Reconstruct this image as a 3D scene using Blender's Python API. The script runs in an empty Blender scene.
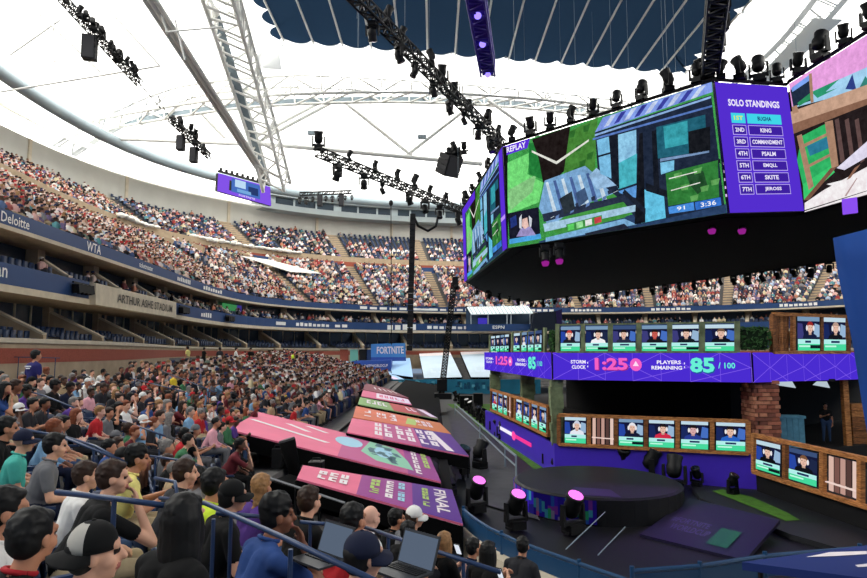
import bpy, bmesh, math, random
import numpy as np
from mathutils import Vector, Matrix, Euler
random.seed(7); rng = np.random.default_rng(7)
SC = bpy.context.scene
COL = SC.collection
# ---------------------------------------------------------------- camera (eye at the origin, court floor at z = -5.1)
F = 620.0
PITCH = math.atan(63.0 / F)
cam_d = bpy.data.cameras.new('camera'); cam = bpy.data.objects.new('camera', cam_d); COL.objects.link(cam)
cam_d.sensor_width = 36.0; cam_d.lens = 36.0 * F / 867.0
cam_d.clip_start = 0.05; cam_d.clip_end = 1000
cam.rotation_euler = (math.pi / 2 + PITCH, 0, 0)
SC.camera = cam
# ---------------------------------------------------------------- sky, sun, exposure
world = bpy.data.worlds.new('World'); SC.world = world; world.use_nodes = True
bg = world.node_tree.nodes['Background']
bg.inputs[0].default_value = (0.42, 0.55, 0.75, 1); bg.inputs[1].default_value = 0.55
sun_d = bpy.data.lights.new('sun', 'SUN'); sun = bpy.data.objects.new('sun', sun_d); COL.objects.link(sun)
sun_d.energy = 24.0; sun_d.angle = math.radians(2); sun_d.color = (1, .975, .94)
sun.rotation_euler = (math.radians(14), math.radians(-10), 0); sun.location = (0, 40, 80)
SC.view_settings.view_transform = 'Standard'; SC.view_settings.look = 'None'
SC.view_settings.exposure = 0.0; SC.view_settings.gamma = 1.0; SC.view_settings.use_curve_mapping = False
# ---------------------------------------------------------------- projection helpers (pixels of the photograph to points in the place)
CP, SP = math.cos(PITCH), math.sin(PITCH)
def ray(px, py):
    u = (px - 433.5) / F; v = (289.0 - py) / F
    return Vector((u, CP - v * SP, SP + v * CP))
def U(px, py, d):
    r = ray(px, py); return r * (d / r.y)
def Z(px, py, z):
    r = ray(px, py); return r * (z / r.z)
def proj(p):
    x, y, z = p[0], p[1], p[2]
    dep = y * CP + z * SP; up = -y * SP + z * CP
    if dep < .05: return (-9999, -9999)
    return (433.5 + F * x / dep, 289 - F * up / dep)
def onplane(px, py, o, n):
    r = ray(px, py); return r * (o.dot(n) / r.dot(n))
# ---------------------------------------------------------------- materials
def lin(c):
    return tuple(((x / 255.) / 12.92 if x / 255. <= .04045 else ((x / 255. + .055) / 1.055) ** 2.4) for x in c)
_m = {}
def mat(name, rgb, rough=.7, metal=0, noise=0, nscale=8, bump=0, spec=.3):
    if name in _m: return _m[name]
    m = bpy.data.materials.new(name); m.use_nodes = True; nt = m.node_tree
    b = nt.nodes['Principled BSDF']; c = lin(rgb) + (1,)
    b.inputs['Base Color'].default_value = c; b.inputs['Roughness'].default_value = rough
    b.inputs['Metallic'].default_value = metal; b.inputs['Specular IOR Level'].default_value = spec
    if noise or bump:
        tc = nt.nodes.new('ShaderNodeTexCoord'); n = nt.nodes.new('ShaderNodeTexNoise')
        n.inputs['Scale'].default_value = nscale; n.inputs['Detail'].default_value = 5
        nt.links.new(tc.outputs['Object'], n.inputs['Vector'])
        if noise:
            r = nt.nodes.new('ShaderNodeValToRGB')
            r.color_ramp.elements[0].position = .3; r.color_ramp.elements[1].position = .7
            r.color_ramp.elements[0].color = tuple(x * (1 - noise) for x in c[:3]) + (1,)
            r.color_ramp.elements[1].color = tuple(min(1, x * (1 + noise)) for x in c[:3]) + (1,)
            nt.links.new(n.outputs['Fac'], r.inputs['Fac']); nt.links.new(r.outputs['Color'], b.inputs['Base Color'])
        if bump:
            bp = nt.nodes.new('ShaderNodeBump'); bp.inputs['Strength'].default_value = bump
            nt.links.new(n.outputs['Fac'], bp.inputs['Height']); nt.links.new(bp.outputs['Normal'], b.inputs['Normal'])
    _m[name] = m; return m
def emis(rgb, s=1.0, tag='led'):
    k = '%s_%d_%d_%d_%g' % ((tag,) + tuple(int(x) for x in rgb) + (s,))
    if k in _m: return _m[k]
    m = bpy.data.materials.new(k); m.use_nodes = True; nt = m.node_tree; nt.nodes.clear()
    o = nt.nodes.new('ShaderNodeOutputMaterial'); e = nt.nodes.new('ShaderNodeEmission')
    e.inputs[0].default_value = lin(rgb) + (1,); e.inputs[1].default_value = s
    nt.links.new(e.outputs[0], o.inputs[0]); _m[k] = m; return m
def picture(rgb, s=1.0, scale=2.6, amt=.35):
    """LED picture colour with fine mottling, as in a rendered game picture"""
    k = 'picture_%d_%d_%d' % tuple(int(x) for x in rgb)
    if k in _m: return _m[k]
    m = emis(rgb, s, 'pic'); m.name = k; nt = m.node_tree; e = [n for n in nt.nodes if n.type == 'EMISSION'][0]
    tc = nt.nodes.new('ShaderNodeTexCoord'); n = nt.nodes.new('ShaderNodeTexNoise'); n.inputs['Scale'].default_value = scale; n.inputs['Detail'].default_value = 8; n.inputs['Roughness'].default_value = .75
    r = nt.nodes.new('ShaderNodeValToRGB'); c = lin(rgb); r.color_ramp.elements[0].position = .32; r.color_ramp.elements[1].position = .68
    r.color_ramp.elements[0].color = tuple(x * (1 - amt) for x in c) + (1,); r.color_ramp.elements[1].color = tuple(min(1, x * (1 + amt) + .01) for x in c) + (1,)
    nt.links.new(tc.outputs['Object'], n.inputs['Vector']); nt.links.new(n.outputs['Fac'], r.inputs[0]); nt.links.new(r.outputs[0], e.inputs[0]); _m[k] = m; return m
def wood_mat(name, c1, c2, scale=3):
    if name in _m: return _m[name]
    m = mat(name, c1, .65); nt = m.node_tree; b = nt.nodes['Principled BSDF']
    tc = nt.nodes.new('ShaderNodeTexCoord'); mp = nt.nodes.new('ShaderNodeMapping'); mp.inputs['Scale'].default_value = (1, 1, 6)
    w = nt.nodes.new('ShaderNodeTexNoise'); w.inputs['Scale'].default_value = scale; w.inputs['Detail'].default_value = 8; w.inputs['Distortion'].default_value = 1.5
    r = nt.nodes.new('ShaderNodeValToRGB'); r.color_ramp.elements[0].position = .35; r.color_ramp.elements[1].position = .65
    r.color_ramp.elements[0].color = lin(c2) + (1,); r.color_ramp.elements[1].color = lin(c1) + (1,)
    nt.links.new(tc.outputs['Object'], mp.inputs[0]); nt.links.new(mp.outputs[0], w.inputs['Vector'])
    nt.links.new(w.outputs['Fac'], r.inputs[0]); nt.links.new(r.outputs[0], b.inputs['Base Color']); return m
def trans_mat(name, rgb, t, diff=.8):
    m = bpy.data.materials.new(name); m.use_nodes = True; nt = m.node_tree; nt.nodes.clear()
    o = nt.nodes.new('ShaderNodeOutputMaterial'); a = nt.nodes.new('ShaderNodeBsdfTranslucent'); d = nt.nodes.new('ShaderNodeBsdfDiffuse')
    mx = nt.nodes.new('ShaderNodeMixShader'); c = lin(rgb) + (1,)
    a.inputs[0].default_value = c; d.inputs[0].default_value = tuple(x * diff for x in c[:3]) + (1,); mx.inputs[0].default_value = t
    nt.links.new(d.outputs[0], mx.inputs[1]); nt.links.new(a.outputs[0], mx.inputs[2]); nt.links.new(mx.outputs[0], o.inputs[0])
    _m[name] = m; return m
def attr_mat(name, rough=.85):
    m = bpy.data.materials.new(name); m.use_nodes = True; nt = m.node_tree; b = nt.nodes['Principled BSDF']
    a = nt.nodes.new('ShaderNodeAttribute'); a.attribute_name = 'Col'
    nt.links.new(a.outputs['Color'], b.inputs['Base Color']); b.inputs['Roughness'].default_value = rough; b.inputs['Specular IOR Level'].default_value = .1
    _m[name] = m; return m
# ---------------------------------------------------------------- object helpers
def tag(o, label=None, cat=None, group=None, kind=None):
    if label: o['label'] = label
    if cat: o['category'] = cat
    if group: o['group'] = group
    if kind: o['kind'] = kind
    return o
def thing(name, label, cat, loc=(0, 0, 0), rotz=0, group=None, kind=None):
    o = bpy.data.objects.new(name, None); COL.objects.link(o); o.location = loc; o.rotation_euler = (0, 0, rotz)
    o.empty_display_size = .2
    return tag(o, label, cat, group, kind)
def link(name, me, parent=None, loc=None, mtx=None):
    o = bpy.data.objects.new(name, me); COL.objects.link(o)
    if parent: o.parent = parent
    if mtx is not None: o.matrix_local = mtx
    elif loc is not None: o.location = loc
    return o
class M:
    def __init__(s): s.v = []; s.f = []; s.mi = []; s.m = []
    def slot(s, m):
        if m not in s.m: s.m.append(m)
        return s.m.index(m)
    def add(s, vs, fs, m):
        b = len(s.v); i = s.slot(m); s.v.extend([tuple(x) for x in vs])
        for f in fs: s.f.append(tuple(b + k for k in f)); s.mi.append(i)
    def box(s, c, sz, m, rot=None):
        vs = [Vector((x * sz[0] / 2, y * sz[1] / 2, z * sz[2] / 2)) for x in (-1, 1) for y in (-1, 1) for z in (-1, 1)]
        if rot is not None: vs = [rot @ v for v in vs]
        s.add([v + Vector(c) for v in vs], [(0, 1, 3, 2), (4, 6, 7, 5), (0, 4, 5, 1), (2, 3, 7, 6), (0, 2, 6, 4), (1, 5, 7, 3)], m)
    def bar(s, a, b, w, h, m, up=Vector((0, 0, 1))):     # square bar from a to b
        a = Vector(a); b = Vector(b); d = (b - a).normalized()
        x = d.cross(up)
        if x.length < 1e-4: x = Vector((1, 0, 0))
        x.normalize(); y = x.cross(d).normalized()
        vs = [p + x * (i * w / 2) + y * (j * h / 2) for p in (a, b) for i, j in ((-1, -1), (1, -1), (1, 1), (-1, 1))]
        s.add(vs, [(0, 3, 2, 1), (4, 5, 6, 7), (0, 1, 5, 4), (1, 2, 6, 5), (2, 3, 7, 6), (3, 0, 4, 7)], m)
    def tube(s, pts, r, m, n=8, r2=None):
        pts = [Vector(p) for p in pts]; rings = []
        for i, p in enumerate(pts):
            d = (pts[min(i + 1, len(pts) - 1)] - pts[max(i - 1, 0)]).normalized()
            x = d.cross(Vector((0, 0, 1)))
            if x.length < 1e-3: x = d.cross(Vector((0, 1, 0)))
            x.normalize(); y = x.cross(d)
            rr = r if r2 is None else r + (r2 - r) * i / (len(pts) - 1)
            rings.append([p + (x * math.cos(2 * math.pi * k / n) + y * math.sin(2 * math.pi * k / n)) * rr for k in range(n)])
        vs = [v for q in rings for v in q]; fs = []
        for i in range(len(pts) - 1):
            for k in range(n): fs.append((i * n + k, i * n + (k + 1) % n, (i + 1) * n + (k + 1) % n, (i + 1) * n + k))
        fs.append(tuple(range(n))[::-1]); fs.append(tuple((len(pts) - 1) * n + k for k in range(n)))
        s.add(vs, fs, m)
    def ell(s, c, r, m, rot=None, nu=12, nv=8, jit=0, seed=0):
        rr = random.Random(seed); c = Vector(c); vs = []; fs = []
        for j in range(1, nv):
            t = math.pi * j / nv
            for i in range(nu):
                a = 2 * math.pi * i / nu; q = 1 + rr.uniform(-jit, jit)
                vs.append(Vector((r[0] * math.sin(t) * math.cos(a) * q, r[1] * math.sin(t) * math.sin(a) * q, r[2] * math.cos(t) * q)))
        vs.append(Vector((0, 0, r[2]))); vs.append(Vector((0, 0, -r[2]))); T = len(vs) - 2
        for j in range(nv - 2):
            for i in range(nu): fs.append((j * nu + i, (j + 1) * nu + i, (j + 1) * nu + (i + 1) % nu, j * nu + (i + 1) % nu))
        for i in range(nu): fs.append((T, i, (i + 1) % nu)); fs.append((T + 1, (nv - 2) * nu + (i + 1) % nu, (nv - 2) * nu + i))
        if rot is not None: vs = [rot @ v for v in vs]
        s.add([v + c for v in vs], fs, m)
    def lathe(s, prof, m, c=(0, 0, 0), n=14, rot=None):   # prof: (radius, z)
        vs = []; fs = []; c = Vector(c)
        for (r, z) in prof:
            for k in range(n): vs.append(Vector((r * math.cos(2 * math.pi * k / n), r * math.sin(2 * math.pi * k / n), z)))
        for i in range(len(prof) - 1):
            for k in range(n): fs.append((i * n + k, i * n + (k + 1) % n, (i + 1) * n + (k + 1) % n, (i + 1) * n + k))
        fs.append(tuple(range(n))[::-1]); fs.append(tuple((len(prof) - 1) * n + k for k in range(n)))
        if rot is not None: vs = [rot @ v for v in vs]
        s.add([v + c for v in vs], fs, m)
    def slab(s, poly, n, t, m):                             # polygon extruded by t along n
        poly = [Vector(p) for p in poly]; n = Vector(n).normalized() * t; k = len(poly)
        s.add(poly + [p + n for p in poly], [tuple(range(k))[::-1], tuple(range(k, 2 * k))] + [(i, (i + 1) % k, k + (i + 1) % k, k + i) for i in range(k)], m)
    def mesh(s, name, org=(0, 0, 0), smooth=False):
        me = bpy.data.meshes.new(name); o = Vector(org)
        me.from_pydata([(x - o.x, y - o.y, z - o.z) for x, y, z in s.v], [], s.f)
        for m in s.m: me.materials.append(m)
        me.polygons.foreach_set('material_index', s.mi)
        if smooth: me.polygons.foreach_set('use_smooth', [True] * len(s.f))
        me.update(); return me
    def build(s, name, parent=None, org=None, smooth=False, label=None, cat=None, group=None, kind=None):
        """world-space vertices; a child is stored relative to its parent's location"""
        if org is None: org = parent_org(parent)
        o = link(name, s.mesh(name, org, smooth), parent)
        if not parent: o.location = org
        return tag(o, label, cat, group, kind)
def parent_org(p):
    v = Vector((0, 0, 0))
    while p: v += p.location; p = p.parent
    return v
_cyl = {}
def rod(name, a, b, r, m, parent, n=8):
    """a shared unit cylinder stretched from a to b (world space)"""
    k = (m.name, n)
    if k not in _cyl:
        q = M(); q.lathe([(1, 0), (1, 1)], m, n=n); _cyl[k] = q.mesh('rod', smooth=False)
    a = Vector(a); b = Vector(b); d = b - a; org = parent_org(parent)
    o = link(name, _cyl[k], parent)
    o.matrix_local = Matrix.Translation(a - org) @ d.to_track_quat('Z', 'Y').to_matrix().to_4x4() @ Matrix.Diagonal((r, r, d.length, 1))
    return o
def copy_tree(o, parent=None):
    c = o.copy(); COL.objects.link(c)
    if parent: c.parent = parent
    for ch in o.children: copy_tree(ch, c)
    return c
def np_mesh(name, V, T, C, m):
    """triangle mesh with a point colour attribute from numpy arrays"""
    me = bpy.data.meshes.new(name); me.vertices.add(len(V)); me.vertices.foreach_set('co', V.astype(np.float32).ravel())
    me.loops.add(len(T) * 3); me.loops.foreach_set('vertex_index', T.astype(np.int32).ravel())
    me.polygons.add(len(T)); me.polygons.foreach_set('loop_start', np.arange(len(T), dtype=np.int32) * 3)
    me.polygons.foreach_set('loop_total', np.full(len(T), 3, np.int32))
    if C is not None:
        a = me.color_attributes.new('Col', 'FLOAT_COLOR', 'POINT')
        a.data.foreach_set('color', np.concatenate([C, np.ones((len(C), 1))], 1).astype(np.float32).ravel())
    me.materials.append(m); me.update(calc_edges=True); return me
ORD = 'first second third fourth fifth sixth seventh eighth ninth tenth eleventh twelfth thirteenth fourteenth fifteenth sixteenth seventeenth eighteenth nineteenth twentieth'.split(); ORD += ['twenty-' + w for w in ORD[:9]]
_tx = {}
def text2d(s, bold=.012):
    k = (s, bold)
    if k in _tx: return _tx[k]
    c = bpy.data.curves.new('t', 'FONT'); c.body = s; c.size = 1; c.offset = bold; c.resolution_u = 2; c.align_x = 'CENTER'; c.align_y = 'CENTER'
    o = bpy.data.objects.new('t', c); COL.objects.link(o)
    dg = bpy.context.evaluated_depsgraph_get(); me = bpy.data.meshes.new_from_object(o.evaluated_get(dg))
    vs = [(v.co.x, v.co.y) for v in me.vertices]; fs = [tuple(p.vertices) for p in me.polygons]
    bpy.data.objects.remove(o); bpy.data.curves.remove(c); bpy.data.meshes.remove(me)
    x0 = min(v[0] for v in vs); x1 = max(v[0] for v in vs); y0 = min(v[1] for v in vs); y1 = max(v[1] for v in vs)
    vs = [((x - (x0 + x1) / 2) / (x1 - x0), (y - (y0 + y1) / 2) / (y1 - y0)) for x, y in vs]
    _tx[k] = (vs, fs, (x1 - x0) / (y1 - y0)); return _tx[k]
class Screen:
    """a flat print or LED picture on a real quad: corners bl, br, tr, tl in the place"""
    def __init__(s, bl, br, tr, tl, step=.012):
        s.c = [Vector(p) for p in (bl, br, tr, tl)]; s.o = s.c[0]
        s.n = ((s.c[1] - s.c[0]).cross(s.c[3] - s.c[0])).normalized()
        if s.n.dot(s.o) > 0: s.n = -s.n
        s.step = step; s.q = M(); s.t = M()
    def uv(s, u, v, l=0):
        a = s.c[0].lerp(s.c[1], u); b = s.c[3].lerp(s.c[2], u); return a.lerp(b, v) + s.n * (s.step * l)
    def px(s, x, y, l=0): return onplane(x, y, s.o, s.n) + s.n * (s.step * l)
    def P(s, pts, m, l=1): s.q.add([s.uv(u, v, l) for u, v in pts], [tuple(range(len(pts)))], m)
    def X(s, pts, m, l=1): s.q.add([s.px(x, y, l) for x, y in pts], [tuple(range(len(pts)))], m)
    def R(s, u0, v0, u1, v1, m, l=1): s.P([(u0, v0), (u1, v0), (u1, v1), (u0, v1)], m, l)
    def E(s, u, v, ru, rv, m, l=1, n=14): s.P([(u + ru * math.cos(2 * math.pi * k / n), v + rv * math.sin(2 * math.pi * k / n)) for k in range(n)], m, l)
    def line(s, u0, v0, u1, v1, w, m, l=1):
        asp = (s.c[1] - s.c[0]).length / (s.c[3] - s.c[0]).length
        dx, dy = (u1 - u0) * asp, v1 - v0; L = math.hypot(dx, dy); nx, ny = -dy / L * w / 2, dx / L * w / 2
        s.P([(u0 + nx / asp, v0 + ny), (u0 - nx / asp, v0 - ny), (u1 - nx / asp, v1 - ny), (u1 + nx / asp, v1 + ny)], m, l)
    def T(s, txt, u, v, w, h, m, l=2, bold=.012, rot=0):
        vs, fs, asp = text2d(txt, bold)
        if rot: vs = [(-y, x) if rot > 0 else (y, -x) for x, y in vs]
        s.t.add([s.uv(u + x * w, v + y * h, l) for x, y in vs], fs, m)
    def done(s, parent, name='screen_image'):
        o = None
        if s.q.v: o = s.q.build(name, parent)
        if s.t.v: s.t.build('lettering', parent)
        return o
# ---------------------------------------------------------------- shared materials
CONC = mat('concrete_tan', (170, 150, 124), .85, noise=.12, nscale=2, bump=.1)
CONC_L = mat('concrete_pale', (200, 188, 166), .85, noise=.1, nscale=2)
CONC_D = mat('concrete_grey', (120, 116, 110), .9, noise=.15, nscale=1.5)
TREAD = mat('tread_grey', (105, 103, 102), .9, noise=.15, nscale=2)
BRICKRED = mat('brick_red', (150, 78, 62), .85, noise=.15, nscale=14)
NAVY = mat('fascia_navy', (38, 66, 112), .5, noise=.05, nscale=1)
SEATBLUE = mat('seat_blue', (34, 50, 80), .45)
RAILBLUE = mat('rail_blue', (44, 62, 96), .35)
WHITE = mat('white_paint', (235, 234, 230), .5)
STEEL = mat('white_steel', (214, 214, 210), .5, noise=.05, nscale=.6)
STEELG = mat('grey_steel', (126, 140, 148), .5, noise=.08, nscale=.5)
DUCT = mat('grey_duct', (150, 164, 170), .45, metal=.2, noise=.06, nscale=.4)
BLACK = mat('black_metal', (9, 9, 11), .55)
BLACKCLOTH = mat('black_cloth', (7, 7, 8), .95, spec=.1)
GLASSD = mat('suite_glass', (66, 76, 86), .15, spec=.5)
WALLG = mat('wall_grey', (196, 194, 186), .8, noise=.05, nscale=.4)
PURPLE = mat('purple_vinyl', (78, 44, 170), .5)
COURT = mat('court_black', (10, 10, 13), .5, noise=.2, nscale=.6)
TURF = mat('green_turf', (72, 116, 34), .9, noise=.25, nscale=6)
TEAL = mat('teal_banner', (36, 118, 148), .6, noise=.35, nscale=.35)
MEMB = trans_mat('roof_membrane', (252, 252, 248), .55)
NAVYROOF = trans_mat('added_roof_fabric', (36, 56, 78), .09, .8)
# ---------------------------------------------------------------- plan of the bowl: the line of the upper fascia
def chaikin(p, n=2):
    for _ in range(n):
        q = [p[0]]
        for a, b in zip(p[:-1], p[1:]): q += [a.lerp(b, .25), a.lerp(b, .75)]
        p = q + [p[-1]]
    return p
def resample(p, step):
    L = [0]
    for a, b in zip(p[:-1], p[1:]): L.append(L[-1] + (b - a).length)
    n = max(2, int(round(L[-1] / step))); out = []; j = 0
    for i in range(n + 1):
        s = L[-1] * i / n
        while j < len(L) - 2 and L[j + 1] < s: j += 1
        out.append(p[j].lerp(p[j + 1], (s - L[j]) / (L[j + 1] - L[j])))
    return out, L[-1] / n
raw = [(-19.6, -40), (-20.3, 0), (-21.4, 30), (-23, 50), (-24.6, 70), (-22.5, 84), (-12, 95), (4, 100), (22, 101), (36, 98.5), (48, 93), (57, 84), (63, 70), (66, 45), (66, -30)]
PATH, PSTEP = resample(chaikin([Vector(p) for p in raw], 3), 1.0)
NP_ = len(PATH); NORM = []
for i in range(NP_):
    d = (PATH[min(i + 2, NP_ - 1)] - PATH[max(i - 2, 0)]).normalized(); NORM.append(Vector((-d.y, d.x)))
def at(s, off, z=0):
    i = max(0, min(NP_ - 1.001, s / PSTEP)); j = int(i); t = i - j
    p = PATH[j].lerp(PATH[j + 1], t); n = NORM[j].lerp(NORM[j + 1], t).normalized()
    return Vector((p.x + n.x * off, p.y + n.y * off, z))
def dirn(s):
    i = max(0, min(NP_ - 2, int(s / PSTEP))); return NORM[i]
SLEN = PSTEP * (NP_ - 1)
def s_of_px(px, off, z=0):
    """where along the bowl (from the left side to the far end) a vertical pixel column is met"""
    best = None
    for i in range(0, NP_ * 2):
        s = i * PSTEP / 2; p = at(s, off, z)
        if p.y < 3: continue
        e = abs(proj(p)[0] - px)
        if best is None or e < best[0]: best = (e, s)
    return best[1]
S0 = s_of_px(-230, 0); S1 = s_of_px(930, 0) + 25
def sweep(q, prof, m, s0=S0, s1=S1, step=2.0):
    n = max(1, int((s1 - s0) / step)); k = len(prof)
    ss = [s0 + (s1 - s0) * i / n for i in range(n + 1)]
    vs = [at(s, o, z) for s in ss for o, z in prof]
    fs = [(i * k + j, (i + 1) * k + j, (i + 1) * k + j + 1, i * k + j + 1) for i in range(n) for j in range(k - 1)]
    q.add(vs, fs, m)
def struct(q, name, label, cat='structure', smooth=False, parent=None):
    return q.build(name, parent, smooth=smooth, label=label if not parent else None, cat=cat if not parent else None, kind='structure' if not parent else None)
# court floor
q = M(); q.add([(-60, -40, -5.1), (110, -40, -5.1), (110, 150, -5.1), (-60, 150, -5.1)], [(0, 1, 2, 3)], COURT)
struct(q, 'floor', 'black covered court floor around the stage', 'floor')
# upper tiers: stepped concrete
def steps(o0, z0, n, pitch, rise):
    p = []
    for k in range(n): p += [(o0 + k * pitch, z0 + k * rise), (o0 + (k + 1) * pitch, z0 + k * rise)]
    return p
T1 = dict(o=.5, z=6.75, n=18, p=.83, r=.475)      # lower of the two upper tiers
T2 = dict(o=16.4, z=16.4, n=13, p=.8, r=.5)
q = M(); sweep(q, [(.2, 6.75)] + steps(T1['o'], T1['z'], T1['n'], T1['p'], T1['r']) + [(15.44, 15.4)], TREAD)
struct(q, 'seating_tier_middle', 'stepped concrete of the middle seating tier above the blue fascia', 'stand')
q = M(); sweep(q, [(16.2, 16.4)] + steps(T2['o'], T2['z'], T2['n'], T2['p'], T2['r']) + [(26.8, 22.6)], TREAD)
struct(q, 'seating_tier_upper', 'stepped concrete of the topmost seating tier under the roof', 'stand')
q = M(); sweep(q, [(15.44, 14.9), (15.44, 16.9), (15.7, 16.9), (15.7, 16.0), (16.3, 16.0)], CONC)
struct(q, 'wall_middle', 'low tan wall between the two upper seating tiers', 'wall')
q = M(); sweep(q, [(15.40, 15.2), (15.40, 16.0)], BRICKRED, s_of_px(190, 15), S1)
struct(q, 'trim_1', 'brick coloured strip along the low tan wall between the upper tiers', 'trim')
q = M(); sweep(q, [(26.8, 22.4), (26.8, 26.6), (27.3, 26.6), (28, 27.2), (33, 27.6)], WALLG)
struct(q, 'wall_back', 'pale grey wall closing the top of the upper tier', 'wall')
for i, s in enumerate(np.arange(S0, S1, 9.0)):
    q = M(); a = at(s, 26.7, 22.4); b = at(s, 26.7, 26.6); q.bar(a, b, .5, .2, CONC_L, up=Vector((dirn(s).x, dirn(s).y, 0)))
    tag(q.build('wall_pilaster', kind='structure'), 'flat pilaster on the pale grey top wall', 'pilaster', 'pilasters along the top wall')
# stairs (aisles) in the upper tiers
AISLES = list(np.arange(S0 + 5.5, S1, 11.0))
def aisle(o0, z0, n, p, r, s):
    q = M()
    for k in range(n):
        a = at(s - .6, o0 + k * p + .02, z0 + k * r); b = at(s + .6, o0 + k * p + .02, z0 + k * r); c = at(s + .6, o0 + (k + 1) * p, z0 + k * r); d = at(s - .6, o0 + (k + 1) * p, z0 + k * r)
        q.slab([a, b, c, d], (0, 0, 1), r * .55, CONC)
    return q
for s in AISLES:
    pm = proj(at(s, 8, 11))
    if -150 < pm[0] < 1000:
        tag(aisle(T1['o'], T1['z'], T1['n'], T1['p'], T1['r'], s).build('stairway', kind='structure'), 'concrete stairway climbing the middle seating tier', 'stairs', 'stairways of the middle tier')
        tag(aisle(T2['o'], T2['z'], T2['n'], T2['p'], T2['r'], s).build('stairway', kind='structure'), 'concrete stairway climbing the topmost seating tier', 'stairs', 'stairways of the upper tier')
# vomitories: tan parapets with a dark opening
for px in (168, 252, 372, 432, 560, 700):
    s = s_of_px(px, 14.5)
    t = thing('stand_portal', 'tan walled stairwell opening at the low wall between the upper tiers', 'portal', at(s, 14, 13.2), group='stairwell openings between the tiers', kind='structure')
    q = M(); nn = Vector((dirn(s).x, dirn(s).y, 0))
    for e in (-2.0, 2.0): q.bar(at(s + e, 12.2, 13.7), at(s + e, 15.5, 14.7), .3, 2.6, CONC)
    q.build('side_wall', t)
    q = M(); q.bar(at(s - 1.9, 14.2, 14.3), at(s + 1.9, 14.2, 14.3), .1, 2.2, NAVY); q.build('opening', t)
# suites: two levels, partitions, glass, fascias
q = M(); sweep(q, [(0, 6.35), (0, 7.15), (.2, 7.15), (.2, 6.75)], NAVY); sweep(q, [(-.06, 6.15), (-.06, 6.37), (0, 6.37)], CONC_L); sweep(q, [(-.06, 6.15), (6.2, 6.15)], CONC)
FAS_U = struct(q, 'fascia_upper', 'upper navy blue fascia band with sponsor lettering', 'fascia')
q = M(); sweep(q, [(-.1, 3.35), (-.1, 4.45), (.15, 4.45), (.15, 4.1)], NAVY); sweep(q, [(-.16, 3.0), (-.16, 3.37), (-.1, 3.37)], CONC_L); sweep(q, [(-.16, 3.0), (6.2, 3.0)], CONC)
FAS_L = struct(q, 'fascia_lower', 'lower navy blue fascia band with sponsor lettering', 'fascia')
def woff(y):
    t = max(0., min(1., (y - 26) / 36.)); t = t * t * (3 - 2 * t); return -5.6 * (1 - t) - .35 * t
def sweepw(q, prof, m):
    ss = np.arange(S0, S1, 2.0); k = len(prof); vs = []
    for s in ss:
        w = woff(at(s, 0).y) if at(s, 0).x < 0 else -.35
        for o, z in prof: vs.append(at(s, w + o if o < 3 else .3, z))
    q.add(vs, [(i * k + j, (i + 1) * k + j, (i + 1) * k + j + 1, i * k + j + 1) for i in range(len(ss) - 1) for j in range(k - 1)], m)
q = M(); sweepw(q, [(0, -2.6), (0, .34)], CONC); sweepw(q, [(-.1, .34), (-.1, .52), (9, .52)], CONC_L)
struct(q, 'wall_concourse', 'tan concrete wall at the head of the lower stand', 'wall')
q = M(); sweepw(q, [(-.02, -.42), (-.02, .14)], BRICKRED)
struct(q, 'trim_2', 'brick red strip on the wall at the head of the lower stand', 'trim')
for nm, z0, lab in (('suite_floor_lower', .3, 'stepped floor of the lower suite level'), ('suite_floor_upper', 4.1, 'stepped floor of the upper suite level')):
    q = M(); sweep(q, steps(.1, z0, 4, .9, .22 if z0 < 1 else .15) + [(6.2, z0 + .9 if z0 < 1 else z0 + .5)], TREAD); struct(q, nm, lab, 'floor')
q = M(); sweep(q, [(3.9, .7), (3.9, 3.0)], GLASSD); struct(q, 'window_1', 'dark glass front of the lower suites', 'window')
q = M(); sweep(q, [(2.6, 4.1), (2.6, 6.15)], GLASSD); struct(q, 'window_2', 'dark glass front of the upper suites', 'window')
SUITE_S = list(np.arange(S0 + 1.0, S1, 7.2))
def partition(s, z0, z1, first):
    d = dirn(s); tdir = Vector((d.y, -d.x, 0))
    prof = [(0, z0), (0, z0 + .45), (.35, z0 + .62), (3.5, z1 - .35), (3.5, z1), (4.2, z1), (4.2, z0)] if z0 < 2 else [(0, z0), (0, z0 + .14), (.2, z0 + .2), (1.9, z1 - .5), (1.9, z1), (2.7, z1), (2.7, z0)]
    if z0 > 2:
        q = M(); q.slab([at(s, o, z) - tdir * .2 for o, z in prof], tdir, .4, CONC); q.bar(at(s, .0, z0 + .16), at(s, .33, z0 + .24), .5, .1, CONC_L); q.bar(at(s, .28, z0 + .25), at(s, 1.9, z1 - .45), .5, .13, CONC_L); q.box(at(s, 2.1, (z0 + z1) / 2), (.7, .7, z1 - z0), CONC); return q
    q = M(); q.slab([at(s, o, z) - tdir * .16 for o, z in prof], tdir, .32, CONC)
    # pale coping along the sloping edge
    q.bar(at(s, .02, z0 + .5), at(s, .38, z0 + .66), .44, .1, CONC_L); q.bar(at(s, .33, z0 + .65), at(s, 3.5, z1 - .31), .44, .12, CONC_L)
    q.box(at(s, 3.7, (z0 + z1) / 2), (.5, .5, z1 - z0), CONC)
    return q
for s in SUITE_S:
    pm = proj(at(s, 0, 2))
    if not (-260 < pm[0] < 990): continue
    tag(partition(s, .5, 3.0, 0).build('suite_partition', kind='structure'), 'tan wall with sloping pale coping between lower suites', 'partition', 'partitions of the lower suites')
    tag(partition(s + 2.4, 4.4, 6.15, 0).build('suite_partition', kind='structure'), 'tan wall with sloping pale coping between upper suites', 'partition', 'partitions of the upper suites')
    q = M()
    for e in (1.8, 3.6, 5.4): q.bar(at(s + e, 3.8, .9), at(s + e, 3.8, 3.0), .1, .08, CONC_L)
    tag(q.build('window_mullion', kind='structure'), 'slim pale mullions in the lower suite glass', 'mullion', 'mullions of the lower suites')
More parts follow.
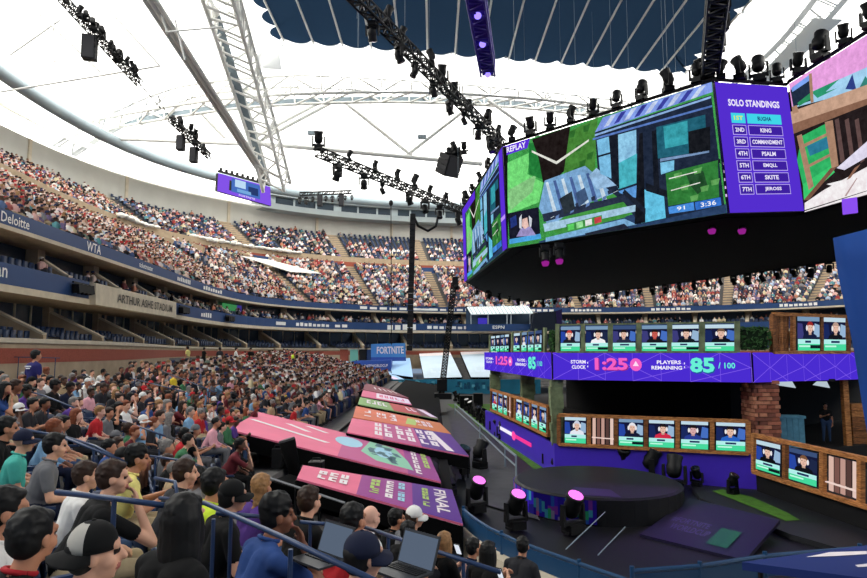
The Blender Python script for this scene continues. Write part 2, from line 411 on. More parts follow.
# lettering on the fascias
def fascia_text(parent, txt, px, h, z, off, hgt, w=None):
    vs, fs, asp = text2d(txt, .01); W = hgt * asp if w is None else w
    s = s_of_px(px, off, z)
    q = M(); q.add([at(s + x * W, off - .03, z + y * hgt) for x, y in vs], fs, WHITE)
    q.build('lettering', parent)
fascia_text(FAS_U, 'Deloitte', 15, 0, 6.76, 0, .52)
fascia_text(FAS_U, 'WTA', 95, 0, 6.76, 0, .6)
fascia_text(FAS_U, 'ticketmaster', 145, 0, 6.76, 0, .4)
fascia_text(FAS_L, 'an', 3, 0, 3.95, -.1, .5)
def fascia_slug(parent, px, z, off, W, hgt, n):
    """white lettering too small to read: a row of little upright marks"""
    s = s_of_px(px, off, z); q = M(); r = random.Random(px)
    for i in range(n):
        a = s + W * (i / n - .5); w = W / n * .72; h0, h1 = z - hgt / 2, z + hgt * r.uniform(.2, .5)
        q.add([at(a, off - .03, h0), at(a + w, off - .03, h0), at(a + w, off - .03, h1), at(a, off - .03, h1)], [(0, 1, 2, 3)], WHITE)
    tag(q.build('lettering', parent), kind='stuff')
for px, W in ((184, 4), (212, 6), (398, 13), (448, 11), (588, 5), (797, 5), (670, 6), (530, 8)): fascia_slug(FAS_U, px, 6.76, 0, W, .42, 8)
for px, W, n in ((206, 3.4, 5), (282, 2.6, 1), (313, 6, 8), (342, 2.4, 2), (403, 5, 4), (455, 9, 9)): fascia_slug(FAS_L, px, 3.9, -.1, W, .5 if px != 403 else .9, n)
# the concrete sign plate on the lower fascia
s0, s1 = s_of_px(96, -.5, 3.7), s_of_px(176, -.5, 3.7)
t = thing('stadium_sign', 'concrete sign plate with raised dark stadium lettering on lower fascia', 'sign', at((s0 + s1) / 2, -.3, 2.95))
q = M(); sweep(q, [(-.1, 3.0), (-.55, 3.02), (-.5, 4.4), (-.1, 4.5)], CONC_L, s0, s1, 1.2)
for s in (s0, s1): q.add([at(s, -.1, 3.0), at(s, -.55, 3.02), at(s, -.5, 4.4), at(s, -.1, 4.5)], [(0, 1, 2, 3)], CONC_L)
q.build('plate', t)
vs, fs, asp = text2d('ARTHUR ASHE STADIUM', .01); q = M()
q.add([at((s0 + s1) / 2 + 1 + x * (s1 - s0) * .72, -.57, 3.72 + y * .62) for x, y in vs], fs, mat('bronze_letters', (72, 66, 62), .6)); q.build('lettering', t)
# black loudspeaker clusters hung on the lower fascia
for px in (84, 183, 229):
    s = s_of_px(px, -.4, 3.8); q = M()
    for e in (-.7, -.2, .3, .8): q.box(at(s + e, -.45, 3.85), (.42, .42, .55), BLACK, Matrix.Rotation(.25, 3, 'X'))
    q.bar(at(s - 1, -.3, 4.2), at(s + 1.1, -.3, 4.2), .1, .1, BLACK)
    tag(q.build('loudspeaker_cluster'), 'row of small black loudspeakers hung on lower blue fascia at its %s end' % {84: 'near', 183: 'middle', 229: 'corner'}[px], 'loudspeaker', 'fascia loudspeakers')
# press boxes below the roof on the far side
sa, sb = s_of_px(262, 24, 27), s_of_px(470, 24, 27) + 34
t = thing('press_box', 'long pale grey press box with dark window band under the far roof', 'press box', at((sa + sb) / 2, 26, 22.6), kind='structure')
q = M(); sweep(q, [(26.5, 25.9), (23.6, 25.9), (23.4, 26.9), (24.0, 26.9), (24.0, 28.4), (23.2, 28.4), (23.2, 29.6), (30, 29.6)], mat('press_grey', (176, 186, 188), .7), sa, sb); q.build('body', t)
q = M(); sweep(q, [(23.98, 27.0), (23.98, 28.3)], GLASSD, sa, sb); q.build('window_band', t)
for i, s in enumerate(np.arange(sa + 1, sb, 2.4)):
    q = M(); q.bar(at(s, 23.9, 26.95), at(s, 23.9, 28.35), .35 if i % 3 else 1.5, .1, mat('press_grey', (176, 186, 188), .7), up=Vector((dirn(s).x, dirn(s).y, 0))); q.build('mullion', t)
# ---------------------------------------------------------------- roof
def yfar(x): return 77 + (x + 22) * .17
XL, XR = -22.5, 38.0
def inner(p): 
    x = max(XL, min(XR, p.x)); return Vector((x, min(yfar(x), p.y), 36.6))
q = M(); n = NP_; K = 7; vs = []
for i in range(n):
    o = at(i * PSTEP, 31, 27.4); a = inner(o)
    for k in range(K):
        t = k / (K - 1.); p = o.lerp(a, t); p.z += 2.2 * math.sin(t * math.pi); vs.append(p)
q.add(vs, [(i * K + j, (i + 1) * K + j, (i + 1) * K + j + 1, i * K + j + 1) for i in range(n - 1) for j in range(K - 1)], MEMB)
struct(q, 'ceiling', 'glowing white fabric roof stretched around the bowl', 'roof', smooth=True)
# scalloped lip of the roof edge
def lip(pts, nrm, cable):
    q = M(); vs = []; N = len(pts)
    for i, p in enumerate(pts):
        c = abs(math.sin(math.pi * (p - pts[0]).length / cable)) ** .7
        vs += [p + Vector((0, 0, -.2)), p + nrm * 1.2 + Vector((0, 0, 1.5)), p + nrm * (3.5 - 1.2 * c) + Vector((0, 0, 2.6))]
    q.add(vs, [(3 * i + j, 3 * i + 3 + j, 3 * i + 4 + j, 3 * i + 1 + j) for i in range(N - 1) for j in range(2)], MEMB); return q
CAB = 3.62
pts = [Vector((x, yfar(x), 36.6)) for x in np.arange(XL, XR + .1, CAB / 8)]
struct(lip(pts, Vector((0, -1, 0)), CAB), 'trim_3', 'white scalloped fabric edge along the far side of the roof opening', 'roof edge', smooth=True)
for x, k in ((XL, 4), (XR, 5)):
    pts = [Vector((x, y, 36.6)) for y in np.arange(-30, yfar(x), CAB / 8)]
    struct(lip(pts, Vector((1 if k == 4 else -1, 0, 0)), CAB), 'trim_%d' % k, 'white scalloped fabric edge along the %s side of the roof opening' % ('left' if k == 4 else 'right'), 'roof edge', smooth=True)
def scal(i, L): return 3.45 - 1.2 * abs(math.sin(math.pi * L / CAB)) ** .7
pl = []
for y in np.arange(-30, yfar(XL) - 3, CAB / 8): pl.append((XL + scal(0, y + 30), y))
for x in np.arange(XL + 3, XR - 3, CAB / 8): pl.append((x, yfar(x) - scal(0, Vector((x - XL, yfar(x) - yfar(XL))).length)))
for y in np.arange(-30, yfar(XR) - 3, CAB / 8)[::-1]: pl.append((XR - scal(0, y + 30), y))
mid = [(min(XR - 6, max(XL + 6, x)), min(y, yfar(x) - 8)) for x, y in pl]; N = len(pl)
q = M(); q.add([(x, y, 39.22) for x, y in pl] + [(x, y, 39.22) for x, y in mid], [(i, i + 1, N + i + 1, N + i) for i in range(N - 1)] , NAVYROOF)
q.add([(x, y, 39.22) for x, y in mid], [tuple(range(N))], NAVYROOF)
struct(q, 'added_roof_panel', 'dark navy panel closing the roof opening above the cables', 'roof')  # panel put in where open sky would let direct sun into the bowl
i = 0
for x in np.arange(XL + CAB, XR, CAB):
    i += 1; c = rod('roof_cable', (x, -20, 39.1), (x, yfar(x) - 2.9, 39.0), .13, STEEL, None)
    tag(c, 'pale steel cable across the dark roof opening, %s from left' % ORD[i], 'cable', 'cables across the roof opening')
# thin vertical rigging lines over the screens
for k in range(26):
    x = random.uniform(-8, 34); y = random.uniform(36, 70)
    tag(rod('rigging_wire', (x, y, 15 if x > 2 else 22), (x, y, 40), .014, STEELG, None, 5), 'thin rigging wire hanging from the roof over the big screens', 'wire', 'rigging wires')
# white steel trusses
def truss(name, label, pts, w, h, r, m, side=None, parent=None, webm=None, wr=None):
    """box truss along pts, webs and chords as parts"""
    t = thing(name, label, 'truss', pts[len(pts) // 2]); pts = [Vector(p) for p in pts]
    def fr(i):
        d = (pts[min(i + 1, len(pts) - 1)] - pts[max(0, i - 1)]).normalized()
        x = d.cross(Vector((0, 0, 1))).normalized(); y = x.cross(d).normalized(); return x, y
    c = []
    for i, p in enumerate(pts):
        x, y = fr(i); c.append([p + x * (a * w / 2) + y * (b * h / 2) for a, b in ((-1, -1), (1, -1), (1, 1), (-1, 1))])
    for k in range(4):
        q = M(); q.tube([cc[k] for cc in c], r, m, 8); q.build('chord', t)
    wr = wr or r * .6
    for i in range(len(pts) - 1):
        for a, b in ((0, 3), (1, 2)):
            if i % 2: a, b = b, a
            rod('brace', c[i][a], c[i + 1][b], wr, webm or m, t, 6)
        rod('brace', c[i][0], c[i][3], wr, webm or m, t, 6); rod('brace', c[i][1], c[i][2], wr, webm or m, t, 6)
        rod('brace', c[i][3 if i % 2 else 2], c[i + 1][2 if i % 2 else 3], wr, webm or m, t, 6)
        rod('brace', c[i][0], c[i + 1][1], wr, webm or m, t, 6)
    return t
def poly3(pts, n):
    p, _ = resample(chaikin([Vector(x) for x in pts], 2), 1.0)
    return [p[int(round(i * (len(p) - 1) / n))] for i in range(n + 1)]
FT = poly3([U(58, 124, 84), U(150, 106, 82), U(250, 91, 80), U(400, 87, 82), U(520, 93, 85), U(620, 106, 89), U(720, 128, 93)], 26)
truss('roof_truss', 'arched white steel truss along the far edge of the roof opening', FT, 3.4, 2.6, .22, STEEL, webm=STEEL)
LT = poly3([U(207, -45, 54), U(222, 0, 61), U(243, 70, 71), U(262, 130, 78), U(277, 188, 83)], 18)
truss('roof_truss', 'steep white box truss along the left edge of the roof opening', LT, 3.0, 2.6, .24, STEEL)
q = M(); w = [U(203, -10, 62), U(213, -10, 62), U(268, 180, 84), U(262, 180, 84)]
q.slab(w, (0, 1, 0), .15, STEELG); tag(q.build('truss_decking', kind='structure'), 'blue grey decking inside the steep left roof truss', 'decking')
q = M()
for i in range(len(FT) - 1): q.add([FT[i] + Vector((0, 1.9, -1.35)), FT[i + 1] + Vector((0, 1.9, -1.35)), FT[i + 1] + Vector((0, 1.9, -.35)), FT[i] + Vector((0, 1.9, -.35))], [(0, 1, 2, 3)], STEELG)
tag(q.build('truss_decking', kind='structure'), 'blue grey decking behind the arched far roof truss', 'decking')
RT = poly3([U(700, 108, 92), U(740, 70, 82), U(790, 20, 70), U(830, -30, 60)], 14)
truss('roof_truss', 'white box truss along the right edge of the roof opening', RT, 3.0, 2.4, .22, STEEL)
q = M(); q.slab([U(736, 90, 86), U(752, 92, 86), U(842, -5, 64), U(812, -5, 64)], (0, 1, 0), .15, STEELG); tag(q.build('truss_decking', kind='structure'), 'blue grey decking inside the right roof truss', 'decking')
# tie tubes and struts
def strut(a, b, r, label, group=None, m=STEEL):
    return tag(rod('roof_strut', a, b, r, m, None, 10), label, 'strut', group)
for k, dx in enumerate((-5, 1, 7)):
    strut(U(133 + dx, -25, 48), U(263 + dx * .45, 175, 83), .22, 'long pale tie tube running diagonally below the left roof, %s of three' % ('left', 'middle', 'right')[k], 'diagonal tie tubes')
strut(U(100, 138, 82), U(262, 145, 84), .25, 'level pale pipe left of the steep roof truss')
strut(U(255, 143, 83), U(482, 164, 86), .3, 'level pale pipe under the far roof between truss and big screens')
for a, b in (((342, 97), (256, 143)), ((334, 95), (248, 141)), ((338, 97), (412, 156)), ((478, 100), (406, 156)), ((488, 100), (545, 142)), ((140, 124), (196, 106)), ((196, 108), (225, 138)), ((660, 118), (600, 160)), ((165, 32), (222, 27)), ((156, 0), (168, 34)), ((100, 0), (160, 66)), ((0, 92), (160, 66)), ((55, 62), (52, 0)), ((30, 5), (100, 72)), ((10, 55), (60, 20)), ((200, 112), (215, 60)), ((175, 20), (185, 60))):
    dd = 85 if a[1] > 94 or a[0] > 190 else 52
    tag(rod('roof_strut', U(*a, dd), U(*b, dd + 1), .26 if a[1] > 94 else .09, STEEL, None, 8), 'pale steel strut bracing the white roof %s' % ('over the far stand' if a[0] > 240 else ('right of the long diagonal tubes' if a[0] > 150 else 'left of the long diagonal tubes')), 'strut', 'struts under the roof')
for px in (312, 370, 412, 472, 505): tag(rod('lamp_hanger', U(px, 100, 86), U(px + random.uniform(-6, 4), 140, 88), .05, STEELG, None, 5), 'thin hanger below the far roof truss', 'hanger', 'roof hangers')
for px, py in ((312, 133), (422, 137), (180, 73)):
    q = M(); q.box(U(px, py, 85), (1.2, .5, .5), STEELG); tag(q.build('roof_lamp'), 'small grey lamp box hanging under the roof %s' % {312: 'left of centre', 422: 'right of centre', 180: 'by the diagonal tubes'}[px], 'lamp')
# ring duct
q = M(); sd0, sd1 = S0 + 5, s_of_px(470, 20, 29)
q.tube([at(s, 20.5, 28.6) for s in np.arange(sd0, sd1, 2.5)], .78, DUCT, 14)
tag(q.build('ring_duct', smooth=True), 'large grey air duct curving below the white roof', 'duct')
q = M(); sweep(q, [(23.5, 27.3), (24.5, 28.6), (27.5, 29.2)], mat('cove_white', (228, 228, 222), .7), S0, s_of_px(255, 24, 27))
struct(q, 'trim_6', 'white curved cove between duct and back wall', 'cove', smooth=True)

# lit screens inside the corner suite
for px, w, m, lab in ((230, 5, emis((70, 150, 90), .7), 'green lit screen in the corner suite'), (241, 3, emis((70, 60, 150), .7), 'purple lit screen in the corner suite')):
    s = s_of_px(px, 2.2, 5.2); q = M(); q.slab([at(s - w / 3, 2.2, 4.75), at(s + w / 3, 2.2, 4.75), at(s + w / 3, 2.2, 6.0), at(s - w / 3, 2.2, 6.0)], Vector((dirn(s).x, dirn(s).y, 0)), .1, m); q.bar(at(s, 2.25, 4.3), at(s, 2.25, 4.8), .1, .1, BLACK)
    tag(q.build('suite_screen'), lab, 'screen')
# ---------------------------------------------------------------- lower stand
ER = [Vector(p) for p in ((.5, 97), (.5, 40), (.5, 18.5), (.7, 13.4), (3.1, 10.0), (7.5, 4.6), (12.6, -1.6))]
EDGE, ES = resample(chaikin(ER, 2), .5); NE = len(EDGE); EN = []
for i in range(NE):
    d = (EDGE[min(i + 2, NE - 1)] - EDGE[max(i - 2, 0)]).normalized(); EN.append(Vector((d.y, -d.x)))
EDA = np.array([(p.x, p.y) for p in EDGE]); ENA = np.array([(p.x, p.y) for p in EN])
PITCHR = .9; ZF = -4.35
def wnear(y): 
    t = max(0., min(1., (24 - y) / 12.)); return t * t * (3 - 2 * t)
def zrow(y_edge, dist):
    w = wnear(y_edge); a = .285 * min(dist, 8.7) + .1 * max(0, dist - 8.7); b = .178 * dist
    return ZF + w * a + (1 - w) * b
def nearest(x, y):
    d2 = (EDA[:, 0] - x) ** 2 + (EDA[:, 1] - y) ** 2; i = int(np.argmin(d2))
    return i, (x - EDA[i, 0]) * ENA[i, 0] + (y - EDA[i, 1]) * ENA[i, 1]
def tread(x, y):
    i, d = nearest(x, y); k = max(0, math.floor((d - .3) / PITCHR)); return zrow(EDA[i, 1], k * PITCHR), k, i
def slope_z(x, y):
    i, d = nearest(x, y); return zrow(EDA[i, 1], d - .3)
def hit(px, py, off=0):
    """where the ray through a pixel meets the lower stand, off metres above it"""
    r = ray(px, py); lo = None; t = 2.0
    while t < 110:
        p = r * t
        if p.z < slope_z(p.x, p.y) + off: return p
        t += .04 if t < 30 else .1
    return r * t
q = M(); NR = 25; vs = []; prof_n = 2 * NR
idx = list(range(0, NE, 2))
for i in idx:
    for k in range(NR):
        z = zrow(EDA[i, 1], k * PITCHR)
        for o in (.3 + k * PITCHR, .3 + (k + 1) * PITCHR):
            vs.append((EDA[i, 0] + ENA[i, 0] * o, EDA[i, 1] + ENA[i, 1] * o, z))
q.add(vs, [(a * prof_n + j, (a + 1) * prof_n + j, (a + 1) * prof_n + j + 1, a * prof_n + j + 1) for a in range(len(idx) - 1) for j in range(prof_n - 1)], TREAD)
struct(q, 'seating_tier_lower', 'stepped concrete of the lower stand sloping down to the court', 'stand')
# front wall of the lower stand, blue top rail near the camera
q = M()
for a, b in zip(EDGE[:-1], EDGE[1:]):
    q.add([(a.x, a.y, -5.1), (b.x, b.y, -5.1), (b.x, b.y, -3.9), (a.x, a.y, -3.9)], [(0, 1, 2, 3)], CONC_D)
    na = nearest(a.x, a.y); 
ia = [i for i in range(NE)]
w = .32
vs = []
for i in ia:
    e = EDGE[i]; n = EN[i]; vs += [(e.x, e.y, -3.9), (e.x + n.x * w, e.y + n.y * w, -3.9), (e.x + n.x * w, e.y + n.y * w, -4.4)]
for lo_, m_ in ((False, CONC_L), (True, BLACKCLOTH)): q.add(vs, [(3 * i + j, 3 * i + 3 + j, 3 * i + 4 + j, 3 * i + 1 + j) for i in range(NE - 1) for j in range(2) if (EDGE[i].y > 15.5) == lo_], m_)
struct(q, 'wall_court', 'low concrete wall between lower stand and court', 'wall')
i0 = min(range(NE), key=lambda i: abs(EDGE[i].y - 14.2)); i1 = NE - 1
t = thing('barrier_rail', 'blue metal barrier along the front edge of the near stand', 'railing', (EDGE[i0 + 8].x, EDGE[i0 + 8].y, -3.9))
BARR = mat('barrier_blue', (26, 64, 100), .45)
q = M(); q.tube([(EDGE[i].x + EN[i].x * .1, EDGE[i].y + EN[i].y * .1, -3.52) for i in range(i0, i1)], .035, BARR); q.build('top_rail', t)
q = M()
for i in range(i0, i1 - 1): q.bar((EDGE[i].x + EN[i].x * .1, EDGE[i].y + EN[i].y * .1, -3.72), (EDGE[i + 1].x + EN[i + 1].x * .1, EDGE[i + 1].y + EN[i + 1].y * .1, -3.72), .03, .3, BARR)
q.build('panel', t)
for i in range(i0, i1, 4): rod('post', (EDGE[i].x + EN[i].x * .1, EDGE[i].y + EN[i].y * .1, -3.95), (EDGE[i].x + EN[i].x * .1, EDGE[i].y + EN[i].y * .1, -3.45), .035, BARR, t)
# second barrier running to the right along the court
cr = [Z(632, 571, -3.62), Z(700, 566, -3.62), Z(765, 556, -3.62), Z(860, 548, -3.62), Z(960, 543, -3.62)]
t = thing('barrier_rail', 'blue metal barrier along the court edge at lower right', 'railing', cr[2] - Vector((0, 0, .4)))
q = M(); q.tube(cr, .04, BARR); q.build('top_rail', t)
q = M()
for a, b in zip(cr[:-1], cr[1:]): q.bar(a - Vector((0, 0, .2)), b - Vector((0, 0, .2)), .03, .3, BARR)
q.build('panel', t)
for a in cr: rod('post', a - Vector((0, 0, 1.48)), a + Vector((0, 0, .08)), .04, BARR, t)
q = M()
for a, b in zip(cr[:-1], cr[1:]): q.slab([a - Vector((0, .1, .42)), b - Vector((0, .1, .42)), b - Vector((0, 1.3, .42)), a - Vector((0, 1.3, .42))], (0, 0, -1), 1.05, CONC_L)
struct(q, 'wall_front', 'pale concrete ledge below the barrier at lower right', 'wall')
# far stand
def far_z(y): return -4.35 + .178 * (y - 78)
q = M(); prof = []
for k in range(24): prof += [(78 + k * .85, -4.35 + k * .151), (78 + (k + 1) * .85, -4.35 + k * .151)]
vs = [(x, y, z) for x in (.5, 20, 40, 62) for y, z in prof]; k = len(prof)
q.add(vs, [(i * k + j, (i + 1) * k + j, (i + 1) * k + j + 1, i * k + j + 1) for i in range(3) for j in range(k - 1)], TREAD)
struct(q, 'seating_tier_far', 'stepped concrete of the lower stand at the far end', 'stand')
def hitfar(px, py, off=0):
    r = ray(px, py); t = 70.
    while t < 130:
        p = r * t
        if p.z < far_z(p.y) + off: return p
        t += .05
    return r * t
# teal printed wall at the far end of the court
a, b = U(388, 402, 77), U(492, 402, 77)
t = thing('court_banner_wall', 'teal printed banner wall at the far end of the court', 'banner', (a.x, 77, -5.1))
q = M(); q.slab([(a.x, 77, -5.1), (b.x + 6, 77, -5.1), (b.x + 6, 77, -3.35), (a.x, 77, -3.35)], (0, 1, 0), .2, TEAL); q.build('banner_panel', t)
q = M(); sc = Screen((a.x, 76.98, -5.1), (b.x, 76.98, -5.1), (b.x, 76.98, -3.35), (a.x, 76.98, -3.35), .01)
TL = mat('teal_light', (96, 178, 204), .6); TD = mat('teal_dark', (26, 84, 118), .6)
for k in range(46):
    u = random.random(); sc.R(u, .15 + .6 * random.random(), u + .012 + .03 * random.random(), .3 + .62 * random.random(), random.choice((TD, TD, TL)), 1)
sc.E(.28, .62, .035, .35, TL, 2); sc.done(t, 'printed_pattern')
# ---------------------------------------------------------------- banners stretched over the front rows
PINK = mat('banner_pink', (226, 110, 142), .6, noise=.06, nscale=.7); MAG = mat('banner_magenta', (150, 62, 138), .6, noise=.06, nscale=.7); PURB = mat('banner_purple', (92, 48, 138), .6)
ORANGE = mat('banner_orange', (222, 118, 84), .6, noise=.08, nscale=.7); GREEN = mat('banner_green', (138, 178, 108), .6); REDB = mat('banner_red', (190, 74, 68), .6); BROWN = mat('banner_brown', (120, 58, 62), .6)
OFFW = mat('print_white', (238, 228, 230), .6); SKYB = mat('print_sky', (160, 206, 226), .6); LIME = mat('print_lime', (178, 204, 112), .6); MINT = mat('print_mint', (140, 200, 170), .6); INK = mat('print_ink', (70, 110, 120), .6)
BANNERS = []
def banner(label, c, fills, deco, plane=hit, off=.78, thick=.04, wob=0):
    nl, nr, fr, fl = [plane(x, y, off) for x, y in c]
    n = (nr - nl).cross(fl - nl).normalized(); fr = onplane(*c[2], nl, n)
    BANNERS.append([nl, nr, fr, fl])
    t = thing('stand_banner', label, 'banner', (nl + nr + fr + fl) / 4)
    q = M(); n = (nr - nl).cross(fl - nl).normalized()
    if n.z < 0: n = -n
    q.slab([nl, nr, fr, fl], -n, thick, fills[0][2]); q.build('cover', t)
    for u in [i / 7 for i in range(8)]:
        for p, p2 in ((nl.lerp(nr, u), fl.lerp(fr, u)),):
            for v in (.04, .96):
                w = p.lerp(p2, v) - n * .06
                zz = (slope_z(w.x, w.y) if plane is hit else far_z(w.y)) - .05
                if w.z - zz > .05: rod('support_post', Vector((w.x, w.y, zz)), w, .035, BLACK, t, 6)
    for e, (pa, pb) in enumerate(((nl, nr), (nl, fl))):
        q = M(); q.slab([pa - n * .05, pb - n * .05, pb - n * .05 - Vector((0, 0, .42)), pa - n * .05 - Vector((0, 0, .42))], (fl - nl) if e == 0 else (nr - nl), .02, BLACKCLOTH); q.build('skirt', t)
    sc = Screen(nl, nr, fr, fl, .006)
    if sc.n.z < 0: sc.n = -sc.n
    for (u0, u1, m) in fills[1:]: sc.R(u0, 0, u1, 1, m, 1)
    deco(sc); sc.done(t, 'printed_pattern'); return t
def glyphs(sc, u0, u1, v0, v1, nu, nv, m, seed):
    """blocky unreadable lettering in lines, as the photograph shows it"""
    r = random.Random(seed); du = (u1 - u0) / nu; dv = (v1 - v0) / nv
    for i in range(nu):
        for j in range(nv):
            a, b = u0 + i * du, v0 + j * dv
            sc.R(a + du * .1, b + dv * .12, a + du * .82, b + dv * .34, m, 3)
            if r.random() < .8: sc.R(a + du * .1, b + dv * .3, a + du * .4, b + dv * .9, m, 3.2)
            if r.random() < .6: sc.R(a + du * .52, b + dv * .3, a + du * .8, b + dv * .9, m, 3.3)
            if r.random() < .5: sc.R(a + du * .3, b + dv * .62, a + du * .82, b + dv * .88, m, 3.4)
def d0(s):
    glyphs(s, .10, .30, .25, .8, 3, 2, OFFW, 1); glyphs(s, .42, .50, .2, .85, 1, 4, LIME, 2); glyphs(s, .52, .585, .15, .9, 1, 4, OFFW, 3); glyphs(s, .60, .66, .15, .9, 1, 5, SKYB, 4)
    glyphs(s, .76, .82, .2, .85, 1, 6, LIME, 5); s.T('FINAL', .895, .5, .085, .78, OFFW, 3, .02, rot=-1)
def d1(s):
    s.line(.02, .55, .45, .35, .05, OFFW, 2); s.line(.2, .75, .33, .6, .04, OFFW, 2); s.line(.3, .86, .42, .75, .04, OFFW, 2)
    s.E(.55, .6, .075, .2, SKYB, 2); s.P([(.62, .35), (.70, .15), (.88, .12), (.86, .4), (.80, .8), (.66, .85)], MINT, 2)
    r = random.Random(5)
    for k in range(16): u, v = .68 + .12 * r.random(), .3 + .4 * r.random(); s.line(u, v, u + r.uniform(-.03, .03), v + r.uniform(-.15, .15), .03, INK, 3)
    s.E(.735, .5, .05, .2, SKYB, 2.5); glyphs(s, .885, .925, .05, .95, 1, 6, OFFW, 6); glyphs(s, .94, .98, .3, .85, 1, 4, LIME, 7)
def d2(s):
    for k in range(3): glyphs(s, .22 + k * .2, .40 + k * .2, .12, .92, 2, 3, OFFW, 11 + k)
    s.line(.78, .95, .86, .05, .07, OFFW, 2)
def d3(s): glyphs(s, .1, .2, .2, .8, 1, 2, OFFW, 20); glyphs(s, .24, .36, .3, .75, 2, 2, OFFW, 21); glyphs(s, .38, .48, .2, .85, 1, 2, OFFW, 22); glyphs(s, .68, .86, .25, .75, 3, 2, OFFW, 23); s.line(.6, .2, .66, .8, .1, LIME, 2)
def d4(s): glyphs(s, .1, .4, .25, .8, 4, 1, OFFW, 24); glyphs(s, .66, .8, .3, .8, 2, 1, OFFW, 25); s.line(.9, .9, .97, .1, .1, OFFW, 2)
def d5(s): s.R(.3, .1, .99, .9, OFFW, 2); glyphs(s, .35, .9, .25, .75, 5, 1, PINK, 26)
def d6(s):
    for k in range(5): s.R(.3 + k * .14, .35, .345 + k * .14, .65, OFFW, 2)
banner('nearest pink and purple cloth banner with white FINAL lettering', ((297, 478), (463, 524), (452, 490), (303, 465)), ((0, 1, PINK), (.36, .7, MAG), (.7, 1, PURB)), d0)
banner('long pink banner with pale blue and mint art, second from the camera', ((228, 429), (441, 482), (428, 453), (259, 412)), ((0, 1, PINK), (.52, .85, mat('banner_rose', (190, 88, 140), .6)), (.85, 1, MAG)), d1)
banner('pink banner with rows of big white lettering and purple end', ((347, 432), (469, 456), (450, 434), (352, 418)), ((0, 1, PINK), (.3, .62, mat('banner_rose', (190, 88, 140), .6)), (.62, 1, PURB)), d2)
banner('orange banner with pale lettering', ((353, 417), (451, 434), (440, 423), (356, 406)), ((0, 1, ORANGE), (.6, 1, mat('banner_amber', (214, 128, 72), .6))), d3)
banner('banner half green and half red', ((358, 404), (438, 419), (425, 410), (360, 397)), ((0, 1, GREEN), (.45, .8, REDB), (.8, 1, BROWN)), d4)
banner('pink banner with a pale printed block', ((361, 396), (412, 405), (408, 399), (363, 390)), ((0, 1, PINK),), d5)
banner('dark red banner farthest along the left stand', ((363, 389.5), (409, 398), (389, 389), (365, 383)), ((0, 1, mat('banner_wine', (140, 62, 78), .6)),), d6)
ICE = mat('cover_ice', (184, 202, 216), .6, noise=.08, nscale=.3); ICEB = mat('cover_blue', (150, 186, 222), .6); ROYAL = mat('panel_royal', (52, 84, 166), .5)
def dc(s): 
    s.R(.1, .05, .9, .45, mat('cover_lilac', (206, 190, 226), .6), 1); glyphs(s, .2, .8, .1, .4, 4, 2, OFFW, 31)
def dc2(s): glyphs(s, .2, .8, .15, .5, 3, 2, mat('cover_haze', (190, 206, 224), .6), 33); s.R(.0, .85, 1, 1, OFFW, 1)
banner('white printed cover over seats at the far left corner', ((346, 382), (389, 377), (341, 359), (316, 358)), ((0, 1, ICE), (.6, 1, ICEB)), lambda s: None, hitfar, .6)
banner('lilac and white printed cover in front of the blue platform', ((352, 382), (406, 380), (389, 372), (356, 372)), ((0, 1, ICEB),), dc, hitfar, .5)
banner('pale cover right of the blue platform at the far end', ((392, 374), (413, 377), (410, 358), (389, 359)), ((0, 1, ICEB),), lambda s: None, hitfar, .6)
banner('white cover between the two stairways at the far end', ((424, 378), (462, 377), (450, 352), (419, 353)), ((0, 1, ICE),), dc2, hitfar, .6)
banner('white cover beside the stage at the far end', ((471, 377), (500, 377), (497, 350), (460, 351.5)), ((0, 1, ICE),), dc2, hitfar, .6)
# blue platform with sign, far end
p0, p1 = hitfar(352, 372, .2), hitfar(391, 372, .2); d = p0.y - .3
t = thing('event_platform', 'blue draped platform with white lettering at the far end', 'platform', U(371, 372, d))
q = M(); a, b = U(352, 372, d), U(391, 371, d); c, e = U(391, 360, d), U(352, 361, d)
q.slab([a, b, c, e], (0, 1, 0), 3, ROYAL); q.build('base', t)
sc = Screen(a, b, c, e, .02)
if sc.n.y > 0: sc.n = -sc.n
sc.T('#FORTNITEWORLDCUP', .52, .5, .8, .28, OFFW, 1); sc.done(t)
t = thing('event_sign', 'blue sign board with big white game lettering above the far platform', 'sign', U(388, 361, d + 3))
a, b, c, e = U(371, 361, d + 3), U(406, 361, d + 3), U(405, 343, d + 3), U(371, 344, d + 3)
q = M(); q.slab([a, b, c, e], (0, 1, 0), .4, mat('sign_blue', (74, 140, 206), .5)); q.build('board', t)
sc = Screen(a, b, c, e, .03); sc.T('FORTNITE', .56, .62, .78, .42, OFFW, 1, .03); sc.R(0, 0, 1, .22, ROYAL, 1); sc.done(t, 'printed_pattern')
for k, (px, m) in enumerate(((344, BRICKRED), (354, mat('panel_mint', (120, 190, 170), .5)), (363, BLACK), (370, NAVY))):
    q = M(); q.slab([U(px - 4, 361, d + 3.5), U(px + 4, 361, d + 3.5), U(px + 4, 349, d + 3.5), U(px - 4, 349, d + 3.5)], (0, 1, 0), .5, m)
    q.bar(U(px - 4.5, 349, d + 3.4), U(px + 4.5, 349, d + 3.4), .2, .12, CONC_L)
    tag(q.build('display_case'), '%s display panel left of the blue game sign' % ('brick red', 'mint green', 'black', 'navy')[k], 'panel')
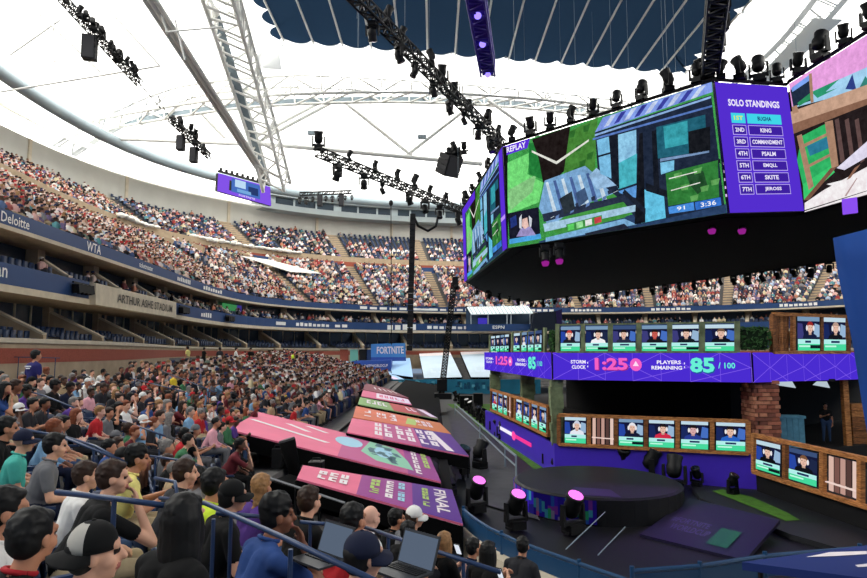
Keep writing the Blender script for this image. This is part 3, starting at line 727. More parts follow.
# white lumpy tarpaulins on the low wall and a flat pale cover over seats
TARP = mat('white_tarp', (226, 224, 216), .7, bump=.4, nscale=3)
for px, off, z, L, lab in ((138, 15.3, 16.95, 5.0, 'leftmost'), (228, 15.3, 16.95, 5.5, 'second from left'), (278, 15.3, 16.95, 5.0, 'below the far video board'), (205, 16.0, 17.1, 3.0, 'small one near the corner')):
    s = s_of_px(px, off, z); q = M(); rr = random.Random(px)
    for i in range(9): q.ell(at(s + (i / 8 - .5) * L, off + rr.uniform(-.2, .2), z + rr.uniform(-.1, .12)), (.55, .5, rr.uniform(.22, .42)), TARP, None, 10, 6, .06, i)
    me = q.mesh('tarpaulin', smooth=True); o = link('tarpaulin', me); md = o.modifiers.new('union', 'REMESH'); md.mode = 'VOXEL'; md.voxel_size = .09; md.use_smooth_shade = True
    tag(o, 'lumpy white tarpaulin on the low wall between upper tiers, ' + lab, 'tarpaulin')
s = s_of_px(284, 9, 12); q = M()
zt1 = lambda o: T1['z'] + (o - .5) / .83 * .475 + 1.35
q.slab([at(s - 4.2, 11.6, zt1(11.6)), at(s - .5, 11.6, zt1(11.6)), at(s + 5.0, 8.4, zt1(8.4)), at(s + .6, 8.0, zt1(8.0))], (0, 0, 1), .08, mat('cover_grey', (206, 206, 198), .7)); q.bar(at(s, 9.8, zt1(9.8) - 1.3), at(s, 9.8, zt1(9.8)), .15, .15, BLACK, up=Vector((0, 1, 0)))
tag(q.build('seat_cover'), 'flat pale grey cover over seats in the middle tier', 'cover')
# covered booth with ribbed awning at far suites
y0 = 99.0
t = thing('broadcast_booth', 'broadcast booth with ribbed white awning on the far suites', 'booth', U(500, 330, y0))
a, b, c, e = U(471, 314, y0 - 3.5), U(533, 313, y0 - 3.5), U(528, 306, y0), U(467, 307, y0)
q = M(); q.slab([a, b, c, e], (0, 0, -1), .12, mat('awning_white', (206, 218, 222), .6)); q.build('awning', t)
for i in range(16):
    u = (i + .5) / 16; rod('awning_rib', a.lerp(b, u) + Vector((0, 0, .08)), e.lerp(c, u) + Vector((0, 0, .08)), .07, mat('awning_rib', (150, 164, 172), .6), t, 6)
for px in (471, 488, 507, 511, 530): rod('post', U(px, 328, y0 - 3.4), U(px, 314, y0 - 3.4), .1, mat('booth_post', (150, 160, 168), .5), t, 6)
q = M(); q.slab([U(466, 331, y0 - 3.6), U(531, 331, y0 - 3.6), U(531, 324, y0 - 3.6), U(466, 324, y0 - 3.6)], (0, 1, 0), .2, NAVY); q.build('parapet', t)
sc = Screen(U(492, 329, y0 - 3.7), U(505, 329, y0 - 3.7), U(505, 325.5, y0 - 3.7), U(492, 325.5, y0 - 3.7), .03); sc.T('ESPN', .5, .5, .9, .9, WHITE, 1); sc.done(t)
q = M(); q.slab([U(466, 331, y0), U(531, 331, y0), U(531, 308, y0), U(466, 308, y0)], (0, 1, 0), .2, mat('booth_back', (54, 72, 92), .5)); q.build('back_wall', t)
q = M(); q.slab([U(478, 325, y0 - .4), U(487, 325, y0 - .4), U(487, 318, y0 - .4), U(478, 318, y0 - .4)], (0, 1, 0), .2, emis((70, 60, 190), .8)); q.build('monitor', t)
t = thing('camera_box', 'dark navy draped camera box beside the ribbed awning', 'box', U(546, 328, y0 - 4))
q = M(); q.slab([U(531, 330, y0 - 5), U(557, 330, y0 - 5), U(556, 311, y0 - 5), U(534, 313, y0 - 5)], (0, 1, 0), 4, mat('drape_navy', (18, 28, 44), .9, bump=.3)); q.build('drape', t)
q = M(); q.slab([U(557, 329, y0 - 5.1), U(562, 327, y0 - 5.1), U(562, 309, y0 - 5.1), U(556, 311, y0 - 5.1)], (0, 1, 0), 3.5, mat('drape_violet', (26, 14, 64), .9)); q.build('side_panel', t)

# black sheet added to darken the lowest rows between the banner ends and the walkway
q = M(); ys = [27 + i * 3.5 for i in range(15)]
vs = [(x, y, -4.35 + .178 * (.5 - x - .3) + .38) for y in ys for x in (-3.4, .35)]
q.add(vs, [(2 * i, 2 * i + 1, 2 * i + 3, 2 * i + 2) for i in range(14)], BLACKCLOTH); q.add([(.36, 27, -3.9), (.36, 76, -3.9), (.36, 76, -5.1), (.36, 27, -5.1)], [(0, 1, 2, 3)], BLACKCLOTH)
tag(q.build('row_dark_sheet'), 'black cloth covering the lowest rows below the banner ends', 'cloth')
# ---------------------------------------------------------------- hanging screen cube
ZT, ZB = 14.4, 7.4
C_t, C_b = Z(463, 210, ZT), Z(465, 282, ZB)
B_t, B_b = Z(503, 147, ZT), Z(508, 248, ZB)
A_t, A_b = Z(712, 82, ZT), Z(727, 213, ZB)
Q_t, Q_b = Z(787, 87, ZT), Z(804, 211, ZB)
R1_t, R1_b = Z(789, 84, ZT), Z(806, 212, ZB)
R2_t, R2_b = Z(870, 33, ZT), Z(875, 190, ZB)
k = 2.6; R3_t, R3_b = R1_t.lerp(R2_t, k), R1_b.lerp(R2_b, k)
def planar(pxs, bl, br, tl, tr):
    """top corners moved along their sight lines into one plane with the bottom edge"""
    up = ((tl - bl) + (tr - br)) / 2; n = (br - bl).cross(up).normalized(); return onplane(*pxs[0], bl, n), onplane(*pxs[1], bl, n)
R3_b = R1_b.lerp(R2_b, 2.6)
FA = {}
FA['main'] = (B_b, A_b) + planar(((503, 147), (712, 82)), B_b, A_b, B_t, A_t)
FA['left'] = (C_b, B_b) + planar(((463, 210), (503, 147)), C_b, B_b, C_t, B_t)
FA['solo'] = (A_b, Q_b) + planar(((712, 82), (787, 87)), A_b, Q_b, A_t, Q_t)
tl, tr = planar(((789, 84), (870, 33)), R1_b, R2_b, R1_t, R2_t)
FA['right'] = (R1_b, R3_b, tl, tl.lerp(tr, 2.6))
JL = thing('screen_cube', 'huge hanging video screen cube with purple edges above the stage', 'screen', ((A_b.x + C_b.x) / 2, (A_b.y + C_b.y) / 2, ZB))
UNDER = mat('screen_underside', (9, 9, 11), .9)
def inset(p, c, d): return p + (c - p).normalized() * d
cen = Vector((24, 50, 0))
ringb = [C_b, B_b, A_b, Q_b, R3_b + Vector((1.2, 0, 0)), R3_b + Vector((14, 0, 0)), Z(838, 262, ZB), Z(700, 281, ZB), Z(600, 294, ZB), Z(524, 302, ZB), Z(492, 297, ZB)]
ringt = [C_t, B_t, A_t, Q_t, R3_t + Vector((1.2, 0, 0)), R3_t + Vector((14, 0, 0)), Z(838, 262, ZB) + Vector((0, 0, 7)), Z(700, 281, ZB) + Vector((0, 0, 7)), Z(600, 294, ZB) + Vector((0, 0, 7)), Z(524, 302, ZB) + Vector((0, 0, 7)), Z(492, 297, ZB) + Vector((0, 0, 7))]
ins = lambda p: p + Vector((cen.x - p.x, cen.y - p.y, 0)).normalized() * 1.3
q = M(); n = len(ringb); vb = [ins(p) for p in ringb]; vt = [ins(p) for p in ringt]
q.add(vb + vt, [tuple(range(n)), tuple(range(n, 2 * n))] + [(i, (i + 1) % n, n + (i + 1) % n, n + i) for i in range(n)], UNDER)
q.build('body', JL)
q = M(); q.add([p + Vector((0, 0, .04)) for p in [C_b, B_b, A_b, Q_b, R3_b] + ringb[5:]], [tuple(range(len(ringb)))], UNDER); q.build('underside', JL)
# hanging purple lit patches below
LED = emis
def face(bl, br, tr, tl, name, back=.35):
    q = M(); s = Screen(bl, br, tr, tl, .02); q.slab([bl, br, tr, tl], -s.n, back, BLACK); q.build(name, JL); return s
VIO = LED((92, 48, 214))
def game(s, c, L=0):
    """replay picture: meadow, dark tree, blue timber building. c maps the photo's big-screen pixels to uv"""
    def X(pts, col, l=1): s.P([c(x, y) for x, y in pts], picture(col), l + L)
    X([(503, 147), (712, 82), (727, 213), (508, 248)], (70, 176, 84), 0)
    X([(507, 163), (538, 150), (534, 172), (553, 180), (548, 200), (509, 214)], (112, 214, 116), 1)
    X([(509, 190), (545, 172), (540, 190), (512, 210)], (132, 196, 128), 1.2)
    X([(536, 141), (556, 140), (556, 178), (536, 172)], (28, 120, 52), 1.3)
    X([(577, 130), (612, 108), (610, 168), (577, 172)], (66, 128, 50), 1)
    X([(540, 137), (584, 122), (577, 168), (568, 176), (553, 180), (548, 156)], (24, 15, 14), 1.5)
    for a, b in ((583, 128), (590, 142), (598, 122), (602, 150), (594, 158), (588, 165)): X([(a, b), (a + 7, b - 3), (a + 5, b + 5), (a, b + 6)], (40, 100, 36), 1.6)
    X([(540, 148), (569, 158), (604, 135), (604, 137), (569, 161), (540, 150)], (226, 226, 214), 3)
    X([(555, 178), (600, 162), (632, 190), (640, 205), (560, 226), (548, 206)], (120, 164, 206), 1.7)
    for i in range(7): X([(556 + i * 9, 180 - i * 2), (559 + i * 9, 179 - i * 2), (570 + i * 9, 212 - i * 2), (566 + i * 9, 214 - i * 2)], (70, 96, 150) if i % 2 else (196, 214, 236), 1.9)
    X([(590, 205), (640, 186), (660, 200), (640, 215), (570, 232), (560, 226)], (60, 140, 60), 1.8)
    X([(552, 212), (640, 192), (642, 198), (554, 220)], (34, 44, 66), 2.1); X([(553, 222), (660, 200), (662, 206), (555, 230)], (160, 196, 220), 2.1)
    X([(610, 128), (712, 95), (725, 205), (655, 222), (640, 200), (614, 178)], (24, 36, 58), 2)
    X([(618, 113), (712, 82), (713, 92), (610, 128)], (126, 152, 236), 2.2)
    for i in range(9): X([(626 + i * 9.6, 111 - i * 3.1), (631 + i * 9.6, 109.5 - i * 3.1), (624 + i * 9.6, 121 - i * 3.1), (619 + i * 9.6, 123 - i * 3.1)], (52, 58, 150) if i % 2 else (190, 204, 250), 2.4)
    X([(610, 130), (712, 96), (712, 98), (610, 132)], (140, 176, 226), 2.5); X([(608, 134), (713, 105), (713, 107), (608, 136)], (86, 120, 190), 2.5)
    X([(612, 136), (625, 132), (627, 175), (616, 170)], (120, 186, 228), 2.6); X([(632, 131), (650, 126), (651, 178), (633, 184)], (140, 196, 238), 2.6)
    X([(633, 160), (651, 150), (651, 180), (634, 186)], (70, 176, 190), 2.7)
    X([(634, 188), (652, 182), (654, 196), (636, 190)], (90, 150, 214), 2.6); X([(653, 130), (656, 129), (660, 220), (650, 222)], (10, 14, 24), 2.9)
    X([(668, 124), (708, 114), (710, 150), (669, 156)], (26, 92, 112), 2.6); X([(674, 124), (694, 119), (695, 142), (676, 146)], (52, 156, 168), 2.8)
    X([(695, 130), (712, 126), (713, 150), (696, 153)], (10, 14, 22), 2.9); X([(672, 156), (712, 150), (712, 152), (672, 159)], (120, 150, 190), 2.9)
    X([(657, 186), (676, 194), (678, 216), (656, 221)], (96, 190, 226), 2.6); X([(672, 160), (684, 158), (684, 168), (673, 172)], (120, 190, 226), 2.7)
    X([(612, 152), (626, 148), (626, 150), (612, 154)], (16, 22, 36), 2.8); X([(624, 132), (633, 130), (635, 186), (628, 176)], (14, 20, 34), 2.8)
    X([(640, 186), (660, 206), (660, 212), (638, 190)], (18, 26, 42), 3); X([(660, 180), (690, 194), (690, 200), (660, 188)], (14, 20, 32), 3); X([(664, 128), (668, 127), (672, 186), (667, 187)], (12, 18, 30), 3)
    X([(690, 168), (724, 158), (725, 162), (690, 171)], (14, 20, 32), 3); X([(572, 196), (586, 188), (590, 206), (578, 212)], (34, 44, 52), 2.9); X([(590, 190), (600, 184), (604, 196), (594, 204)], (60, 84, 120), 2.9); X([(612, 164), (632, 182), (612, 186), (604, 172)], (150, 188, 224), 2.05)
    for i in range(14): X([(556 + i * 5.6, 214 - i * 2.2 + (i % 3) * 4), (560 + i * 5.6, 212 - i * 2.2 + (i % 3) * 4), (561 + i * 5.6, 216 - i * 2.2), (557 + i * 5.6, 218 - i * 2.2)], ((36, 46, 70), (210, 226, 244), (90, 120, 170))[i % 3], 2.3)
    X([(677, 171), (719, 160), (721, 197), (680, 204)], (44, 120, 52), 3.4)
    for a, b in ((684, 172), (700, 168), (690, 184), (706, 186), (698, 195), (714, 180)): X([(a, b), (a + 7, b - 2), (a + 6, b + 4), (a + 1, b + 5)], (92, 158, 84), 3.6)
    X([(680, 176), (703, 170), (703, 171), (680, 177)], (240, 240, 220), 3.8); X([(682, 188), (706, 181), (706, 182), (682, 189)], (240, 240, 220), 3.8)
    X([(694, 172), (708, 170), (712, 186), (704, 193), (698, 184)], (30, 74, 40), 3.55)
    X([(680, 205), (701, 201), (702, 209), (681, 212)], (70, 140, 220), 3.4); X([(702, 201), (722, 197), (723, 205), (703, 209)], (48, 110, 200), 3.4)
    X([(580, 222), (618, 212), (619, 221), (581, 230)], (60, 140, 66), 3.4)
    for i in range(4): X([(581.5 + i * 9.6, 222.5 - i * 2.45), (588.5 + i * 9.6, 220.7 - i * 2.45), (589 + i * 9.6, 226.5 - i * 2.45), (582 + i * 9.6, 228.5 - i * 2.45)], ((90, 206, 96), (150, 220, 150), (226, 230, 226), (196, 60, 70))[i], 3.6)
    X([(548, 240), (660, 208), (727, 204), (727, 213), (548, 243)], (36, 60, 96), 1.2); X([(556, 236), (640, 216), (652, 222), (556, 243)], (120, 170, 210), 1.4); X([(600, 231), (640, 221), (645, 226), (602, 236)], (30, 36, 54), 1.6)
    X([(509, 213), (548, 205), (550, 234), (511, 241)], (14, 16, 36), 3.4)
    X([(520, 236), (526, 227), (538, 225), (545, 234)], (150, 140, 190), 3.6); X([(528, 218), (534, 216), (536, 225), (531, 228), (527, 225)], (226, 186, 176), 3.8)
    X([(524, 217), (527, 213), (527, 228), (524, 227)], (210, 214, 226), 3.7); X([(536, 214), (540, 217), (539, 225), (537, 226)], (210, 214, 226), 3.7); X([(512, 218), (520, 214), (521, 224), (513, 228)], (30, 50, 120), 3.6)
    X([(511, 239), (550, 232), (551, 237), (511, 244)], (72, 160, 220), 3.6)
def inv(bl, br, tr, tl):
    """big-screen photo pixels to bilinear uv (Newton steps on the quad)"""
    P = [Vector(p) for p in (bl, br, tr, tl)]
    def f(x, y):
        u = v = .5
        for _ in range(6):
            p = (P[0] * (1 - u) + P[1] * u) * (1 - v) + (P[3] * (1 - u) + P[2] * u) * v
            du = (P[1] - P[0]) * (1 - v) + (P[2] - P[3]) * v; dv = (P[3] * (1 - u) + P[2] * u) - (P[0] * (1 - u) + P[1] * u)
            ex, ey = x - p.x, y - p.y; D = du.x * dv.y - du.y * dv.x
            u += (ex * dv.y - ey * dv.x) / D; v += (du.x * ey - du.y * ex) / D
        return (min(1, max(0, u)), min(1, max(0, v)))
    return f
cmap = inv((508, 248), (727, 213), (712, 82), (503, 147))
f_ = FA['main']; s = face(f_[0], f_[1], f_[3], f_[2], 'screen_panel'); game(s, cmap)
s.P([cmap(503, 147), cmap(538, 136), cmap(535, 146), cmap(505, 156)], VIO, 4); u, v = cmap(521, 146); s.T('REPLAY', u, v, .115, .055, LED((250, 246, 255)), 5, .02)
u, v = cmap(691, 206.5); s.T('91', u, v, .03, .03, LED((250, 250, 255)), 5); u, v = cmap(713, 203); s.T('3:36', u, v, .055, .035, LED((250, 250, 255)), 5)
s.done(JL)
# purple edge pillars
for (b, t_, b2, t2) in ((B_b, B_t, B_b.lerp(C_b, .07), B_t.lerp(C_t, .07)), (C_b, C_t, C_b.lerp(B_b, .09), C_t.lerp(B_t, .09))):
    s = Screen(b2, b, t_, t2, .05); s.R(0, 0, 1, 1, VIO, 1.5); s.R(0, .3, 1, .34, LED((190, 150, 250)), 2) ; s.done(JL, 'edge_panel')
f_ = FA['left']; s = face(f_[0], f_[1], f_[3], f_[2], 'screen_panel'); game(s, lambda x, y: (.09 + .84 * cmap(x, y)[0], cmap(x, y)[1])); s.R(0, .9, .4, 1, VIO, 4); s.done(JL)
# standings panel
f_ = FA['solo']; s = face(f_[0], f_[1], f_[3], f_[2], 'screen_panel'); s.R(.0, 0, 1, 1, LED((84, 46, 206)), 1); s.R(0, 0, .035, 1, LED((20, 14, 40)), 2)
for kk in range(9): s.R(.0, .12 + kk * .06, .022, .14 + kk * .06, LED((226, 190, 250)), 3)
LT_ = LED((240, 232, 255)); s.T('SOLO STANDINGS', .52, .845, .68, .055, LT_, 3, .035)
rows = (('1ST', 'BUGHA'), ('2ND', 'KING'), ('3RD', 'COMMANDMENT'), ('4TH', 'PSALM'), ('5TH', 'EMQLL'), ('6TH', 'SKITE'), ('7TH', 'JEROSS'))
for i, (a, b) in enumerate(rows):
    y1 = .765 - i * .092; y0 = y1 - .078
    for (u0, u1, tx, w) in ((.2, .385, a, .12), (.41, .86, b, .05 * len(b) * .72)):
        if i == 0: s.R(u0, y0, u1, y1, LED((64, 214, 232)), 2)
        else:
            s.R(u0, y0, u1, y1, LED((196, 176, 250)), 2); s.R(u0 + .008, y0 + .005, u1 - .008, y1 - .005, LED((62, 32, 160)), 2.5)
        s.T(tx, (u0 + u1) / 2, (y0 + y1) / 2, w, .034, (LED((216, 236, 90)) if u0 < .3 else LED((18, 60, 110))) if i == 0 else LT_, 4, .03)
s.done(JL)
# right-hand screen, a nearer view of timber framing under a pink sky
f_ = FA['right']; s = face(f_[0], f_[1], f_[3], f_[2], 'screen_panel')
def XX(pts, col, l=1): 
    s.q.add([s.px(x, y, l) for x, y in pts], [tuple(range(len(pts)))], picture(col, amt=.2))
s.R(0, 0, 1, 1, LED((226, 150, 214)), .5)
XX([(789, 84), (870, 33), (930, -5), (935, 20), (870, 82), (793, 108)], (230, 160, 222), 1)
XX([(793, 100), (870, 66), (930, 40), (930, 62), (870, 88), (794, 116)], (160, 206, 240), 1.2)
XX([(812, 92), (840, 79), (826, 92), (838, 88), (818, 98)], (40, 150, 110), 1.6); XX([(846, 89), (853, 74), (857, 90)], (40, 60, 130), 1.6); XX([(860, 88), (866, 76), (872, 84)], (50, 130, 120), 1.6)
XX([(791, 90), (810, 78), (813, 100), (794, 107)], (24, 40, 62), 1.8); XX([(792, 88), (811, 74), (811, 80), (793, 92)], (120, 160, 236), 2); XX([(798, 103), (812, 92), (812, 99), (800, 106)], (40, 140, 90), 2.1)
XX([(791, 128), (793, 108), (870, 88), (930, 62), (930, 250), (870, 195), (806, 212)], (30, 20, 22), 2)
XX([(791, 112), (870, 84), (930, 60), (930, 72), (870, 103), (794, 133)], (196, 158, 134), 3); XX([(793, 124), (870, 98), (870, 104), (794, 134)], (136, 98, 78), 3.2)
XX([(803, 136), (826, 124), (836, 165), (805, 190), (798, 160)], (44, 176, 98), 3); XX([(808, 146), (828, 137), (830, 148), (811, 156)], (40, 120, 150), 3.3); XX([(804, 184), (832, 166), (836, 172), (805, 200)], (56, 200, 110), 3.2)
for pts in ([(798, 136), (803, 134), (815, 186), (810, 190)], [(826, 122), (834, 120), (840, 166), (833, 168)], [(805, 144), (828, 133), (828, 136), (806, 147)], [(809, 165), (834, 152), (834, 155), (809, 168)], [(793, 107), (798, 105), (800, 112), (794, 114)], [(810, 74), (813, 73), (815, 102), (812, 103)]): XX(pts, (168, 130, 106), 3.6)
XX([(832, 168), (838, 167), (810, 200), (805, 200)], (120, 84, 66), 3.7)
for a in (842, 852, 862): XX([(a - 6, 120), (a - 2, 118), (a + 4, 160), (a, 163)], (96, 72, 70), 3.4)
XX([(838, 168), (870, 140), (930, 100), (930, 116), (870, 156), (846, 170)], (222, 216, 240), 3.8)
XX([(806, 203), (825, 190), (870, 166), (930, 140), (930, 175), (870, 194), (806, 212)], (250, 236, 240), 3.9); XX([(828, 184), (844, 180), (838, 187)], (250, 240, 244), 4); XX([(846, 196), (858, 178), (859, 178), (848, 196)], (180, 150, 150), 4.1)
XX([(856, 168), (862, 164), (852, 178), (848, 180)], (140, 100, 80), 4.1)
s.done(JL)
q = M(); a, b = Z(843, 199, 7.3), Z(857, 197, 7.3); q.slab([a, b, b - Vector((0, 0, .75)), a - Vector((0, 0, .75))], (0, 1, 0), .1, LED((140, 80, 240))); q.build('ribbon_light', JL)
# top frame rail
q = M(); q.tube([C_t + Vector((0, 0, .15)), B_t + Vector((0, 0, .15)), A_t + Vector((0, 0, .15)), Q_t + Vector((0, 0, .15)), FA['right'][2] + Vector((0, 0, .15)), FA['right'][3] + Vector((0, 0, .15))], .1, BLACK, 6); q.build('top_rail', JL)
# ---------------------------------------------------------------- moving-head lights
def light_master(lens):
    t = thing('moving_head_light', 'x', 'light')
    q = M(); q.box((0, 0, .12), (.42, .42, .22), BLACK); q.box((0, 0, .03), (.5, .3, .06), BLACK); q.build('base', t)
    q = M()
    for e in (-1, 1): q.slab([(e * .27, -.1, .2), (e * .27, .1, .2), (e * .27, .07, .72), (e * .27, -.07, .72)], (e, 0, 0), .07, BLACK)
    q.box((0, 0, .26), (.6, .2, .08), BLACK); q.build('yoke', t)
    q = M(); R_ = Matrix.Rotation(-.45, 3, 'X')
    q.lathe([(.12, -.3), (.2, -.22), (.23, 0), (.2, .12), (.24, .3), (.23, .34)], BLACK, (0, 0, .66), 12, R_); q.build('head', t, smooth=True)
    q = M(); q.lathe([(.2, .335), (.19, .36)], lens, (0, 0, .66), 12, R_); q.build('lens', t)
    return t
LM = {'off': light_master(mat('lens_dark', (20, 22, 30), .1, spec=.8)), 'on': light_master(emis((246, 120, 236), 1.6, 'lamp'))}
_used = set()
def mlight(kind, p, sc, rz, label, group, flip=False):
    o = LM[kind] if kind not in _used else copy_tree(LM[kind]); _used.add(kind)
    o.location = p; o.scale = (sc, sc, sc); o.rotation_euler = (math.pi if flip else 0, 0, rz); tag(o, label, 'light', group); return o
def along(a, b, n): return [a.lerp(b, (i + .5) / n) for i in range(n)]
tops = [(p, 'replay screen, %s from left' % ORD[i]) for i, p in enumerate(along(B_t, A_t, 9))] + [(p, 'narrow left screen, %s from left' % ORD[i]) for i, p in enumerate(along(C_t, B_t, 5))] + [(p, 'standings screen, %s from left' % ORD[i]) for i, p in enumerate(along(A_t, Q_t, 4))] + [(p, 'pink sky screen, %s from left' % ORD[i]) for i, p in enumerate(along(FA['right'][2], FA['right'][3], 9))]
for i, (p, wh) in enumerate(tops):
    mlight('off', p + Vector((0, 0, .2)), random.uniform(.95, 1.5) * (1.0 if i >= 14 else .9), random.uniform(0, 6), 'black light on top of the ' + wh, 'lights on top of the screen cube')
und = along(Z(470, 286, ZB), Z(522, 300, ZB), 5) + along(Z(526, 301, ZB), Z(600, 293, ZB), 6) + along(Z(600, 293, ZB), Z(700, 280, ZB), 8) + along(Z(700, 280, ZB), Z(836, 261, ZB), 9)
for i, p in enumerate(und): mlight('off', p + Vector((0, -.3, .1)), random.uniform(.9, 1.3), random.uniform(0, 6), 'black light hanging under the screen cube, %s from left' % ORD[i], 'lights under the screen cube', True)
for i, (px, py) in enumerate(((711, 219), (741, 219), (545, 251), (559, 249))):
    o = mlight('off', U(px, py - 6, 36), 1.0, 0, 'black light with pink glow below the %s' % ('replay screen at its right end', 'standings screen', 'replay screen at its left end', 'replay screen, second from left')[i], 'glowing lights under the big screen', True)
    q = M(); q.lathe([(.2, 0), (.24, .1), (.16, .3)], emis((170, 40, 160), .7, 'lamp'), (0, 0, .95)); link('lamp_glow', q.mesh('lamp_glow'), o)
# ---------------------------------------------------------------- black rigging trusses
def rig(name, label, a, b, w, n, m=BLACK, r=.05, cat='truss'):
    a = Vector(a); b = Vector(b); t = thing(name, label, cat, (a + b) / 2); d = (b - a).normalized()
    x = d.cross(Vector((0, 0, 1)))
    if x.length < .01: x = Vector((1, 0, 0))
    x.normalize(); y = x.cross(d); cs = []
    for (i, j) in ((-1, -1), (1, -1), (1, 1), (-1, 1)):
        o = x * (i * w / 2) + y * (j * w / 2); rod('chord', a + o, b + o, r, m, t, 6); cs.append(o)
    q = M()
    for k in range(n):
        p, p2 = a.lerp(b, k / n), a.lerp(b, (k + 1) / n)
        for e in range(4):
            o, o2 = cs[e], cs[(e + 1) % 4]
            q.bar(p + o, p + o2, r * 1.2, r * 1.2, m); q.bar(p + (o if k % 2 else o2), p2 + (o2 if k % 2 else o), r * 1.2, r * 1.2, m)
    tag(q.build('lattice_bracing', t), kind='stuff'); return t
def zz(px, py, z=15.2): return Z(px, py, z)
R3a, R3b = zz(345, -14), zz(503, 145)
rig('lighting_truss', 'long black lighting truss running diagonally down to the screen cube corner', R3a, R3b, .5, 40)
for i in range(17):
    p = R3a.lerp(R3b, .05 + i * .055)
    mlight('off', p + Vector((random.uniform(-.3, .3), random.uniform(-.3, .3), -.3 if i % 2 else .25)), random.uniform(.75, 1.15), random.uniform(0, 6), 'black light on the long diagonal truss, %s from its top end' % ORD[i], 'lights on the long diagonal truss', bool(i % 2))
VIOM = mat('violet_lit_metal', (54, 34, 140), .5)  # purple light on this truss is put into its metal and drape colours
a, b = zz(470, -40), zz(488, 70)
t = rig('lighting_truss', 'short violet lit truss hanging end-on above the big screen', a, b, .75, 16, VIOM)
q = M(); q.bar(a, b, .6, .6, mat('violet_lit_drape', (40, 26, 128), .8)); q.build('drape', t)
for u in (.35, .62, .97):
    q = M(); q.ell(a.lerp(b, u) - Vector((0, 0, .4)), (.16, .16, .16), emis((140, 120, 255), 2, 'lamp')); q.build('lamp_bulb', t)
a, b = zz(720, -30), zz(709, 80)
t = rig('lighting_truss', 'black truss above the corner of the standings screen', a, b, .8, 20)
q = M(); q.bar(a, b, .5, .5, BLACKCLOTH); q.build('cable_loom', t)
for i in range(6): mlight('off', a.lerp(b, .3 + i * .13) + Vector((random.uniform(-.5, .5), 0, random.uniform(-.3, .3))), 1.2, random.uniform(0, 6), 'black light on truss above standings screen, %s from the top' % ORD[i], 'lights above the standings screen')
a, b = zz(318, 152), zz(470, 214)
rig('lighting_truss', 'black lighting truss slanting across the far stand to the screen cube', a, b, .6, 34, r=.06)
for i in range(15): mlight('off', a.lerp(b, .02 + i * .066) + Vector((random.uniform(-.4, .4), 0, -.4 if i % 2 else .3)), random.uniform(.9, 1.6), random.uniform(0, 6), 'black light on the truss slanting across far stand, %s from left' % ORD[i], 'lights on the slanting far truss', bool(i % 2))
def speaker(p, w, h, label, tilt=0, rz=0, n=4):
    t = thing('line_array_speaker', label, 'loudspeaker', p); t.rotation_euler = (tilt, 0, rz)
    for i in range(n):
        q = M(); z = -h * (i + .5) / n; q.slab([(-w / 2, -w * .5, z - h / n * .46), (w / 2, -w * .5, z - h / n * .46), (w / 2, -w * .5, z + h / n * .46), (-w / 2, -w * .5, z + h / n * .46)], (0, 1, 0), w, mat('speaker_black', (26, 26, 30), .7)); link('cabinet', q.mesh('cabinet'), t)
        if i == 0: q = M(); q.box((0, -w * .52, -h / 2), (w * .8, .03, h * .92), mat('speaker_grille', (52, 52, 56), .8)); link('grille', q.mesh('grille'), t)
    q = M(); q.bar((-w / 2, 0, .08), (w / 2, 0, .08), .12, .12, BLACK); link('hanging_bar', q.mesh('hanging_bar'), t)
    return t
# left-hand hung rigs
a, b = U(62, -2, 44), U(140, 84, 52)
rig('lighting_truss', 'black lighting truss hanging below the white roof at upper left', a, b, .5, 26, r=.05)
for i in range(12): mlight('off', a.lerp(b, .08 + i * .078) + Vector((random.uniform(-.3, .3), 0, random.uniform(-.3, .3))), random.uniform(.7, 1.2), random.uniform(0, 6), 'small black light on the upper left truss, %s from its top' % ORD[i], 'lights on the upper left truss')
speaker(U(90, 36, 47), 1.0, 1.9, 'black loudspeaker hanging from the upper left truss', .1, .3)
c, d = U(171, 119, 66), U(210, 157, 74)
rig('lighting_truss', 'short black truss with two loudspeakers above the left stand', c, d, .55, 16, r=.06)
for i in range(8): mlight('off', c.lerp(d, .06 + i * .12) + Vector((random.uniform(-.3, .3), 0, random.uniform(-.3, .3))), random.uniform(.8, 1.3), random.uniform(0, 6), 'small black light on the short left truss, %s from its top' % ORD[i], 'lights on the short left truss')
speaker(U(181, 136, 69), .8, 1.7, 'left of two loudspeakers under the short black truss'); speaker(U(194, 148, 72), .8, 1.8, 'right of two loudspeakers under the short black truss')
q = M(); q.tube([b, b + Vector((1.2, 1.5, -1.6)), U(158, 95, 58), U(162, 105, 62), c], .05, BLACK, 6); tag(q.build('cable'), 'black cable sagging between the two left trusses', 'cable')
a, b = U(300, 194, 96), U(352, 192, 96)
rig('lighting_truss', 'small distant black truss over the far left corner', a, b, .5, 14, r=.06)
for i in range(9): mlight('off', a.lerp(b, i / 8) - Vector((0, 0, .5)), random.uniform(.7, 1.2), 0, 'tiny black light on the distant corner truss, %s from left' % ORD[i], 'lights on the distant corner truss', True)
speaker(U(320, 195, 96), .75, 1.8, 'left black loudspeaker on the distant corner truss'); speaker(U(341.5, 195, 96), .75, 1.8, 'right black loudspeaker on the distant corner truss')
# clustered speaker on hanger left of the cube
speaker(U(452, 155, 58), 1.7, 2.0, 'large black loudspeaker tilted on a hanger left of the screen cube', .5, .6)
for i in range(4): mlight('off', U(449 + i * 5, 160 - (i % 2) * 6, 58), 1.2, i, 'black light around the tilted loudspeaker, %s from left' % ORD[i], 'lights around the tilted loudspeaker')
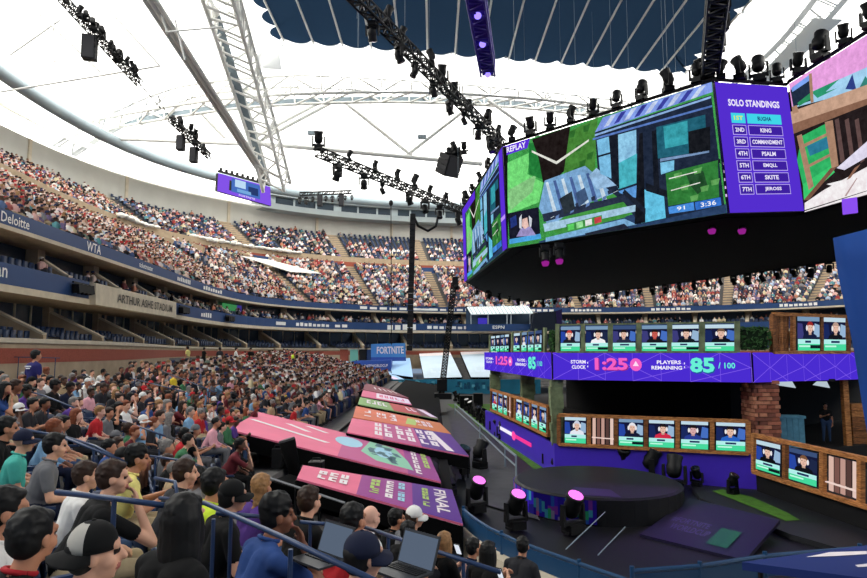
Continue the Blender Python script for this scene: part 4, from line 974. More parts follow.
# tall slim line array and masts
t = thing('line_array_column', 'tall slim black loudspeaker column hanging over the far court', 'loudspeaker', U(410, 352, 62))
a, b = U(413, 214, 62), U(409.5, 351, 62)
for i in range(24):
    q = M(); q.bar(a.lerp(b, (i + .06) / 24), a.lerp(b, (i + .94) / 24), .55, .6, mat('speaker_black', (26, 26, 30), .7), up=Vector((0, 1, 0))); q.build('cabinet', t)
q = M(); q.tube([a, U(418, 226, 62), U(428, 231, 62), U(436, 226, 62), U(439, 212, 62)], .14, BLACK, 6); q.build('cable_loop', t)
q = M(); q.tube([U(391, 202, 70), U(391.5, 345, 70)], .05, BLACK, 6); q.ell(U(391, 203, 70), (.25, .25, .35), BLACK); tag(q.build('hanging_cable'), 'thin black cable with a small fitting left of the speaker column', 'cable')
jb = rig('camera_crane', 'black lattice camera crane arm leaning over the far court', U(441, 398, 55), U(454, 283, 55), .42, 40, r=.06, cat='crane')
q = M(); q.box(U(455, 282, 55), (.5, .5, .9), BLACK); q.ell(U(456, 287, 55), (.28, .4, .28), BLACK); q.build('camera_head', jb)
q = M(); q.box(U(442, 385, 55), (.9, .8, 1.0), BLACK); q.box(U(443, 396, 55), (1.5, 1.2, .5), BLACK); q.build('base', jb)
# video board on the left back wall
t = thing('video_board', 'purple video board hung on the left corner of the upper tier', 'screen', U(244, 205, 92))
bl, br, tr, tl = U(217, 191, 88), U(271, 206, 96), U(270, 187, 96), U(218, 173, 88)
s = Screen(bl, br, tr, tl, .05); q = M(); q.slab([bl, br, tr, tl], -s.n, .5, BLACK); q.build('housing', t)
s.R(0, 0, 1, 1, LED((132, 84, 232)), 1); s.R(.24, .18, .78, .92, LED((70, 110, 190)), 2); s.R(.3, .5, .5, .9, LED((190, 220, 245)), 3); s.R(.55, .3, .74, .7, LED((40, 60, 110)), 3); s.R(.34, .25, .6, .42, LED((120, 170, 220)), 3.2); s.T('FORTNITE', .52, .1, .3, .1, LED((240, 235, 255)), 4)
s.done(t); q = M(); q.bar(tl + Vector((0, 0, .3)), tr + Vector((0, 0, .3)), .3, .3, BLACK)
for i in range(10): q.box(tl.lerp(tr, (i + .5) / 10) + Vector((0, 0, .6)), (.35, .35, .5), BLACK)
q.build('lamp_bar', t)
# ---------------------------------------------------------------- two-tier octagonal stage
ZBB, ZBT = -1.15, -.02
def xy(p, z): return Vector((p.x, p.y, z))
G0, G1, G2, G3 = [Z(x, y, ZBB) for x, y in ((485, 369.5), (553, 379.5), (752, 382.5), (852, 379.5))]
G4 = G3 + (G3 - G2) * 1.6
WD = wood_mat('wood_brown', (206, 140, 80), (128, 78, 40)); WD2 = wood_mat('wood_dark', (158, 100, 54), (88, 54, 28))
STONE = mat('stone_green', (112, 124, 92), .9, noise=.4, nscale=3); PURV = mat('base_purple', (70, 44, 190), .45, noise=.06, nscale=1)
def nrm(a, b):
    d = (b - a); n = Vector((d.y, -d.x, 0)).normalized(); return n if n.dot(a) < 0 else -n
class Wall:
    """vertical plane through a and b, facing the viewer"""
    def __init__(s, a, b, push=0): s.n = nrm(a, b); s.o = a + s.n * push; s.a = a; s.b = b
    def p(s, x, y): return onplane(x, y, s.o, s.n)
    def col(s, x, z):                       # the point of height z in pixel column x
        y = 352
        for _ in range(12):
            q = s.p(x, y); e = q.z - z; y += e * F / max(1, q.y)
        return s.p(x, y)
FR, LF, RF = Wall(G1, G2), Wall(G0, G1), Wall(G2, G4)
W0 = xy(Z(754, 436, -3.02), -3.02); W2 = xy(Z(868, 461, -3.02), -3.02); W3 = W0.lerp(W2, 1.9)
WG = Wall(W0, W2)
STG = thing('game_stage', 'two-tier stage with purple LED ribbon, dark interior and wooden railings', 'stage', xy((G0 + G2) / 2, -5.1))
BLKI = mat('stage_black', (8, 8, 10), .85)
back = [G0 + Vector((6, 3, 0)), G1 + Vector((7, 5, 0)), G2 + Vector((2, 6, 0)), G4 + Vector((0, 8, 0))]
def prism(q, pts, z0, z1, m): q.slab([xy(p, z0) for p in pts], (0, 0, 1), z1 - z0, m)
out = [G0, G1, G2, G4, G4 + Vector((2, 22, 0)), G0 + Vector((16, 10, 0))]
q = M(); prism(q, [p - (nrm(G1, G2) * .15) for p in out], -1.1, -.1, BLKI); q.build('upper_deck', STG)
q = M(); prism(q, [p - (nrm(G1, G2) * .12) for p in out], -5.1, -3.9, BLKI); q.build('lower_deck', STG)
q = M()
for a, b in zip(back[:-1], back[1:]): q.slab([xy(a, -3.9), xy(b, -3.9), xy(b, -1.1), xy(a, -1.1)], (0, 1, 0), .2, BLKI)
q.build('back_wall', STG)
RIBM = LED((74, 44, 208)); NET = LED((128, 92, 236))
def ribbon(wall, a, b, txt, seed):
    o = wall.n * .04; s = Screen(xy(a, ZBB) + o, xy(b, ZBB) + o, xy(b, ZBT) + o, xy(a, ZBT) + o, .01); r = random.Random(seed)
    q = M(); q.slab([c - o * 1.0 for c in s.c], -wall.n, .14, BLACK); q.build('ribbon_housing', STG)
    s.R(0.004, 0, .996, 1, RIBM, 1); L = (b - a).length / (ZBT - ZBB)
    n = max(3, int(L / .85))
    for i in range(n):
        u0, u1 = i / n, (i + 1) / n
        s.line(u0, (.5 if i % 2 else 1) - .02, u1, (1 if i % 2 else .5) - .02, .02, NET, 2)
        if i % 2 == 0: s.line(u1, .5, max(u0 - 1 / n, 0), 0, .02, NET, 2)
        if i % 2 == 0: s.line(u1, .5, min(1, u1 + 1 / n), 0.02, .02, NET, 2)
        s.line(u1 - .001, 0, u1 - .001, 1, .014, NET, 2)
    txt(s); s.done(STG, 'ribbon_image')
WTX, PNK, AQ = LED((246, 240, 255)), LED((244, 96, 196)), LED((104, 240, 214))
def clock2(wall, c):
    """place the words of the clock at the pixel columns where they are seen"""
    def f(s):
        L = (s.c[1] - s.c[0]); L2 = L.dot(L)
        uu = lambda px: (wall.p(px, 367) - s.c[0]).dot(L) / L2
        def W(t, x0, x1, v, h, m, l=4, b=.03): s.T(t, (uu(x0) + uu(x1)) / 2, v, uu(x1) - uu(x0), h, m, l, b)
        x = lambda k: c[0] + (c[1] - c[0]) * (k - 553) / 199. if len(c) == 2 else c[2](k)
        W('STORM', x(571), x(586), .66, .13, WTX); W('CLOCK', x(572), x(586), .47, .13, WTX); W(':', x(587.5), x(588.5), .56, .2, WTX)
        W('1:25', x(596), x(629), .56, .44, LED((150, 40, 130)), 3.6, .04); W('1:25', x(595), x(628), .59, .44, PNK, 4, .04)
        u = uu(x(636)); du = (uu(x(642)) - uu(x(630))) / 2; s.E(u, .57, du, .23, PNK, 4); s.P([(u - du * .5, .52), (u, .7), (u + du * .5, .52)], LED((255, 220, 245)), 5)
        W('PLAYERS', x(657), x(681), .66, .13, WTX); W('REMAINING', x(651.5), x(682), .47, .13, WTX); W(':', x(684), x(685), .56, .2, WTX)
        W('85', x(691), x(715.5), .53, .52, LED((30, 90, 150)), 3.6, .04); W('85', x(690), x(714.5), .57, .52, AQ, 4, .04); W('/ 100', x(718), x(735), .56, .2, AQ, 4, .02)
    return f
def clock(s, lite=False):
    s.T('STORM', .235, .62, .085, .13, WTX, 4, .03); s.T('CLOCK', .24, .45, .08, .13, WTX, 4, .03); s.T(':', .295, .54, .008, .2, WTX, 4)
    s.T('1:25', .375, .53, .14, .44, LED((150, 40, 130)), 3.6, .04); s.T('1:25', .37, .56, .14, .44, PNK, 4, .04); s.E(.468, .52, .026, .24, PNK, 4); s.P([(.455, .48), (.468, .66), (.482, .48)], LED((255, 220, 245)), 5)
    s.T('PLAYERS', .575, .62, .085, .13, WTX, 4, .03); s.T('REMAINING', .565, .45, .115, .13, WTX, 4, .03); s.T(':', .632, .54, .008, .2, WTX, 4)
    s.T('85', .715, .51, .125, .5, LED((30, 90, 150)), 3.6, .04); s.T('85', .71, .54, .125, .5, AQ, 4, .04); s.T('/ 100', .835, .52, .105, .2, AQ, 4, .02)
ribbon(FR, G1, G2, clock2(FR, (553, 752)), 1); ribbon(LF, G0, G1, clock2(LF, (0, 0, lambda k: 487 + 57 * ((k - 571) / 164.) ** .9 if k > 571 else 487)), 2); ribbon(RF, G2, G4, lambda s: None, 3)
# purple base below the railings
q = M()
for w, a, b in ((FR, G1, G2), (LF, G0, G1)): q.slab([xy(a, -5.1), xy(b, -5.1), xy(b, -3.8), xy(a, -3.8)], -w.n, .12, PURV)
q.build('base_panel', STG)
s = Screen(*[LF.col(x, z) + LF.n * .02 for x, z in ((499, -4.6), (532, -4.6), (532, -4.2), (499, -4.2))], .01); s.R(0, .3, .48, .8, WTX, 1); s.R(.5, .3, 1, .8, LED((240, 60, 150)), 1); s.E(.52, .5, .06, .6, LED((250, 80, 170)), 2); s.done(STG, 'base_print')
# posts between tiers
def pillar(a, z0, z1, w, m, label=None):
    q = M(); r = random.Random(3); n = 9
    for i in range(n):
        h = (z1 - z0) / n; k = r.uniform(.9, 1.08); q.box((a.x + r.uniform(-.03, .03), a.y, z0 + h * (i + .5)), (w * k, w * k, h * .98), m)
    return q
for a, w, lab in ((G1 - FR.n * .4 + Vector((.05, 0, 0)), .5, 'mossy green column at the front left corner of the stage'), (G0 - LF.n * .4 + Vector((.2, -.6, 0)), .6, 'mossy green column at the far left end of the stage'), (G0.lerp(G1, .42) - LF.n * 1.2, .7, 'mossy green column half way along the left side of the stage')):
    pillar(a, -3.9, -1.15, w, STONE).build('stage_column', label=lab, cat='column')
# brick pillar: every brick its own piece
bp = RF.p(761, 420); bp = xy(U(761, 420, bp.y + .75), -3.9)
t = thing('brick_pillar', 'rough brick pillar under the ribbon at the front right corner of stage', 'pillar', bp)
q = M(); q.box((bp.x, bp.y, -2.5), (.86, .86, 2.8), mat('mortar', (92, 74, 66), .95)); q.build('mortar_core', t)
BM = [mat('brick_%d' % i, c, .9, noise=.2, nscale=9) for i, c in enumerate(((168, 104, 82), (142, 84, 66), (186, 126, 98), (118, 72, 60)))]
bm_ = []
for m in BM: q = M(); q.box((0, 0, 0), (.30, .13, .135), m); bm_.append(q.mesh('brick'))
for r_ in range(18):
    for f in range(4):
        for k in range(3):
            u = -.3 + k * .3 + (.15 if r_ % 2 else 0)
            if u > .36: u = .36
            o = link('brick', random.choice(bm_), t); ang = f * math.pi / 2; off = .43 + random.uniform(-.01, .04)
            o.location = Vector((u * math.cos(ang) - off * math.sin(ang) * -1 * -1, 0, 0)); 
            R_ = Matrix.Rotation(ang, 4, 'Z') @ Matrix.Translation((u, -off, .1 + r_ * .155)); o.matrix_local = R_
# ---------------------------------------------------------------- portrait screens
def portrait(parent, bl, br, tr, tl, seed, shirt=None, hair=(30, 24, 24), skin=(226, 186, 166), narrow=False):
    r = random.Random(seed); s = Screen(bl, br, tr, tl, .008)
    q = M(); q.slab([c for c in s.c], -s.n, .08, BLACK); q.build('monitor_housing', parent)
    s.R(0, 0, 1, 1, LED((22, 26, 58)), 1); s.R(0, .86, 1, 1, LED(r.choice(((190, 214, 226), (60, 80, 120), (120, 150, 180)))), 1.5)
    s.P([(0, .35), (.3, .35), (.22, .78), (0, .8)], LED(r.choice(((40, 70, 160), (60, 60, 120), (26, 40, 90)))), 1.6); s.P([(.72, .4), (1, .4), (1, .75), (.78, .8)], LED(r.choice(((70, 110, 190), (150, 180, 210), (30, 40, 70)))), 1.6)
    cx = .5 + r.uniform(-.06, .08); sh = shirt or r.choice(((24, 24, 30), (230, 230, 232), (40, 60, 150), (200, 46, 64), (60, 66, 80)))
    s.P([(cx - .36, .28), (cx - .3, .44), (cx - .1, .52), (cx + .1, .52), (cx + .3, .44), (cx + .36, .28)], LED(sh), 2)
    s.R(cx - .06, .46, cx + .06, .58, LED(tuple(int(k * .85) for k in skin)), 2.2)
    s.E(cx, .70, .15, .16, LED(hair), 2.3); s.E(cx, .655, .12, .145, LED(skin), 2.6)
    s.P([(cx - .13, .68), (cx - .12, .8), (cx, .84), (cx + .12, .8), (cx + .13, .68), (cx + .09, .74), (cx - .08, .75)], LED(hair), 2.9)
    for e in (-1, 1):
        s.E(cx + e * .155, .66, .04, .085, LED((228, 226, 230)), 3); s.R(cx + e * .05 - .022, .675, cx + e * .05 + .022, .69, LED((60, 40, 40)), 3.2)
    s.R(cx - .035, .575, cx + .035, .59, LED((176, 96, 92)), 3.2); s.R(cx - .012, .61, cx + .012, .65, LED(tuple(int(k * .9) for k in skin)), 3.1)
    s.R(0, .19, 1, .33, LED((176, 236, 232)), 4); s.R(.32, .225, .32 + r.uniform(.25, .45), .29, LED((30, 50, 90)), 4.5)
    s.R(0, 0, 1, .19, LED((70, 216, 156)), 4); s.R(.05, .1, .55, .15, LED((190, 246, 226)), 4.5)
    if r.random() < .4: s.R(.55, .06, 1, .16, LED((16, 30, 36)), 4.6)
    s.done(parent)
def monitors(wall, label, group, cols, zt, zb, posts=None):
    for i, c in enumerate(cols):
        x0, x1 = c[0], c[1]; kw = c[2] if len(c) > 2 else {}
        o = wall.n * .05; bl, br, tr, tl = wall.col(x0, zb) + o, wall.col(x1, zb) + o, wall.col(x1, zt) + o, wall.col(x0, zt) + o
        t = thing('player_monitor', (label % c[3]) if len(c) > 3 else label, 'monitor', (bl + br) / 2, group=group)
        portrait(t, bl, br, tr, tl, int(x0 * 7), **kw)
def pz(wall, x, y): return wall.p(x, y).z
# lower front
zt, zb = pz(FR, 660, 419.5), pz(FR, 660, 447)
monitors(FR, 'lower front player screen showing %s', 'lower front player screens', (
    (565, 586, dict(shirt=(226, 230, 240), hair=(200, 206, 222)), 'a pale figure, leftmost'), (619, 643, dict(shirt=(24, 26, 50), hair=(226, 226, 232)), 'a figure in white headgear'), (649, 674, dict(shirt=(206, 44, 72)), 'a player in red'), (681, 708, dict(shirt=(40, 60, 140), skin=(214, 170, 170)), 'a dark-haired player in blue, second from right'), (716, 745, dict(shirt=(40, 96, 190)), 'a player in bright blue, rightmost')), zt, zb)
def railing(wall, xs, zt, zb, label, extra=.12, par=None):
    t = thing('wooden_railing', label, 'railing', xy(wall.col((xs[0] + xs[-1]) / 2, zb), zb - extra))
    a, b = wall.col(xs[0], zt + .05), wall.col(xs[-1], zt + .05); o = wall.n * .06
    q = M(); q.bar(a + o, b + o, .16, .13, WD); q.build('top_rail', t)
    a, b = wall.col(xs[0], zb - .08), wall.col(xs[-1], zb - .08); q = M(); q.bar(a + o, b + o, .16, .12, WD); q.build('bottom_rail', t)
    for x in xs:
        a, b = wall.col(x, zb - .1), wall.col(x, zt + .05); q = M(); q.bar(a + o * .6, b + o * .6, .16, .14, random.choice((WD, WD2)), up=wall.n); q.build('post', t)
    return t
railing(FR, (559, 589, 616, 646, 677.5, 712, 748), zt, zb, 'brown wooden railing framing the lower front player screens')
def planks(wall, x0, x1, zt, zb, label, n=5):
    t = thing('plank_display', label, 'panel', wall.col((x0 + x1) / 2, zb)); cols = (LED((216, 180, 166)), LED((120, 84, 76)), LED((190, 150, 138)), LED((84, 60, 56)), LED((226, 196, 184)))
    bl, br, tr, tl = wall.col(x0, zb), wall.col(x1, zb), wall.col(x1, zt), wall.col(x0, zt); o = wall.n * .02
    q = M(); q.slab([bl, br, tr, tl], -wall.n, .05, BLACK); q.build('monitor_housing', t)
    for i in range(n):
        u = (i + .5) / n; q = M(); q.bar(bl.lerp(br, u) + o, tl.lerp(tr, u) + o, (br - bl).length / n * .7, .03, cols[i % 5], up=wall.n); q.build('plank', t)
    q = M(); q.bar(bl.lerp(tl, .25) + o * 3, br.lerp(tr, .22) + o * 3, .14, .03, LED((236, 210, 200))); q.build('cross_plank', t)
planks(FR, 592, 614, zt, zb, 'screen of vertical planks between the lower front player screens')
# lower left side
zt2, zb2 = pz(LF, 530, 402), pz(LF, 530, 425)
side = [(493.5, 498, {}, 'first from the far end'), (499.5, 504, {}, 'second from the far end'), (505, 508.5, {}, 'third from the far end'), (517.5, 523.5, {}, 'fourth from the far end'), (525, 530.5, {}, 'fifth from the far end'), (533, 539, {}, 'sixth from the far end'), (541, 547.5, {}, 'nearest to the corner')]
monitors(LF, 'narrow player screen on the lower left side of stage, %s', 'lower left player screens', side, zt2, zb2)
railing(LF, (492, 498.8, 504.5, 509, 513, 516, 524.2, 531.7, 540, 549.5), zt2, zb2, 'brown wooden railing along the lower left side of the stage')
planks(LF, 509.8, 512.6, zt2, zb2, 'small plank screen on the lower left side of the stage', 3)
# upper front
zt3, zb3 = pz(FR, 650, 325.5), ZBT + .05
up = [(561, 580, dict(shirt=(30, 30, 40), hair=(190, 60, 50)), 'a player in a dark top, leftmost'), (586, 608, dict(shirt=(240, 240, 244)), 'a player in white'), (613, 635.5, dict(shirt=(40, 44, 66)), 'a dark-haired player with white headset, third from left'), (642, 667, dict(shirt=(24, 24, 30), skin=(200, 90, 80)), 'a player with hands before the face'), (671.5, 698.5, dict(shirt=(20, 28, 34)), 'a seated player in black, second from right'), (705, 734, dict(shirt=(16, 18, 26), hair=(110, 84, 66)), 'a brown-haired player in black, rightmost')]
monitors(FR, 'upper front player screen showing %s', 'upper front player screens', up, zt3, zb3)
t = thing('stone_parapet', 'mossy stone columns framing the upper front player screens', 'parapet', xy((G1 + G2) / 2, ZBT))
for x in (557.5, 583, 610.5, 639, 669.7, 702, 737):
    q = M(); q.bar(FR.col(x, ZBT), FR.col(x, zt3 + .12), .2 if x > 600 else .16, .16, STONE, up=FR.n); q.build('stone_column', t)
q = M(); q.bar(FR.col(557, ZBT + .02), FR.col(737, ZBT + .02), .18, .08, STONE); q.build('stone_base', t)
q = M(); q.bar(FR.col(557, zt3 + .08) - FR.n * .06, FR.col(737, zt3 + .08) - FR.n * .06, .08, .06, STONE); q.build('stone_cap', t)
zt4, zb4 = pz(LF, 528, 332), ZBT + .05
monitors(LF, 'narrow player screen on the upper left side of stage, %s', 'upper left player screens', [(492, 496, {}, 'first from the far end'), (497, 500.6, {}, 'second from the far end'), (501.5, 505.3, {}, 'third from the far end'), (506, 510, {}, 'fourth from the far end'), (515, 521, {}, 'fifth from the far end'), (523, 528, {}, 'sixth from the far end'), (529.5, 535, {}, 'seventh from the far end'), (536.5, 543, {}, 'nearest to the corner')], zt4, zb4)
t = thing('stone_parapet', 'mossy stone columns framing the upper left player screens', 'parapet', xy((G0 + G1) / 2, ZBT))
for x in (490, 512.5, 545, 522, 529, 536): q = M(); q.bar(LF.col(x, ZBT), LF.col(x, zt4 + .1), .3 if x in (490, 512.5, 545) else .12, .1, STONE, up=LF.n); q.build('stone_column', t)
# hedges
HEDGE = mat('hedge_leaf', (52, 92, 44), .8, noise=.4, nscale=5)
def hedge(c, rx, ry, rz, label, n=420):
    q = M(); r = random.Random(9); t = thing('clipped_bush', label, 'bush', c - Vector((0, 0, rz)))
    for i in range(n):
        v = Vector((r.gauss(0, 1), r.gauss(0, 1), r.gauss(0, 1))).normalized(); v = Vector((max(-.8, min(.8, v.x * 1.2)), max(-.8, min(.8, v.y * 1.2)), max(-.8, min(.8, v.z * 1.2)))); p = c + Vector((v.x * rx, v.y * ry, v.z * rz)); e = Euler((r.uniform(0, 6), r.uniform(0, 6), 0)).to_matrix()
        k = r.uniform(.05, .09); q.add([p + e @ Vector(w) for w in ((-k, 0, 0), (0, -k * .6, k * .3), (k * 1.3, 0, 0), (0, k * .6, k * .3))], [(0, 1, 2, 3)], HEDGE)
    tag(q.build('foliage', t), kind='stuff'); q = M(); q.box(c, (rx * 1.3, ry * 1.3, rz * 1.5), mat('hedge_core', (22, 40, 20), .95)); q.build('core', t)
c = FR.p(754, 338) - FR.n * .5; hedge(c, .62, .5, .5, 'green clipped bush right of the upper front player screens')
c = LF.p(549.5, 341) - LF.n * .3; hedge(c, .3, .5, .52, 'green clipped bush at the upper left corner of the stage')
# wooden screen box on the upper right
zt5, zb5 = pz(RF, 820, 317), ZBT + .08
monitors(RF, 'upper right player screen showing %s', 'upper right player screens', ((796, 818, dict(shirt=(24, 30, 60), hair=(150, 40, 40)), 'a player in navy, left of two'), (822, 844, dict(shirt=(20, 22, 30), hair=(180, 150, 136)), 'a close-cropped player, right of two')), zt5, zb5)
railing(RF, (772, 792, 820, 847), zt5, zb5, 'brown wooden frame around the upper right player screens')
t = thing('plank_wall', 'wall of brown planks behind the bush on the upper right of stage', 'wall', RF.col(782, ZBT) )
for i in range(7):
    q = M(); x = 773 + i * 2.8; q.bar(RF.col(x, ZBT) - RF.n * .1, RF.col(x, zt5) - RF.n * .1, .1, .05, random.choice((WD, WD2)), up=RF.n); q.build('plank', t)
q = M(); a = RF.col(769, .78); q.bar(RF.col(764, .55) - RF.n * .2, RF.col(786, .55) - RF.n * .2, .12, .1, WD); q.build('shelf_rail', t)
# wing toward the camera
zt6, zb6 = -3.02, pz(WG, 770, 474)
q = M(); q.slab([xy(W0, -5.1), xy(W3, -5.1), xy(W3, zb6 - .05), xy(W0, zb6 - .05)], -WG.n, 6, BLKI); tag(q.build('stage_wing'), 'black draped stage wing below the lower right railing', 'stage')
monitors(WG, 'lower right wing screen showing %s', 'wing player screens', ((758, 782, dict(shirt=(14, 16, 20)), 'a player in black, left of two'), (791, 819, dict(shirt=(18, 20, 26), hair=(120, 84, 60)), 'a brown-haired player with white headset, right of two')), zt6 - .1, zb6 + .06)
railing(WG, (755, 786.5, 824, 862, 905), zt6, zb6, 'brown wooden railing of the lower right stage wing')
planks(WG, 829, 859, zt6 - .1, zb6 + .06, 'screen of vertical planks at the lower right edge', 5)
# backstage: crate, lamps, right block
a = RF.p(787, 438); a = U(790, 438, a.y + 1.2)
t = thing('blue_crate', 'pale blue plank crate standing in the dark stage recess', 'crate', xy(a, -3.9))
for i in range(4): q = M(); q.box((a.x - .36 + i * .24, a.y, -3.25), (.22, .5, 1.2), mat('crate_blue', (84, 140, 164), .7, noise=.2, nscale=6)); q.build('plank', t)
q = M(); q.box((a.x, a.y, -2.62), (1.05, .6, .1), mat('crate_blue', (84, 140, 164), .7)); q.build('lid', t)
for i, (px, w) in enumerate(((786, 10), (822, 8))):
    q = M(); d = G2.y + 2; q.slab([U(px - w, 385, d), U(px + w, 388, d), U(px + w * .6, 381, d), U(px - w * .4, 381, d)], (0, 1, 0), .1, emis((190, 206, 216), .9, 'lamp')); q.box(U(px, 380, d), (.9, .3, .1), BLACK)
    tag(q.build('soft_light'), 'pale square lamp under the ribbon, %s of two' % ('left', 'right')[i], 'lamp')
a = RF.p(853, 432); a = U(853, 432, a.y + .9)
t = thing('plank_block', 'tan plank counter at the right end of the stage recess', 'counter', xy(a, -3.9))
for i in range(6): q = M(); q.box((a.x + .5, a.y, -3.75 + i * .28), (1.4, .6, .26), random.choice((WD, WD2))); q.build('plank', t)
a = RF.p(852, 395); q = M(); q.bar(xy(a, -3.9) - RF.n * .3, xy(a, -1.1) - RF.n * .3, .22, .22, WD, up=Vector((0, 1, 0))); tag(q.build('wooden_post'), 'wooden post under the right end of the ribbon', 'post')
# ---------------------------------------------------------------- court around the stage
q = M(); g = [Z(447, 404, -5.08), Z(500, 404, -5.08), Z(495, 425, -5.08), Z(560, 470, -5.08), Z(540, 474, -5.08), Z(508, 448, -5.08)]
q.add([p for p in g], [tuple(range(6))], TURF); tag(q.build('turf_strip'), 'bright green artificial turf along the left side of the stage', 'turf')
q = M(); g = [Z(x, y, -4.93) for x, y in ((722, 489), (752, 497), (786, 512), (800, 520), (786, 521), (752, 507), (730, 498), (712, 491))]
q.add(g, [tuple(range(8))], TURF); tag(q.build('turf_strip'), 'green turf strip at the foot of the front right stage corner', 'turf')
# black boxes on turf
for i, (px, py, w, h) in enumerate(((466, 402, 12, 12), (478, 400, 9, 12))):
    p = Z(px, py + 6, -5.06); q = M(); k = p.y / F; q.box((p.x, p.y, -5.06 + h * k / 2), (w * k, w * k, h * k), BLACK); q.box((p.x, p.y, -5.06 + h * k), (w * k * 1.05, w * k * 1.05, .08), BLACK); tag(q.build('equipment_case'), '%s black equipment case on the far turf' % ('larger', 'smaller')[i], 'case')
# grey walkway between left stand and stage
q = M(); g = [Z(446, 408, -5.05), Z(462, 408, -5.05), Z(515, 470, -5.05), Z(540, 520, -5.05), Z(470, 500, -5.05)]
q.add(g, [tuple(range(5))], mat('walkway_grey', (70, 70, 74), .7, noise=.15, nscale=2)); tag(q.build('walkway'), 'dark grey walkway between left stand and stage', 'walkway', kind='structure')
t = thing('guard_rail', 'pale metal rail along the walkway left of the stage', 'railing', Z(468, 412, -5.1)); pr = [(455, 404), (480, 425), (505, 447), (516, 456)]
pp = [Z(x, y, -4.2) for x, y in pr]
q = M(); q.tube(pp, .05, STEELG, 6); q.tube([p - Vector((0, 0, .4)) for p in pp], .04, STEELG, 6); q.build('rails', t)
for p in pp: rod('post', xy(p, -5.1), p, .04, STEELG, t, 6)
# floor lights lining the turf
for i in range(13):
    u = i / 12.; p = Z(447 + 40 * u, 401 + 38 * u, -5.05) + Vector((.9, 0, 0))
    mlight('off', p, 1.0, random.uniform(0, 6), 'black floor light beside the green turf, %s from the far end' % ORD[i], 'floor lights beside the turf')
for i in range(9):
    u = i / 8.; p = Z(494 + 62 * u, 425 + 48 * u, -5.05); mlight('off', p, .8, random.uniform(0, 6), 'small black floor light at the purple stage base, %s from far end' % ORD[i], 'floor lights at the stage base')
# circular black podium with colourful side
t = thing('round_podium', 'black round podium with dark colourful printed side in front of stage', 'podium', Z(600, 500, -5.1)); cx, cy = Z(596, 480, -4.3).x, Z(596, 480, -4.3).y; R0 = 2.75
q = M(); q.lathe([(R0, -5.1), (R0, -4.35), (R0 - .1, -4.3)], mat('podium_black', (9, 9, 14), .55), (cx, cy, 0), 40); q.build('body', t)
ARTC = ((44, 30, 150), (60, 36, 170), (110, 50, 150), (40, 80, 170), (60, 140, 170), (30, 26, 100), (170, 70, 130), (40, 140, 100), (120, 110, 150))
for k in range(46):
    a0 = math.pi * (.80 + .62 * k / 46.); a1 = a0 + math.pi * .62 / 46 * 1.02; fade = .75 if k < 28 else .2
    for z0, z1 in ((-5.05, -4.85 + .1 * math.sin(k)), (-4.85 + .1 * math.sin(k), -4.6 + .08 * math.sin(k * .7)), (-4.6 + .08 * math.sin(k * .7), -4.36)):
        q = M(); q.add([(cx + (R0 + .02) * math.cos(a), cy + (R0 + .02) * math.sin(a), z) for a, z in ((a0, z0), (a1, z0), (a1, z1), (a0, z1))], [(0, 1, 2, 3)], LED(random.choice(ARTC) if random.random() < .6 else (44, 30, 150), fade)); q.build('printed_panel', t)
q = M(); q.add([(cx + rr * math.cos(a), cy + rr * math.sin(a), -4.29) for rr, a in ((1.5, 4.0), (R0 - .2, 4.1), (R0 - .2, 4.75), (1.5, 4.75))], [(0, 1, 2, 3)], mat('podium_violet', (40, 22, 76), .5)); q.build('floor_print', t)
# dark printed ramp right of the podium
a, b, c, d = Z(640, 534, -5.02), Z(745, 560, -5.02), Z(780, 520, -4.7), Z(690, 498, -4.7)
t = thing('printed_ramp', 'dark violet ramp with small white lettering near the court edge', 'ramp', (a + b + c + d) / 4)
q = M(); q.slab([a, b, c, d], (0, 0, -1), .1, mat('ramp_violet', (20, 16, 42), .4)); q.build('deck', t)
s = Screen(a, b, c, d, .012); s.n = Vector((0, 0, 1)); PT = mat('ramp_print', (84, 74, 120), .5)
s.T('#FORTNITE', .3, .45, .4, .12, PT, 1); s.T('WORLDCUP', .36, .3, .4, .12, PT, 1); s.R(.6, .12, .8, .5, mat('ramp_green', (22, 84, 62), .5), 1); s.done(t, 'printed_pattern')
q = M(); q.slab([Z(690, 484, -4.95), Z(700, 498, -4.95), Z(790, 534, -4.95), Z(867, 556, -4.95), Z(940, 540, -4.95), Z(860, 510, -4.95), Z(760, 490, -4.95)], (0, 0, -1), .15, mat('catwalk_grey', (30, 31, 35), .6, noise=.1, nscale=1)); tag(q.build('catwalk'), 'dark grey catwalk running from the stage to the right edge', 'catwalk')
# big moving lights on the floor in front
for i, (px, py, on, sc_) in enumerate(((477, 512, 1, 1.05), (516, 529, 1, 1.05), (573, 533, 1, 1.1), (462, 474, 0, 1.15), (480, 468, 0, 1.2), (558, 470, 0, 1.25), (595, 474, 0, 1.25), (624, 478, 0, 1.25), (652, 481, 0, 1.25), (675, 490, 0, 1.25), (449, 496, 0, 1.0), (697, 486, 0, .7), (733, 494, 0, .7))):
    lab = ('large floor light with glowing pink lens, %s of three' % ('left', 'middle', 'right')[i]) if on else 'large black floor light standing %s' % {462: 'beside the pink banner ends', 480: 'on the grey walkway', 558: 'before the front left stage corner', 595: 'below the plank screen', 624: 'below the white headgear screen', 652: 'below the red player screen', 675: 'before the purple base, tilted', 449: 'next to the black tarp', 697: 'low on the catwalk, left', 733: 'low on the catwalk, right'}[px]
    mlight('on' if on else 'off', Z(px, py, -5.05 if px < 690 else -4.94), sc_, (i * 1.3) % 6 if not on else 3.6, lab, 'large floor lights')
